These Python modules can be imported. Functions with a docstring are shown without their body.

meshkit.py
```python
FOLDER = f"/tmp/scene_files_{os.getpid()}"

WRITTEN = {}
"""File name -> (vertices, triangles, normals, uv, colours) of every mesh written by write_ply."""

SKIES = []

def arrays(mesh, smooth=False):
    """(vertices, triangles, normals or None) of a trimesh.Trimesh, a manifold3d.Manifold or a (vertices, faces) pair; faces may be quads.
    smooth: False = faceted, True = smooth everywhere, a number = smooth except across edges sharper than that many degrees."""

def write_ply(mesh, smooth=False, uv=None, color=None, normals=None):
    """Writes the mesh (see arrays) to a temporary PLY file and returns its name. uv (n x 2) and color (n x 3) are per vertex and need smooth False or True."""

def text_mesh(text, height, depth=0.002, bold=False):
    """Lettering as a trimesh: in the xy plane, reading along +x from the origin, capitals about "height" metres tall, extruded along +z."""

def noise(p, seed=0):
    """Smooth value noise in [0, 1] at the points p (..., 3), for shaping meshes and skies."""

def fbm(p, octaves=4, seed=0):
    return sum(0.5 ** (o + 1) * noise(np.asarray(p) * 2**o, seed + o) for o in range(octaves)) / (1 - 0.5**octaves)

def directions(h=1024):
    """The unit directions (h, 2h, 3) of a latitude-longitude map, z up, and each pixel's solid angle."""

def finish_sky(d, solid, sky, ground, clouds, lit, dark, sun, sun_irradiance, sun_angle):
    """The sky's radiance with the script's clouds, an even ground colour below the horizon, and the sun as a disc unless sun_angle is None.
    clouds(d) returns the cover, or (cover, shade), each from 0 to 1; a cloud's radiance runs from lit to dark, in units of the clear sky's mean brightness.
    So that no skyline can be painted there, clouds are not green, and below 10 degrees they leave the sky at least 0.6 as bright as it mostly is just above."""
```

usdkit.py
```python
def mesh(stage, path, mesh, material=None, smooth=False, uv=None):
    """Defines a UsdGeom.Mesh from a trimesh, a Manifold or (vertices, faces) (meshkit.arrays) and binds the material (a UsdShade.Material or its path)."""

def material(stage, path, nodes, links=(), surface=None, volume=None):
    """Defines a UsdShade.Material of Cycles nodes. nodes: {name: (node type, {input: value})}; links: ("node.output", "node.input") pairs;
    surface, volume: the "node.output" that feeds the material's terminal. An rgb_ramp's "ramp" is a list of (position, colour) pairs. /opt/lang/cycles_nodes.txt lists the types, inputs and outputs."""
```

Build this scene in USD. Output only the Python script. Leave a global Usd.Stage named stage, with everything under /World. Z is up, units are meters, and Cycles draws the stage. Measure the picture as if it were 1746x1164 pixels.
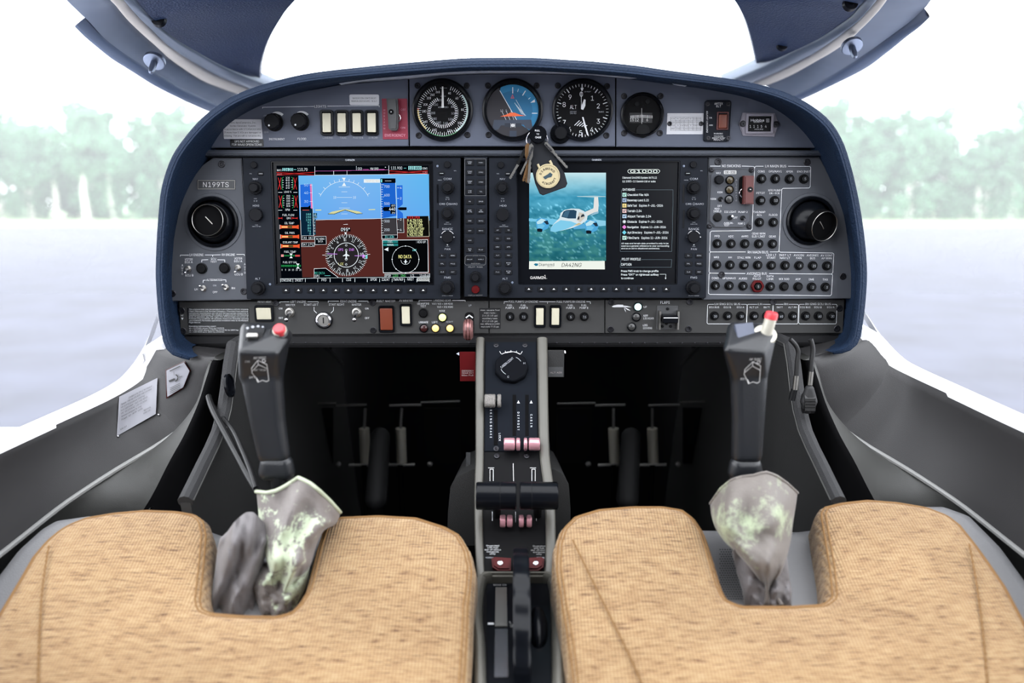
import math, random, numpy as np, trimesh, usdkit, meshkit, manifold3d as m3
from pxr import Usd, UsdGeom, UsdLux, UsdShade, Sdf, Gf, Vt
from scipy.spatial import Delaunay
import shapely
from shapely.geometry import Polygon, Point, LineString
stage = Usd.Stage.CreateInMemory()
UsdGeom.SetStageUpAxis(stage, UsdGeom.Tokens.z); UsdGeom.SetStageMetersPerUnit(stage, 1.0)
UsdGeom.Xform.Define(stage, '/World'); UsdGeom.Scope.Define(stage, '/World/Looks')
random.seed(7); RNG = np.random.default_rng(7)
# ---------------- camera, sky, sun, exposure
F, PITCH, EYE = 1358.0, math.radians(9.9), 1.8           # focal length in pixels of the 1746 px frame
cam = UsdGeom.Camera.Define(stage, '/World/camera')
cam.AddTranslateOp().Set((0, 0, EYE)); cam.AddRotateXOp().Set(90 - math.degrees(PITCH))
cam.CreateHorizontalApertureAttr(36.0); cam.CreateVerticalApertureAttr(24.0); cam.CreateFocalLengthAttr(36.0 * F / 1746)
cam.CreateFStopAttr(2.8); cam.CreateFocusDistanceAttr(1.08); cam.CreateClippingRangeAttr((0.02, 2000)); cam.CreateExposureAttr(0.0)
sky = UsdLux.DomeLight.Define(stage, '/World/sky'); sky.CreateColorAttr((0.97, 1.0, 1.05)); sky.CreateIntensityAttr(1.65)
sun = UsdLux.DistantLight.Define(stage, '/World/sun'); sun.CreateAngleAttr(2.0); sun.CreateColorAttr((1.0, 0.95, 0.86)); sun.CreateIntensityAttr(1.7)
sun.AddRotateXYZOp().Set((-17, -6, 0))                  # high, a little ahead of the cockpit
# ---------------- naming
USED = {}
def path_of(name, parent):
    p = str(parent.GetPath()) if parent is not None else '/World'
    n = USED.get((p, name), -1) + 1; USED[(p, name)] = n
    return f'{p}/{name}' + (f'_{n:03d}' if n else '')
def tag(o, label=None, cat=None, group=None, kind=None):
    o = o.GetPrim() if hasattr(o, 'GetPrim') else o
    for k, v in (('label', label), ('category', cat), ('group', group), ('kind', kind)):
        if v: o.SetCustomDataByKey(k, v)
    return o
def thing(name, label, cat, loc=(0, 0, 0), rx=0, rz=0, group=None, kind=None):
    x = UsdGeom.Xform.Define(stage, path_of(name, None))
    x.AddTranslateOp().Set(tuple(map(float, loc)))
    if rz: x.AddRotateZOp().Set(float(rz))
    if rx: x.AddRotateXOp().Set(float(rx))
    return tag(x, label, cat, group, kind)
def obj(name, mesh, mat, parent=None, smooth=30, col=None, label=None):
    if isinstance(mesh, (list,)): mesh = cat(mesh)
    m = usdkit.mesh(stage, path_of(name, parent), mesh, MAT[mat], smooth=False if col is not None else smooth)
    if col is not None:
        UsdGeom.PrimvarsAPI(m).CreatePrimvar('col', Sdf.ValueTypeNames.Color3fArray, 'vertex').Set(Vt.Vec3fArray.FromNumpy(np.asarray(col, np.float32)))
    return tag(m, label)
def dup(root, loc, rz=0, label=None, group=None, scale=None):
    was = root.GetCustomData()
    base = root.GetName(); base = base[:-4] if base[-3:].isdigit() else base
    x = UsdGeom.Xform.Define(stage, path_of(base, None)); p = x.GetPrim()
    p.GetReferences().AddInternalReference(root.GetPath())
    x.ClearXformOpOrder(); x.AddTranslateOp(opSuffix='at').Set(tuple(map(float, loc)))
    if rz: x.AddRotateZOp(opSuffix='at').Set(float(rz))
    if scale: x.AddScaleOp(opSuffix='at').Set(tuple(scale))
    p.SetInstanceable(True)
    return tag(p, label or was['label'], was['category'], group or was.get('group'))
# ---------------- shapes
def cat(ms):
    V, Fc, n = [], [], 0
    for m in ms:
        v, f, _ = meshkit.arrays(m); V.append(v); Fc.append(f + n); n += len(v)
    return trimesh.Trimesh(np.vstack(V), np.vstack(Fc), process=False)
def tm(v, f): return trimesh.Trimesh(np.asarray(v, float), np.asarray(f, int), process=False)
def rings(rs, cap0=True, cap1=True, closed=True, loop=False):
    n, k = len(rs[0]), len(rs); v = np.vstack(rs); f = []
    i = np.arange(n if closed else n - 1); j = (i + 1) % n
    for a in range(k if loop else k - 1):
        b = (a + 1) % k
        f.append(np.stack([a*n+i, a*n+j, b*n+j], 1)); f.append(np.stack([a*n+i, b*n+j, b*n+i], 1))
    v = list(v)
    if cap0 and not loop: v.append(np.mean(rs[0], 0)); c = len(v) - 1; f.append(np.stack([j, i, np.full_like(i, c)], 1))
    if cap1 and not loop: v.append(np.mean(rs[-1], 0)); c = len(v) - 1; f.append(np.stack([(k-1)*n+i, (k-1)*n+j, np.full_like(i, c)], 1))
    return tm(v, np.vstack(f))
def circle(r, z=0, n=28, cx=0, cy=0, flute=0, nf=0):
    t = np.arange(n) * 2 * np.pi / n; rr = r * (1 + flute * np.cos(nf * t))
    return np.stack([cx + rr * np.cos(t), cy + rr * np.sin(t), np.full(n, z)], 1)
def lathe(prof, n=28, cx=0, cy=0, flute=0, nf=0, c0=True, c1=True):
    return rings([circle(max(r, 1e-5), z, n, cx, cy, flute, nf) for r, z in prof], c0, c1)
def rr2(w, h, r, n=4):
    r = min(r, w/2 - 1e-5, h/2 - 1e-5); p = []
    for cx, cy, a in ((w/2-r, h/2-r, 0), (-w/2+r, h/2-r, 90), (-w/2+r, -h/2+r, 180), (w/2-r, -h/2+r, 270)):
        for k in range(n + 1):
            t = math.radians(a + 90 * k / n); p.append((cx + r * math.cos(t), cy + r * math.sin(t)))
    return np.array(p)
def lift(p, z, cx=0, cy=0): return np.column_stack([np.asarray(p)[:, 0] + cx, np.asarray(p)[:, 1] + cy, np.full(len(p), z)])
def rbox(w, h, z0, z1, r=0.001, b=0.0005, cx=0, cy=0):
    q = lambda i: rr2(w - 2*i, h - 2*i, max(r - i, 0.0002))
    return rings([lift(q(0), z0, cx, cy), lift(q(0), z1 - b, cx, cy), lift(q(b*.4), z1 - b*.35, cx, cy), lift(q(b), z1, cx, cy)])
def frame(w, h, t, z0, z1, r, b=0.0005, cx=0, cy=0):
    q = lambda i: rr2(w - 2*i, h - 2*i, max(r - i, 0.0003))
    return rings([lift(q(0), z0, cx, cy), lift(q(0), z1 - b, cx, cy), lift(q(b), z1, cx, cy), lift(q(t - b), z1, cx, cy), lift(q(t), z1 - b, cx, cy), lift(q(t), z0, cx, cy)], loop=True)
def tri_poly(poly):
    v, f = trimesh.creation.triangulate_polygon(poly, engine='earcut'); return np.asarray(v)[:, :2], np.asarray(f)
def prism(poly, z0, z1, bev=0.0):
    """Extrude; with bev the top edge is chamfered."""
    poly = poly if isinstance(poly, Polygon) else Polygon(poly)
    if not bev: return trimesh.creation.extrude_polygon(poly, z1 - z0, engine='earcut').apply_translation((0, 0, z0))
    ms = [prism(poly, z0, z1 - bev)]; inn = poly.buffer(-bev, join_style=2)
    a, b = m3.Manifold.extrude(csec(poly), z1 - z0 - bev), m3.Manifold.extrude(csec(inn), z1 - z0)
    return (a + b).translate((0, 0, z0))
def csec(poly):
    poly = shapely.geometry.polygon.orient(poly)
    return m3.CrossSection([np.array(poly.exterior.coords)[:-1]] + [np.array(i.coords)[:-1] for i in poly.interiors], m3.FillRule.EvenOdd)
def tube(pts, r, n=10, cap=True):
    pts = np.asarray(pts, float); k = len(pts); r = np.broadcast_to(r, k)
    T = np.gradient(pts, axis=0); T /= np.linalg.norm(T, axis=1, keepdims=True) + 1e-12
    up = np.array([0, 0, 1.0]) if abs(T[0][2]) < .9 else np.array([1.0, 0, 0])
    rs = []; N = None
    for i in range(k):
        N = up - T[i] * (up @ T[i]) if N is None else N - T[i] * (N @ T[i])
        N /= np.linalg.norm(N) + 1e-12; B = np.cross(T[i], N); t = np.arange(n) * 2*np.pi/n
        rs.append(pts[i] + r[i] * (np.cos(t)[:, None] * N + np.sin(t)[:, None] * B))
    return rings(rs, cap, cap)
def smooth_line(pts, n, closed=False):
    pts = np.asarray(pts, float); d = np.r_[0, np.cumsum(np.linalg.norm(np.diff(pts, axis=0), axis=1))]
    from scipy.interpolate import PchipInterpolator
    s = np.linspace(0, d[-1], n); return np.column_stack([PchipInterpolator(d, pts[:, k])(s) for k in range(pts.shape[1])])
def grid(P, loop_u=False):
    """P: (a, b, 3) points -> a sheet."""
    a, b, _ = P.shape; idx = np.arange(a * b).reshape(a, b)
    q = np.stack([idx[:-1, :-1], idx[1:, :-1], idx[1:, 1:], idx[:-1, 1:]], -1).reshape(-1, 4)
    return tm(P.reshape(-1, 3), np.vstack([q[:, [0, 1, 2]], q[:, [0, 2, 3]]]))
def solid(P, off):
    """A sheet (a, b, 3) thickened by the offset vectors off -> a closed body."""
    Q = P + off; a, b, _ = P.shape
    m1, m2 = grid(P), grid(Q); m2.faces = m2.faces[:, ::-1]
    ring = [(i, 0) for i in range(a)] + [(a-1, j) for j in range(1, b)] + [(i, b-1) for i in range(a-2, -1, -1)] + [(0, j) for j in range(b-2, 0, -1)]
    r = np.array([i * b + j for i, j in ring]); s = np.roll(r, -1); n = a * b
    f = np.vstack([m1.faces, m2.faces + n, np.stack([r, r + n, s + n], 1), np.stack([r, s + n, s], 1)])
    return tm(np.vstack([P.reshape(-1, 3), Q.reshape(-1, 3)]), f)
def hull(sph, n=20):
    """Convex hull of spheres (x, y, z, r)."""
    base = trimesh.creation.icosphere(2).vertices
    return m3.Manifold.hull_points(np.vstack([np.array(s[:3]) + s[3] * base for s in sph]))
GLYPH = {}
def glyphs(s, bold=False):
    """Flat lettering, capitals one unit tall, left end at x = 0; (vertices 2D, faces, width)."""
    if (s, bold) not in GLYPH:
        m = meshkit.text_mesh(s, 1.0, 0.01, bold); v, f = np.asarray(m.vertices), np.asarray(m.faces)
        f = f[m.face_normals[:, 2] > .5]; u, inv = np.unique(f, return_inverse=True)
        v = v[u][:, :2]; v[:, 0] -= v[:, 0].min(); GLYPH[s, bold] = v, inv.reshape(-1, 3), v[:, 0].max()
    return GLYPH[s, bold]
def C(r, g=None, b=None):
    """sRGB 0..255 -> linear"""
    c = np.array([r, r if g is None else g, r if b is None else b], float) / 255
    return np.where(c <= .04045, c / 12.92, ((c + .055) / 1.055) ** 2.4)
# ---------------- pixel rays to points on planes and walls of the place
def ray(px, py):
    u, v = (px - 873) / F, (582 - py) / F; c, s = math.cos(PITCH), math.sin(PITCH)
    return np.array([u, c + v * s, -s + v * c])
E0 = np.array([0, 0, EYE])
def at_y(px, py, y): d = ray(px, py); return E0 + d * y / d[1]
def at_x(px, py, x): d = ray(px, py); return E0 + d * x / d[0]
def at_z(px, py, z): d = ray(px, py); return E0 + d * (z - EYE) / d[2]
def at_d(px, py, t): return E0 + ray(px, py) * t
class Plane:
    """A plane holding the x axis; th = its slope (90 = upright, facing back)."""
    def __init__(s, y, z, th):
        s.th = th; t = math.radians(th); s.p = np.array([0, y, z]); s.e = np.array([0, math.cos(t), math.sin(t)]); s.n = np.array([0, -math.sin(t), math.cos(t)])
    def uv(s, px, py, h=0.0):
        d = ray(px, py); o = s.p + s.n * h; q = E0 + d * ((o - E0) @ s.n / (d @ s.n)) - o
        return np.array([q[0], q @ s.e])
    def w(s, px, py, h=0.0): a, b = s.uv(px, py, h); return s.p + s.n * h + np.array([a, 0, 0]) + b * s.e
class On:
    """A thing standing on a plane with its own local frame: x right, y up the plane, z out of it."""
    def __init__(s, pl, name, label, cat_, px, py, h=0.0, group=None, kind=None):
        s.pl, s.h, s.o = pl, h, pl.uv(px, py, h); s.px, s.py = px, py
        s.k = pl.uv(px + .5, py, h)[0] - pl.uv(px - .5, py, h)[0]; s.kv = pl.uv(px, py - .5, h)[1] - pl.uv(px, py + .5, h)[1]
        s.t = thing(name, label, cat_, pl.w(px, py, h), rx=pl.th, group=group, kind=kind)
    def L(s, px, py, h=0.0): return s.pl.uv(px, py, s.h + h) - s.o
    def obj(s, name, mesh, mat, parent=None, **kw): return obj(name, mesh, mat, parent if parent is not None else s.t, **kw)
def zm(x0, y0, sc): return lambda x, y: (x0 + x / sc, y0 + y / sc)
IDN = lambda x, y: (x, y)
class Art:
    """Flat print or a lit picture: polygons, lines and words, each a hair above the one before; colour per vertex."""
    def __init__(s, to3, fm=IDN, z0=0.0002, dz=0.000012): s.to3, s.fm, s.z, s.dz, s.V, s.F, s.Cc, s.n = to3, fm, z0, dz, [], [], [], 0
    def add(s, v, f, c):
        v = np.asarray(v, float)
        P = np.array([s.to3(*s.fm(x, y), s.z) for x, y in v]); s.V.append(P); s.F.append(np.asarray(f, int) + s.n); s.n += len(P)
        c = np.asarray(c, float); s.Cc.append(np.broadcast_to(c, (len(P), 3)))
    def up(s, k=1): s.z += s.dz * k
    def poly(s, p, c):
        s.up(); p = np.asarray(p, float)
        pg = Polygon(p)
        if not pg.is_valid: pg = pg.buffer(0)
        for g in getattr(pg, 'geoms', [pg]):
            if g.area > 0: v, f = tri_poly(g); s.add(v, f, c)
    def rect(s, x0, y0, x1, y1, c): s.up(); s.add([(x0, y0), (x1, y0), (x1, y1), (x0, y1)], [(0, 1, 2), (0, 2, 3)], c)
    def line(s, pts, w, c, closed=False):
        s.up(); pts = [np.array(p, float) for p in pts]; pts = pts + [pts[0]] if closed else pts
        for a, b in zip(pts[:-1], pts[1:]):
            d = b - a; L = np.hypot(*d)
            if L < 1e-9: continue
            d /= L; n = np.array([-d[1], d[0]]) * w / 2; e = d * w * .3
            s.add([a - e + n, b + e + n, b + e - n, a - e - n], [(0, 1, 2), (0, 2, 3)], c)
    def disc(s, x, y, r, c, n=24, ry=None): t = np.arange(n) * 2*np.pi/n; s.up(); s.add(np.column_stack([x + r*np.cos(t), y + (ry or r)*np.sin(t)]), [(0, i, i+1) for i in range(1, n-1)], c)
    def arc(s, x, y, r, w, c, a0=0, a1=360, n=36):
        """degrees clockwise from the top"""
        s.up(); t = np.radians(np.linspace(a0, a1, n + 1)); o = np.column_stack([np.sin(t), -np.cos(t)]); k = n + 1
        s.add(np.vstack([np.array([x, y]) + o*(r - w/2), np.array([x, y]) + o*(r + w/2)]), [q for i in range(n) for q in ((i, i+1, k+i+1), (i, k+i+1, k+i))], c)
    def tick(s, x, y, r0, r1, a, w, c): t = math.radians(a); o = np.array([math.sin(t), -math.cos(t)]); s.line([np.array([x, y]) + o*r0, np.array([x, y]) + o*r1], w, c)
    def text(s, tx, x, y, h, c, w=None, al='c', bold=False, rot=0):
        """x, y: the middle of the line (or its left / right end), h: capital height, w: fit to this width"""
        if not tx.strip(): return
        s.up(); v, f, W = glyphs(tx, bold); sx = (w / W) if w else h * .95; wid = W * sx
        x0 = {'c': -wid/2, 'l': 0, 'r': -wid}[al]; q = np.column_stack([x0 + v[:, 0]*sx, -(v[:, 1] - .5)*h])
        if rot: t = math.radians(rot); q = q @ np.array([[math.cos(t), math.sin(t)], [-math.sin(t), math.cos(t)]])
        s.add(q + (x, y), f, c)
    def lines(s, txs, x, y, h, step, c, w=None, al='c', bold=False):
        for i, t in enumerate(txs): s.text(t, x, y + i*step, h, c, None if w is None else (w[i] if np.ndim(w) else w), al, bold)
    def put(s, name, parent, mat='print', label=None):
        if not s.V: return
        V, Fc, K = np.vstack(s.V), np.vstack(s.F), np.vstack(s.Cc) * (.8 if mat == 'print' else 1); u, inv = np.unique(Fc, return_inverse=True)
        o = obj(name, tm(V[u], inv.reshape(-1, 3)), mat, parent, col=K[u], label=label); s.V, s.F, s.Cc, s.n = [], [], [], 0; return o
# ---------------- materials
MAT = {}; OUT = ('white_paint', 'asphalt', 'grass', 'bark', 'concrete', 'seal', 'frame_grey', 'frame_lip', 'frame_tube', 'trim_blue')
def M(name, base, rough=.5, metal=0, spec=.5, bump=0, bscale=400, var=0, vscale=6, coat=0, sheen=0, em=None, ems=0, aniso=None, kind='noise'):
    base = np.array(base, float) * (1.0 if metal or em is not None or name in OUT else .72)
    n = {'p': ('principled_bsdf', {'base_color': tuple(base), 'roughness': rough, 'metallic': metal, 'specular_ior_level': spec, 'coat_weight': coat, 'sheen_weight': sheen}), 'tc': ('texture_coordinate', {})}; l = []
    if em is not None: n['p'][1].update({'emission_color': tuple(em), 'emission_strength': ems})
    if bump:
        n['t'] = (('voronoi_texture', {'scale': bscale}) if kind == 'voronoi' else ('noise_texture', {'scale': bscale, 'detail': 3}))
        n['b'] = ('bump', {'strength': bump, 'distance': .001}); l += [('tc.object', 't.vector'), ('t.distance' if kind == 'voronoi' else 't.fac', 'b.height'), ('b.normal', 'p.normal')]
    if var:
        n['v'] = ('noise_texture', {'scale': vscale, 'detail': 4}); b = np.array(base)
        n['r'] = ('rgb_ramp', {'ramp': [(.3, tuple(b*(1-var))), (.7, tuple(np.minimum(b*(1+var), 1)))]}); l += [('tc.object', 'v.vector'), ('v.fac', 'r.fac'), ('r.color', 'p.base_color')]
    MAT[name] = usdkit.material(stage, f'/World/Looks/{name}', n, l, surface='p.BSDF')
M('panel', C(80, 83, 90), .55, spec=.3, bump=.06, bscale=900, var=.06)
M('panel_upper', C(93, 99, 115), .5, spec=.3, bump=.06, bscale=900, var=.06)  # plate grey tinted with the blue of the lens flare
M('panel_low', C(62, 62, 62), .6, spec=.25, bump=.06, bscale=900, var=.06)
M('trim_light', C(200, 208, 224), .5)  # colour lightened for the light caught along the panel top strip
M('ledge', C(58, 64, 76), .5, bump=.1, bscale=700)
M('black', C(20, 21, 23), .5, spec=.15); M('soft_black', C(14, 14, 16), .6, spec=.1); M('gloss_black', C(13, 15, 20), .25, spec=.17); M('knob', C(20, 21, 25), .5, spec=.12, bump=.1, bscale=1500); M('lip', C(34, 34, 36), .6, spec=.2)
M('bezel', C(28, 32, 40), .55, spec=.12, bump=.08, bscale=1500); M('button', C(20, 22, 27), .5, spec=.15); M('screw', C(40, 40, 44), .35, .7)
M('matte_black', C(14, 16, 21), .7, spec=.05); M('ped_plate', C(22, 26, 33), .7, spec=.06); M('leather', C(27, 44, 68), .6, spec=.2, bump=.5, bscale=420, kind='voronoi', var=.12, vscale=9)  # leather: blue of the lens flare is mixed into its colour
M('trim_blue', C(24, 42, 74), .5, bump=.6, bscale=330, kind='voronoi', var=.1)  # dark canopy trim, blue lens flare put into its colour
M('frame_grey', C(100, 110, 128), .4, bump=.05, bscale=60, var=.1, vscale=14); M('frame_lip', C(92, 106, 132), .35); M('frame_tube', C(106, 116, 132), .35, .2, bump=.2, bscale=300); M('seal', C(196, 190, 184), .6)
M('wall', C(54, 53, 54), .55, bump=.2, bscale=900, var=.06, vscale=5); M('wall_low', C(68, 68, 66), .55, bump=.15, bscale=900); M('bead', C(160, 160, 158), .4)
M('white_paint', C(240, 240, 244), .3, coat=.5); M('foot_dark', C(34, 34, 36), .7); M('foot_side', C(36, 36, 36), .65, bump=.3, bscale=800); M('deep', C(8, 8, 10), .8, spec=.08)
M('rail', C(100, 98, 91), .45, var=.08, vscale=20); M('chrome', C(200, 200, 205), .18, 1); M('steel', C(150, 148, 144), .35, 1); M('knurl', C(150, 146, 142), .4, .8, bump=.9, bscale=1300, kind='voronoi')
M('pink', C(205, 150, 160), .28, .55); M('pink_dark', C(140, 98, 96), .3, .5); M('cream', C(222, 216, 192), .4); M('meter', C(150, 146, 158), .5); M('rust', C(122, 54, 30), .45); M('red', C(86, 9, 13), .45, spec=.15); M('fob', C(20, 24, 32), .55, spec=.3); M('red_dull', C(96, 46, 44), .5); M('red_plate', C(150, 34, 62), .5)
M('red_button', C(225, 70, 78), .35); M('satin', C(190, 186, 172), .35, .3); M('grip', C(29, 31, 35), .36, bump=.2, bscale=700); M('grip_plate', C(78, 84, 102), .5, bump=.2, bscale=600)
M('placard_white', C(225, 226, 232), .5); M('paper', C(150, 150, 158), .6); M('pin_metal', C(110, 118, 135), .4, 1); M('placard_black', C(20, 21, 24), .4); M('brass', C(180, 140, 100), .3, 1); M('medal', C(205, 190, 150), .4)
M('leather_grey', C(122, 122, 124), .5, bump=.25, bscale=500, kind='voronoi', var=.06); M('leather_perf', C(165, 165, 172), .5); M('tan_cord', C(140, 102, 56), .8, bump=.5, bscale=600)
M('lamp_green', (.6, .7, .25), .3, em=C(232, 246, 130), ems=1.3); M('lamp_amber', (.7, .5, .2), .3, em=C(250, 205, 110), ems=1.0); M('lamp_cyan', (.5, .7, .7), .3, em=C(190, 250, 250), ems=1.3)
M('lens_red', C(62, 26, 26), .2); M('lens_amber', C(74, 64, 44), .2); M('lens_grey', C(66, 66, 66), .25); M('flap_grey', C(75, 76, 78), .5); M('cable', C(16, 16, 18), .5); M('band', C(44, 44, 46), .8, bump=.8, bscale=900)
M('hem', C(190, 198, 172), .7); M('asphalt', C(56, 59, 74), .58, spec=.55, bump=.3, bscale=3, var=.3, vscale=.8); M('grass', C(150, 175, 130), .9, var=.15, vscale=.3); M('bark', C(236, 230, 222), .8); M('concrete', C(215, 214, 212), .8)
def vcol(name, emis, rough=.5):
    if emis: MAT[name] = usdkit.material(stage, f'/World/Looks/{name}', {'a': ('attribute', {'attribute': 'col'}), 'e': ('emission', {'strength': 1.0})}, [('a.color', 'e.color')], surface='e.emission')
    else: MAT[name] = usdkit.material(stage, f'/World/Looks/{name}', {'a': ('attribute', {'attribute': 'col'}), 'p': ('principled_bsdf', {'roughness': rough})}, [('a.color', 'p.base_color')], surface='p.BSDF')
vcol('print', False); vcol('lit', True)
def pane(name, rough=.02, tint=(1, 1, 1), lo=.03, hi=.7):
    MAT[name] = usdkit.material(stage, f'/World/Looks/{name}', {'f': ('layer_weight', {'blend': .5}), 'q': ('math', {'math_type': 'power', 'value2': 5.0}), 'k': ('map_range', {'to_min': lo, 'to_max': hi}), 't': ('transparent_bsdf', {'color': tint}), 'g': ('glossy_bsdf', {'roughness': rough, 'color': (1, 1, 1)}), 'm': ('mix_closure', {})}, [('f.facing', 'q.value1'), ('q.value', 'k.value'), ('k.result', 'm.fac'), ('t.BSDF', 'm.closure1'), ('g.BSDF', 'm.closure2')], surface='m.closure')
pane('glass'); pane('canopy_glass', tint=(.96, .98, 1.0))
W = C(232, 234, 238); G = C(170, 174, 182)
def weave(name, axis_rot=0):
    n = {'tc': ('texture_coordinate', {}), 'ms': ('mapping', {'scale': (60, 620, 200)}), 'sl': ('noise_texture', {'scale': 1.0, 'detail': 4, 'roughness': .62}),
         'sr': ('rgb_ramp', {'ramp': [(.32, C(84, 54, 34)), (.42, C(152, 119, 82)), (.53, C(172, 142, 103)), (.75, C(188, 163, 125))]}),
         'mb': ('mapping', {'scale': (5, 9, 5)}), 'bl': ('noise_texture', {'scale': 1.0, 'detail': 3}), 'br': ('rgb_ramp', {'ramp': [(.35, (.82, .80, .78)), (.65, (1, 1, 1))]}),
         'wv': ('wave_texture', {'wave_type': 'bands', 'bands_direction': 'x', 'scale': 95.0, 'distortion': .5, 'detail': 1, 'detail_scale': 3}),
         'wr': ('rgb_ramp', {'ramp': [(.15, (.66, .60, .52)), (.6, (1, 1, 1))]}), 'm1': ('mix', {'mix_type': 'multiply', 'fac': 1.0}), 'm2': ('mix', {'mix_type': 'multiply', 'fac': .8}),
         'w2': ('wave_texture', {'wave_type': 'bands', 'bands_direction': 'y', 'scale': 160.0, 'distortion': .5, 'detail': 1, 'detail_scale': 3}), 'ad': ('math', {'math_type': 'add'}),
         'bp': ('bump', {'strength': .7, 'distance': .0012}), 'p': ('principled_bsdf', {'roughness': .85, 'sheen_weight': .15, 'specular_ior_level': .25})}
    l = [('tc.object', 'ms.vector'), ('ms.vector', 'sl.vector'), ('sl.fac', 'sr.fac'), ('tc.object', 'mb.vector'), ('mb.vector', 'bl.vector'), ('bl.fac', 'br.fac'), ('tc.object', 'wv.vector'), ('wv.fac', 'wr.fac'),
         ('sr.color', 'm1.color1'), ('br.color', 'm1.color2'), ('m1.color', 'm2.color1'), ('wr.color', 'm2.color2'), ('m2.color', 'p.base_color'), ('tc.object', 'w2.vector'), ('wv.fac', 'ad.value1'), ('w2.fac', 'ad.value2'), ('ad.value', 'bp.height'), ('bp.normal', 'p.normal')]
    MAT[name] = usdkit.material(stage, f'/World/Looks/{name}', n, l, surface='p.BSDF')
weave('weave')
def worn(name, base, patch, lo, hi, sc, seed):
    n = {'tc': ('texture_coordinate', {}), 'mp': ('mapping', {'location': (seed, seed*.7, 0)}), 'a': ('noise_texture', {'scale': sc, 'detail': 9, 'roughness': .72}), 'r': ('rgb_ramp', {'ramp': [(lo, base), (hi, patch)]}),
         'b': ('bump', {'strength': .3, 'distance': .001}), 'f': ('noise_texture', {'scale': 700, 'detail': 2}), 'p': ('principled_bsdf', {'roughness': .6, 'sheen_weight': .2})}
    MAT[name] = usdkit.material(stage, f'/World/Looks/{name}', n, [('tc.object', 'mp.vector'), ('mp.vector', 'a.vector'), ('a.fac', 'r.fac'), ('r.color', 'p.base_color'), ('tc.object', 'f.vector'), ('f.fac', 'b.height'), ('b.normal', 'p.normal')], surface='p.BSDF')
worn('boot_cloth', C(104, 97, 94), C(172, 182, 156), .53, .56, 11, 3.1); worn('boot_plain', C(86, 82, 83), C(98, 93, 94), .4, .6, 9, 1); worn('boot_sheen', C(96, 89, 84), C(146, 156, 128), .55, .64, 12, 8.3)
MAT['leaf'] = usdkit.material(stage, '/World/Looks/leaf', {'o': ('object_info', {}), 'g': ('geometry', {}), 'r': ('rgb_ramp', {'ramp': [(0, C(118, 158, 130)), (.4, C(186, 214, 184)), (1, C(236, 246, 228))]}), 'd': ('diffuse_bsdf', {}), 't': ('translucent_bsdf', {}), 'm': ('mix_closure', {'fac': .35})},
    [('g.random_per_island', 'r.fac'), ('r.color', 'd.color'), ('r.color', 't.color'), ('d.BSDF', 'm.closure1'), ('t.BSDF', 'm.closure2')], surface='m.closure')  # leaf colours paled to carry lens veil and overexposure
from scipy.interpolate import PchipInterpolator
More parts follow.
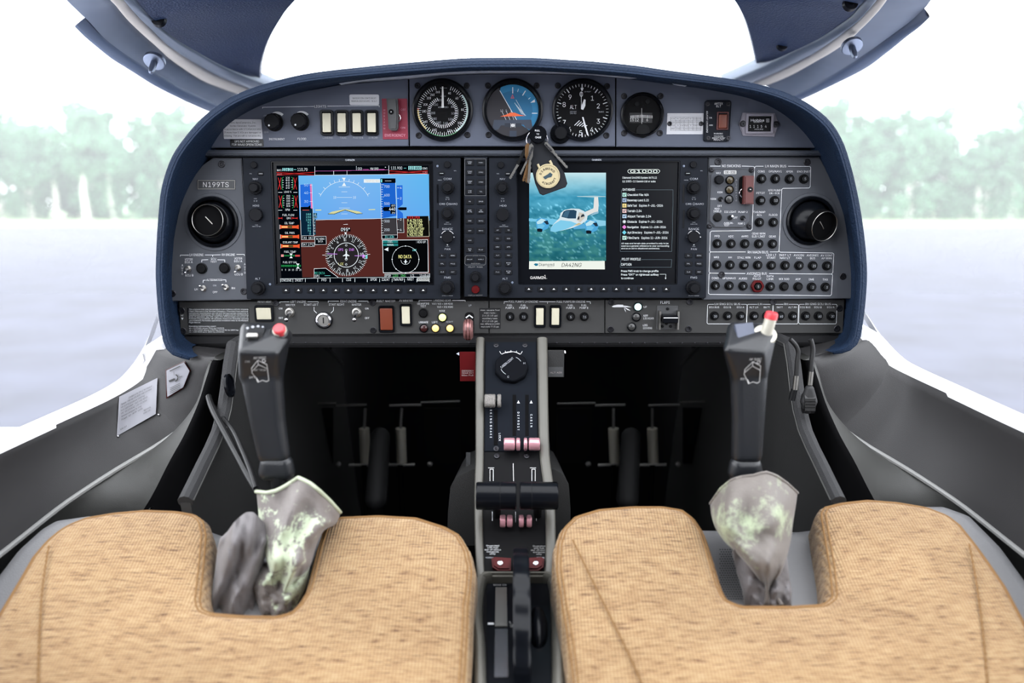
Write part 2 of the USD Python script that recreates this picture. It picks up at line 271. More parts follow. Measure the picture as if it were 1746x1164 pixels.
# ======================= the ground and the trees beyond =======================
def sheet(x0, y0, x1, y1, z, n=2): 
    X, Y = np.meshgrid(np.linspace(x0, x1, n), np.linspace(y0, y1, n), indexing='ij'); return np.stack([X, Y, np.full_like(X, z)], -1)
tag(obj('tarmac', solid(sheet(-160, -60, 160, 62, 0.0), np.array([0, 0, -.2])), 'asphalt'), 'pale grey sunlit tarmac ramp outside the cockpit', 'ground', kind='structure')
tag(obj('grass_field', solid(sheet(-220, 62.0, 220, 190, 0.0), np.array([0, 0, -.2])), 'grass'), 'bright grass strip between tarmac and treeline', 'ground', kind='structure')
def make_tree(seed, h, spread, label, lo=.1):
    r = np.random.default_rng(seed)
    t = thing('broadleaf_tree', label, 'tree', group=label)
    k = 8; zz = np.linspace(0, h*.8, k); wob = np.cumsum(r.normal(0, .12, (k, 2)), 0); wob[0] = 0
    obj('trunk', tube(np.column_stack([wob, zz]), np.linspace(.42, .08, k), 8), 'bark', t)
    blobs = [(wob[min(int(b*k), k-1)][0] + r.normal(0, spread*.45), wob[min(int(b*k), k-1)][1] + r.normal(0, spread*.45), h*(lo + (.86 - lo)*b), spread*(.85 - .45*b)*r.uniform(.7, 1.1)) for b in r.uniform(0, 1, 26)]
    V, Fc = [], []
    for i in range(2200):
        bx, by, bz, br = blobs[i % 26]; d = r.normal(0, 1, 3); d /= np.linalg.norm(d); p = np.array([bx, by, bz]) + d * br * r.uniform(.55, 1.0) * (1, 1, .8)
        a = r.normal(0, 1, 3); a /= np.linalg.norm(a); b = np.cross(a, r.normal(0, 1, 3)); b /= np.linalg.norm(b); s = r.uniform(.2, .5)
        V += [p - a*s, p + b*s*.6, p + a*s, p - b*s*.6]; Fc += [(4*i, 4*i+1, 4*i+2), (4*i, 4*i+2, 4*i+3)]
    obj('foliage', tm(V, Fc), 'leaf', t, smooth=False)
    return t
LT = ['pale blurred broadleaf tree in the treeline left of the instrument hood', 'pale blurred broadleaf tree in the treeline right of the instrument hood']
protos = [make_tree(11, 13.5, 2.6, LT[0], .36), make_tree(23, 11.0, 2.9, LT[0]), make_tree(37, 15.0, 2.4, LT[0], .42), make_tree(41, 9.0, 2.7, LT[0])]
r_ = np.random.default_rng(5); spots = []
for row, (yy, n) in enumerate(((86, 24), (94, 24), (103, 24))):
    for side in (-1, 1):
        for i in range(n // 2):
            spots.append((side * (yy*(.33 + .03*i + (.012 if row % 2 else 0)) + r_.uniform(-1, 1)), yy + r_.uniform(-2.5, 2.5), side, r_.uniform(.74, .98) * (1.0, 1.04, 1.1)[row] * (1.08 if side < 0 and i > 8 else 1.0)))
for i, (x, y, side, s) in enumerate(spots):
    lb = LT[0] if side < 0 else LT[1]
    if i < 4:
        p = protos[i]; UsdGeom.Xformable(p).ClearXformOpOrder(); xf = UsdGeom.Xformable(p); xf.AddTranslateOp(opSuffix='at').Set((float(x), float(y), 0.0)); xf.AddScaleOp(opSuffix='at').Set((float(s),)*3); tag(p, lb, group=lb)
    else: dup(protos[i % 4], (x, y, 0), r_.uniform(0, 360), lb, lb, (s, s, s))
# ======================= wings and fuselage skin =======================
for sd, nm in ((-1, 'left'), (1, 'right')):
    P = np.array([[(sd*x, y, 1.8 - dz) for y, dz in ((1.55, .45), (1.5, .432), (1.2, .41), (.7, .42), (.2, .46))] for x in np.linspace(.62, 4.5, 8)])
    tag(obj('wing', solid(P if sd < 0 else P, np.array([0, 0, -.06])), 'white_paint'), f'white wing surface just outside the {nm} cockpit sill', 'wing')
def poly3(lst): return np.array([at_x(px, py, x) for px, py, x in lst])
S0L = [(300, 583, -.485), (280, 598, -.49), (262, 628, -.51), (232, 655, -.53), (190, 680, -.55), (100, 722, -.58), (0, 768, -.60), (-150, 838, -.61), (-320, 915, -.61)]
S0R = [(1446, 563, .485), (1468, 577, .49), (1493, 604, .51), (1518, 624, .53), (1551, 641, .55), (1609, 668, .57), (1746, 732, .60), (1900, 800, .61), (2060, 870, .61)]
S1 = [(368, 606, -.405), (361, 624, -.41), (355, 671, -.42), (325, 716, -.45), (268, 759, -.495), (180, 812, -.54), (92, 872, -.575), (0, 945, -.59), (-150, 1060, -.60)]
S2 = [(378, 612, -.395), (366, 640, -.40), (352, 684, -.408), (330, 735, -.42), (300, 790, -.44), (262, 862, -.47), (200, 930, -.53), (90, 1000, -.585), (-60, 1130, -.60)]
mir = lambda l: [(1746 - a, b, -x) for a, b, x in l]
SK = {'left': [(268, 535, -.56), (258, 565, -.57), (246, 592, -.58), (225, 632, -.59), (204, 660, -.60), (150, 690, -.60), (90, 712, -.60)], 'right': [(1474, 530, .56), (1486, 548, .57), (1501, 571, .58), (1526, 604, .59), (1551, 633, .60), (1610, 660, .60), (1680, 690, .60)]}
WALL = {}
for nm, sg, s0, s1, s2 in (('left', -1, S0L, S1, S2), ('right', 1, S0R, mir(S1), mir(S2))):
    fr = lambda x, y, z: np.array([[sg*x, y, z]])
    lay = lambda l, f0: (lambda p: np.column_stack([PchipInterpolator(np.arange(11), p[:, k])(np.linspace(0, 10, 44)) for k in range(3)]))(np.vstack([f0, poly3(l), poly3(l)[-1:]*[1, 0, 1] + [[0, -.3, -.03]]]))
    A, B, Cq = lay(s0, fr(.47, 1.7, 1.66)), lay(s1, fr(.40, 1.7, 1.58)), lay(s2, fr(.39, 1.7, 1.5))
    P = np.array([[A[i]*(1-t) + B[i]*t + np.array([sg*.010*math.sin(math.pi*t), 0, 0]) for t in np.linspace(0, 1, 9)] for i in range(44)])
    w = thing(f'wall_{nm}', f'dark grey cockpit side panel under the white sill on the {nm}', 'cockpit side wall', kind='structure')
    obj('upper_panel', solid(P, np.array([sg*.012, 0, 0])), 'wall', w)
    P2 = np.array([[B[i]*(1-t) + Cq[i]*t + np.array([sg*min(.02, .2*np.linalg.norm(B[i]-Cq[i]))*math.sin(math.pi*t), 0, 0]) for t in np.linspace(0, 1, 7)] for i in range(44)])
    obj('lower_panel', solid(P2, np.array([sg*.006, 0, -.004])), 'wall_low', w)
    obj('trim_bead', tube((B + np.array([-sg*.002, 0, .001]))[8:], .0035, 8), 'bead', w)
    out = np.array([sg*.03, 0, .003]); cap = np.array([[A[i] + out*t + np.array([0, 0, .008*math.sin(math.pi*t)]) for t in np.linspace(0, 1, 6)] for i in range(44)])
    obj('sill_cap', solid(cap, np.array([0, 0, -.004])), 'white_paint', w)
    k = poly3(SK[nm]); kk = smooth_line(k, 24); aa = smooth_line(A[9:32], 24) + out - (0, 0, .006)
    fus = tag(obj('fuselage_skin', solid(np.array([[aa[i]*(1-t) + kk[i]*t for t in np.linspace(0, 1, 5)] for i in range(24)]), np.array([0, .004, -.01])), 'white_paint'), f'white curved fuselage skin outside the {nm} sill ahead of the hood', 'fuselage')
    D = Cq.copy(); D[:, 2] = .95; D[:, 0] = np.sign(sg)*np.maximum(np.abs(D[:, 0]), .43)
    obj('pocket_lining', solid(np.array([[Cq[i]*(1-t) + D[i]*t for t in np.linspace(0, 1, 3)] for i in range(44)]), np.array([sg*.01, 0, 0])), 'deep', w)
    # footwell side with its stitched edge, pocket behind it
    sx = lambda px: px if sg < 0 else 1746 - px
    top = [(405, 590), (398, 640), (390, 700), (382, 733), (352, 800), (325, 857)]
    T = smooth_line(np.vstack([[[sg*.372, 1.7, 1.45]], [at_x(sx(p), q, sg*.372) for p, q in top]]), 30)
    P = np.array([[(t[0]*(1 - .12*u), t[1], t[2]*(1-u) + .95*u) for u in np.linspace(0, 1, 5)] for t in T])
    fw = thing('footwell_side_panel', f'dark grey footwell side panel with stitched edge, {nm} of the {nm} control stick', 'footwell panel', kind='structure')
    obj('panel_skin', solid(P, np.array([sg*.012, 0, 0])), 'foot_side', fw)
    obj('stitched_edge', tube(T + np.array([sg*.006, 0, .001]), .009, 10), 'band', fw)
    obj('seam', tube(T + np.array([-sg*.0035, 0, .003]), .0010, 6), 'wall_low', fw)
    WALL[nm] = (A, B, Cq)
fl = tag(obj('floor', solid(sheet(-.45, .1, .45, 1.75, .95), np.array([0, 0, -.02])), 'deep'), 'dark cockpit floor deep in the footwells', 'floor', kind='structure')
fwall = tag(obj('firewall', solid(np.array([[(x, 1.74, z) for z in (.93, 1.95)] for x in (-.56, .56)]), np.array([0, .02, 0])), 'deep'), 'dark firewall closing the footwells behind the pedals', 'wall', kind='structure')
# ======================= the instrument hood =======================
PV = Plane(1.10, EYE, 90)
HO = [(319, 612), (300, 607), (286, 600), (276, 577), (269, 534), (265, 480), (266, 420), (270, 360), (273, 330), (289, 275), (312, 238), (358, 190), (401, 163), (447, 146), (520, 128), (617, 116), (700, 108), (817, 100), (886, 99.6), (978, 104), (1080, 113), (1136, 121), (1244, 136), (1305, 148), (1365, 170), (1413, 204), (1437, 240), (1453, 288), (1460, 317), (1470, 370), (1478, 440), (1479, 480), (1476, 521), (1468, 577), (1458, 592), (1442, 600), (1425, 602)]
HI = [(324, 592), (312, 586), (303, 578), (296, 555), (288, 512), (284, 490), (288, 442), (295, 394), (300, 365), (318, 318), (337, 285), (381, 215), (418, 189), (455, 172), (520, 152), (617, 134), (700, 126), (817, 116), (886, 116), (978, 119), (1080, 129), (1136, 138), (1236, 155), (1290, 168), (1335, 190), (1376, 226), (1400, 262), (1422, 312), (1432, 335), (1446, 380), (1456, 440), (1459, 473), (1457, 512), (1450, 555), (1443, 575), (1432, 584), (1420, 590)]
HD = [.04, .04, .04, .04, .042, .045, .048, .05, .055, .062, .07] + [.075] * (len(HO) - 22) + [.07, .062, .055, .05, .048, .045, .042, .04, .04, .04, .04]
# ring correspondence: same index both lists
n_ = len(HO); ho = np.array([PV.w(x, y, d) for (x, y), d in zip(HO, HD)]); hi = np.array([PV.w(x, y, .0) for x, y in HI])
HOs, HIs = smooth_line(ho, 140), None
dd = np.r_[0, np.cumsum(np.linalg.norm(np.diff(ho, axis=0), axis=1))]; ss = np.linspace(0, dd[-1], 140)
from scipy.interpolate import PchipInterpolator
HIs = np.column_stack([PchipInterpolator(dd, hi[:, k])(ss) for k in range(3)])
ctr = np.array([0, 0, 1.72]); dirv = HOs - ctr; dirv[:, 1] = 0; dirv /= np.linalg.norm(dirv, axis=1, keepdims=True)
rows = [HIs + [0, .03, 0], HIs, HIs*.5 + HOs*.5 - dirv*.004, HOs - dirv*.011 + [0, .004, 0], HOs - dirv*.007 - [0, .002, 0], HOs - dirv*.002 - [0, .001, 0], HOs + [0, .004, 0], HOs + dirv*.001 + [0, .02, 0], HOs*[.985, 1, 1] + [0, .3, -.005], HOs*[.93, 1, 1] + [0, .64, -.05]]
Phood = np.stack(rows, 1)
hood = thing('instrument_hood', 'black leatherette glare shield, blue lens flare in its colour, arching over the instrument panel', 'glare shield')
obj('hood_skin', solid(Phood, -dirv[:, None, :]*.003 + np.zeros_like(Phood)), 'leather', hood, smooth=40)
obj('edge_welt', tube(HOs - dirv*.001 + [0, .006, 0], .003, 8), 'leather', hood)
# ======================= the opened canopy =======================
zl, zr = zm(0, 0, 3.492), zm(1240, 0, 3.451); TD = [1.6, 1.48, 1.36, 1.24, 1.14, 1.05, 1.0, .93, .84]
CL = dict(A=[(1250, 668), (1100, 602), (900, 500), (700, 372), (560, 262), (450, 160)], B=[(1325, 632), (1160, 560), (960, 450), (780, 345), (630, 235), (505, 105), (395, 0), (250, -170)],
          C=[(1420, 560), (1250, 500), (1050, 380), (900, 250), (780, 140), (690, 35), (655, 0), (540, -170)], D=[(1500, 533), (1350, 475), (1150, 370), (1000, 270), (865, 140), (765, 35), (738, 0), (630, -170)],
          E=[(1640, 525), (1480, 460), (1300, 380), (1130, 285), (985, 190), (885, 95), (800, 0), (690, -170)], Wn=[(1540, 560), (1546, 470), (1551, 380), (1590, 250), (1650, 140), (1720, 40), (1800, -40), (2050, -200)])
CR = dict(A=[(430, 592), (600, 512), (800, 412), (950, 302), (1080, 192), (1172, 110)], B=[(350, 575), (530, 490), (710, 385), (880, 270), (1040, 155), (1160, 50), (1200, 0), (1300, -170)],
          C=[(225, 505), (400, 430), (560, 340), (700, 250), (800, 160), (885, 70), (938, 0), (1030, -170)], D=[(140, 492), (300, 420), (480, 330), (620, 240), (740, 150), (830, 60), (880, 0), (970, -170)],
          E=[(-20, 485), (180, 400), (370, 310), (560, 215), (700, 120), (790, 30), (818, 0), (900, -170)], Wn=[(180, 480), (176, 400), (165, 330), (140, 220), (105, 110), (50, 10), (-20, -90), (-250, -230)])
canopy = thing('front_canopy', 'opened front canopy with grey rim, cream seal and dark trim panels painted lens-flare blue', 'canopy')
WN = {}
for sg, zz, K in ((-1, zl, CL), (1, zr, CR)):
    for k in 'BCDE': K[k].append((K[k][-1][0]*3.2 - K[k][-2][0]*2.2, K[k][-1][1]*3.2 - K[k][-2][1]*2.2))
    K['Wn'].append((K['Wn'][-1][0]*2.6 - K['Wn'][-2][0]*1.6, K['Wn'][-1][1]*2.6 - K['Wn'][-2][1]*1.6))
    cv = {k: smooth_line([at_d(*zz(x, y), TD[i] + {'A': .01, 'B': 0, 'C': 0, 'D': 0, 'E': 0, 'Wn': .06}[k]) for i, (x, y) in enumerate(v)], (60 if k != 'A' else 36)) for k, v in K.items()}
    WN[sg] = cv['Wn']; bk = np.array([0, .035, .02])
    def strip(a, b, bul, m=6, sag=0): return np.array([[a[i]*(1-t) + b[i]*t + np.array([0, -bul*math.sin(math.pi*t), -bul*.5*math.sin(math.pi*t)]) for t in np.linspace(0, 1, m)] for i in range(len(a))])
    la = cv['A']; nA = smooth_line([at_d(*zz(x, y), TD[i]) for i, (x, y) in enumerate(K['B'][:6])], 36); lb = nA
    obj('rim_lip', solid(strip(la, lb, .012), bk), 'frame_lip', canopy)
    obj('rim', solid(strip(cv['B'], cv['C'], .004), bk), 'frame_grey', canopy)
    obj('seal', solid(strip(cv['C'], cv['D'], .008), bk*.5), 'seal', canopy)
    obj('inner_tube', solid(strip(cv['D'], cv['E'], .008), bk), 'frame_tube', canopy)
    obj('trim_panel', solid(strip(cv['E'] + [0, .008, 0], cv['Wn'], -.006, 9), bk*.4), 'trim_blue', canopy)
    for (x, y), t in zip([(945, 118), (1405, 350)] if sg < 0 else [(725, 22), (325, 265)], (1.1, 1.42) if sg < 0 else (1.06, 1.36)):
        p = at_d(*zz(x, y), t - .022); s = lathe([(.0001, .002), (.0035, .002), (.004, .004), (.009, .003), (.0098, -.003)][::-1], 20); R = trimesh.transformations.rotation_matrix(math.radians(75), (1, 0, 0)); s.apply_transform(R); s.apply_translation(p); obj('trim_screw', s, 'screw', canopy)
    x, y, t = (920, 372, 1.15) if sg < 0 else (733, 280, 1.17)
    p = at_d(*zz(x, y - 8), t); pl = lathe([(.015, -.003), (.015, .002), (.013, .003), (.0045, .003), (.0045, .018), (.0028, .024), (.0001, .025)], 24)
    pl.apply_transform(trimesh.transformations.rotation_matrix(math.radians(140), (1, 0, 0))); pl.apply_translation(p); obj('locating_pin', pl, 'pin_metal', canopy)
Lw, Rw = WN[-1], WN[1]
Pg = np.array([[Lw[i]*(1-t) + Rw[i]*t + np.array([0, .25*math.sin(math.pi*t), .05*math.sin(math.pi*t)]) for t in np.linspace(0, 1, 16)] for i in range(60)])
obj('window_pane', grid(Pg), 'canopy_glass', canopy, smooth=True)
MAT['haze'] = usdkit.material(stage, '/World/Looks/haze', {'v': ('principled_volume', {'color': (.98, .99, 1.0), 'density': .0048, 'anisotropy': .2})}, [], volume='v.volume')  # added scattering volume, stands in for lens veil on the treeline
hz = trimesh.creation.box((360, 62, 30)); hz.apply_translation((0, 47, 15.02))
tag(obj('haze', hz, 'haze'), 'added haze between the cockpit and the treeline', 'haze', kind='stuff')
# ======================= the instrument panel =======================
LOWH = -.012
ip = thing('dashboard', 'grey painted instrument panel with screwed plates and white legends under the hood', 'instrument panel', PV.p, rx=90)
def pl(pts, h=0.0): return Polygon([tuple(PV.uv(x, y, h)) for x, y in pts])
toP = lambda h0: (lambda px, py, z: np.r_[PV.uv(px, py, h0 + z), h0 + z])
obj('back_plate', prism(pl(HI, -.02), -.025, -.018), 'soft_black', ip)
ul = [(341, 252), (352, 240), (381, 217), (412, 193), (448, 177), (496, 160), (576, 145), (695.5, 134), (696.5, 249)]
uc = [(697.8, 134), (770, 128), (817, 126), (930, 126), (1000, 128), (1049, 132), (1049, 249.5), (698.8, 249)]
ur = [(1051, 132), (1110, 138), (1172, 146), (1244, 158), (1280, 167), (1329, 185), (1365, 211), (1402, 252), (1051, 250)]
for p in (ul, uc, ur): obj('upper_plate', prism(pl(p), -.01, 0, .0008), 'panel_upper', ip)
ts = [(576, 141), (600, 135), (697, 129.5), (760, 123.5), (820, 117.5), (900, 117), (980, 120), (1080, 129.5), (1136, 138), (1172, 144), (1168, 148), (1110, 138), (1050, 132), (1000, 127.5), (930, 125), (817, 125), (770, 127), (697, 134), (610, 140), (582, 145)]
obj('top_strip', prism(pl(ts), -.006, .012, .0008), 'trim_light', ip)
obj('ledge', prism(pl([(350, 256), (1394, 257), (1400, 265.5), (343, 265.5)]), -.01, .008, .002), 'ledge', ip)
obj('ledge_lip', prism(pl([(352, 266), (1392, 266.5), (1394, 268.5), (350, 268)]), -.012, .002), 'bezel', ip)
lp = [(363, 269), (412, 269.5), (427, 511), (290, 513.5), (287, 508), (287, 485), (290, 442), (297, 394), (308, 346), (327, 303), (346, 281)]
rp = [(1208, 267), (1397, 267), (1421, 312), (1440, 362), (1453, 424), (1457, 473), (1456, 509), (1200, 511)]
for p in (lp, rp): obj('side_plate', prism(pl(p), -.012, 0, .001), 'panel', ip)
for p in ([(305, 514.5), (833.2, 513), (833.2, 568.5), (308, 570.5)], [(834.6, 513), (1030.6, 511.5), (1030.6, 568), (834.6, 568.5)], [(1032, 511.5), (1440, 511), (1437, 568), (1032, 568)]):
    obj('lower_plate', prism(pl(p, LOWH), -.024, LOWH, .0008), 'panel_low', ip)
obj('bottom_lip', prism(pl([(303, 570), (1440, 568.5), (1437, 587), (310, 589)], -.016), -.14, -.0145, .003), 'lip', ip)
for i in range(40):
    x = 500 + i * 21.4
    if 812 < x < 935 or x > 1260: continue
    a, b = PV.uv(x, 584.5, -.014); obj('rivet', lathe([(.0012, -.0155), (.0012, -.0138), (.0001, -.0134)], 8, a, b), 'screw', ip)
def screw(px, py, h=0.0, r=.0044, mat='screw', parent=None):
    a, b = PV.uv(px, py, h); obj('screw', lathe([(r, h - .001), (r, h + .0008), (r*.85, h + .0013), (r*.5, h + .0012), (r*.42, h + .0002), (.0001, h + .0001)], 16, a, b), mat, parent or ip)
for x, y in [(712, 146), (796, 146), (714, 231), (797, 230), (832, 146), (915, 146), (833, 230), (951, 146), (1035, 147), (1034, 231), (1064, 164), (1126, 164), (1064, 227), (1125, 227)]: screw(x, y, 0, .004)
for x, y in [(378, 280), (294.5, 500), (416, 496.5), (1224, 276), (1376, 276.5), (1230, 468), (1437, 471)]: screw(x, y, 0, .0046)
for x, y in [(310, 529), (312.5, 564), (471, 517), (635.5, 516), (636.5, 562.5), (1042, 514.5), (1041, 561), (1176, 514.5), (1174, 560.5), (1318, 514.5), (1431, 525.5), (1427, 560)]: screw(x, y, LOWH, .0046)
# ---- legends printed on the panel
zA, z8, zB, zC, zD, z4, zA1 = zm(280, 480, 4.157), zm(1190, 250, 4.478), zm(640, 490, 7.275), zm(840, 490, 5.135), zm(1150, 490, 5.29), zm(270, 250, 4.156), zm(280, 100, 4.157)
ar = Art(toP(0), zA1)
ar.line([(697, 352), (697, 344), (1060, 338)], 4, W); ar.line([(1158, 336), (1524, 332), (1524, 342)], 4, W); ar.text('LIGHTS', 1106, 338, 17, W, 84)
ar.text('ON', 718, 406, 14, G); ar.text('OFF', 724, 520, 14, G); ar.text('INSTRUMENT', 798, 570, 15, W, 112); ar.text('FLOOD', 976, 568, 15, W, 60)
for x, t in ((1160, 'LANDING'), (1268, 'TAXI'), (1374, 'POSITION'), (1482, 'STROBE')): ar.text(t, x, 560, 12, G, min(70, 11*len(t)))
ar.arc(800, 440, 56, 18, W, -42, 45); ar.arc(974, 436, 56, 18, W, -30, 50)
ar.put('lettering', ip)
ar = Art(toP(0), z4)
ar.line([(155, 776), (156, 768), (215, 768)], 4, W); ar.text('LH ENGINE', 270, 766, 17, W, 98); ar.line([(332, 767), (385, 767), (385, 778)], 4, W); ar.line([(385, 767), (440, 766)], 4, W); ar.text('RH ENGINE', 496, 765, 17, W, 92); ar.line([(555, 763), (609, 763), (610, 772)], 4, W)
for x, y in ((215, 798), (566, 792)): ar.lines(['VOTER', 'ECU A'], x, y, 15, 19, W, 56)
for x, y in ((220, 911), (570, 904)): ar.text('ECU B', x, y, 15, W, 56)
for x in (170, 613):
    for i, t in enumerate('AUTO'): ar.text(t, x, 840 + i*20 - (8 if x > 300 else 0), 14, W)
ar.line([(307, 818), (308, 802), (352, 800)], 4, W); ar.lines(['ECU', 'TEST'], 391, 795, 14, 19, W); ar.line([(420, 801), (470, 802), (471, 818)], 4, W)
ar.line([(317, 962), (318, 946), (335, 945)], 4, W); ar.text('ALTERNATOR', 397, 944, 15, W, 112); ar.line([(456, 943), (478, 943), (479, 958)], 4, W)
ar.text('LH', 268, 1010, 15, W); ar.text('RH', 531, 1002, 15, W); ar.text('ON', 398, 983, 13, G); ar.text('OFF', 402, 1030, 14, W)
ar.put('lettering', ip)
ar = Art(toP(0), z8); wl = 4.2
ar.line([(95, 148), (172, 148)], wl, W); ar.text('NO SMOKING', 256, 147, 19, W, 144); ar.line([(337, 148), (424, 150), (433, 158), (414, 628), (404, 640), (104, 644), (94, 655), (90, 795), (98, 803), (364, 803)], wl, W)
ar.line([(433, 158), (442, 149), (500, 149)], wl, W); ar.text('LH MAIN BUS', 594, 148, 19, W, 160); ar.line([(690, 149), (852, 150), (862, 158), (857, 305), (848, 315), (650, 318), (640, 326), (619, 795), (612, 803), (551, 803)], wl, W); ar.line([(619, 795), (628, 805), (1028, 811), (1038, 820), (1030, 960), (1020, 972), (545, 968)], wl, W)
ar.text('RH MAIN BUS', 458, 805, 19, W, 156); ar.line([(98, 803), (90, 812), (85, 955), (93, 965), (360, 968)], wl, W); ar.text('AVIONICS BUS', 450, 968, 18, W, 154); ar.line([(93, 965), (85, 974), (80, 1118), (90, 1127), (1010, 1137), (1020, 1128), (1028, 980), (1020, 972)], wl, W)
BRK = [(483, 245, '5', ['COM1'], 'left hand main bus'), (588, 245, '5', ['GPS/NAV1'], 'left hand main bus'), (697, 246, '5', ['XPDR'], 'left hand main bus'), (806, 246, '5', ['ENG INST'], 'left hand main bus'),
 (477, 410, '10', ['PITOT'], 'left hand main bus'), (583, 411, '10', ['XFR PUMP', 'DE-ICE'], 'left hand main bus'), (467, 577, '5', ['TAS/MAP', 'ACL'], 'left hand main bus'), (573, 577, '5', ['FLOOD'], 'left hand main bus'),
 (145, 739, '5', ['PFD'], 'left hand main bus'), (250, 740, '5', ['ADC'], 'left hand main bus'), (356, 740, '5', ['AHRS'], 'left hand main bus'), (462, 741, '5', ['GEAR WRN', 'ELEV LIMIT'], 'left hand main bus'), (567, 741, '5', ['GEAR'], 'left hand main bus'),
 (140, 900, '5', ['MFD'], 'right hand main bus'), (243, 901, '3', ['AH'], 'right hand main bus'), (349, 902, '10', ['STALL WRN'], 'right hand main bus'), (454, 903, '5', ['FLAP'], 'right hand main bus'), (558, 904, '5', ['LDG LT', 'START'], 'right hand main bus'), (663, 905, '5', ['INST LT', 'NAV LT'], 'right hand main bus'), (769, 906, '3', ['AV/CDU', 'FAN'], 'right hand main bus'), (874, 907, '25', ['AVIONIC', 'BUS'], 'right hand main bus'), (981, 908, '2', ['AV CONT', 'AP WRN'], 'right hand main bus'),
 (130, 1059, '5', ['COM2'], 'avionics bus'), (236, 1060, '5', ['GPS/NAV2'], 'avionics bus'), (342, 1062, '5', ['AUDIO'], 'avionics bus'), (450, 1064, '5', ['AUTO', 'PILOT'], 'avionics bus'), (550, 1066, '5', ['DATA', 'LINK'], 'avionics bus'), (655, 1066, '', ['WX 500'], 'avionics bus'), (762, 1067, '', ['ADF'], 'avionics bus'), (865, 1069, '2', ['DME'], 'avionics bus'), (970, 1070, '3', ['TAS'], 'avionics bus')]
for x, y, nr, lg, bus in BRK:
    ar.lines(lg, x + 2, y - 56 - 22*(len(lg) - 1), 15, 22, W, [min(13*len(t), 100) for t in lg])
ar.put('lettering', ip)
def breaker(z, px, py, nr, label, group, h=0.0, red=False):
    o = On(PV, 'circuit_breaker', label, 'circuit breaker', px, py, h, group)
    if red: o.obj('collar', lathe([(.0085, 0), (.0085, .004), (.0075, .005), (.0055, .005), (.0055, .003)], 24, flute=.04, nf=6, c1=False), 'red')
    o.obj('bushing', lathe([(.0062, 0), (.0062, .0022), (.0056, .003), (.0046, .003), (.0046, .001), (.0001, .001)], 20), 'soft_black')
    o.obj('button', lathe([(.0041, .001), (.0041, .0062), (.0036, .0069), (.0001, .007)], 18), 'black')
    if nr:
        a = Art(lambda x, y, zz: np.array([x*.001, -y*.001, .0071 + zz])); a.text(nr, 0, 0, 3.2, G, None if len(nr) < 2 else 4.2); a.put('rating_numeral', o.t)
for x, y, nr, lg, bus in BRK:
    nm = ' '.join(lg); red = 'AUTO' in nm
    breaker(z8, *z8(x, y), nr, (f'circuit breaker with red collar under the {nm} legend, {bus}' if red else f'{"blank black plug" if not nr else "black circuit breaker"} under the {nm} legend, {bus} row'), 'circuit breakers on the right panel', 0, red)
# ---- lower strips
ar = Art(toP(LOWH), zA)
ar.text('PITOT HEAT', 712, 143, 13, W, 96); ar.line([(820, 152), (820, 143), (885, 143)], 4, W); ar.text('LEFT ENGINE', 950, 142, 16, W, 108); ar.line([(1018, 142), (1091, 142), (1091, 150)], 4, W); ar.text('MASTER', 895, 165, 14, W, 66); ar.text('START LEFT', 1040, 163, 14, W, 102); ar.line([(1062, 180), (1062, 205), (1080, 222)], 4, W)
ar.line([(1162, 148), (1162, 138), (1236, 138)], 4, W); ar.text('RIGHT ENGINE', 1306, 139, 16, W, 116); ar.line([(1376, 138), (1445, 138), (1445, 148)], 4, W); ar.text('START RIGHT', 1222, 162, 14, W, 110); ar.text('MASTER', 1363, 163, 14, W, 66); ar.line([(1200, 180), (1199, 205), (1182, 222)], 4, W)
for x in (825, 1436): ar.text('ON', x, 190, 13, W); ar.text('OFF', x + 2, 258, 13, W)
ar.text('ELECT MASTER', 1572, 137, 14, W, 132); ar.text('HC', 128, 240, 10, W); ar.poly([(120, 256), (137, 256), (128, 272)], W)
ar.put('lettering', ip)
ar = Art(toP(LOWH), zB)
ar.text('AV MASTER', 380, 163, 24, W, 168); ar.line([(542, 178), (542, 161), (700, 161)], 7, W); ar.text('LANDING GEAR', 828, 161, 22, W, 218); ar.line([(955, 160), (1115, 160), (1115, 173)], 7, W)
ar.lines(['GEAR/FIRE', 'TEST'], 594, 200, 24, 32, W, [148, 70]); ar.text('VLO / VLE = 188 KIAS', 830, 200, 22, W, 256); ar.text('VLO = 152 KIAS', 864, 240, 22, W, 196); ar.text('NOSE', 828, 290, 22, W, 70); ar.text('UNSAFE', 598, 431, 24, W, 116); ar.text('LEFT', 738, 431, 24, W, 68); ar.text('RIGHT', 920, 426, 22, G, 84); ar.text('UP', 1174, 222, 24, G, 36)
ar.put('lettering', ip)
ar = Art(toP(LOWH), zC)
ar.line([(100, 142), (101, 124), (132, 124)], 5, W); ar.text('FUEL PUMPS LH ENGINE', 268, 123, 18, W, 258); ar.line([(410, 124), (480, 125), (480, 142)], 5, W); ar.line([(480, 125), (550, 125)], 5, W); ar.text('FUEL PUMPS RH ENGINE', 686, 124, 18, W, 250); ar.line([(822, 124), (855, 125), (856, 142)], 5, W)
for x, t in ((150, 'PUMP A'), (270, 'PUMP B'), (682, 'PUMP A'), (800, 'PUMP B')): ar.lines(['FUEL', t], x, 156, 17, 22, W, [48, 74])
ar.poly([(1042, 168), (1062, 156), (1100, 149), (1140, 151), (1148, 158), (1150, 172), (1100, 172), (1060, 173)], W); ar.poly([(1150, 158), (1180, 162), (1216, 172), (1196, 173), (1152, 170)], W)
ar.poly([(1152, 170), (1190, 190), (1208, 204), (1180, 196), (1156, 178)], W); ar.poly([(1148, 172), (1162, 196), (1168, 218), (1156, 198)], W)
ar.text('UP', 1336, 170, 16, W, 28); ar.text('FLAPS', 1510, 131, 24, W, 82); ar.lines(['APP', '133 KIAS'], 1318, 246, 17, 24, W, [42, 92], 'l'); ar.lines(['LDG', '113 KIAS'], 1316, 330, 17, 25, W, [40, 80], 'l')
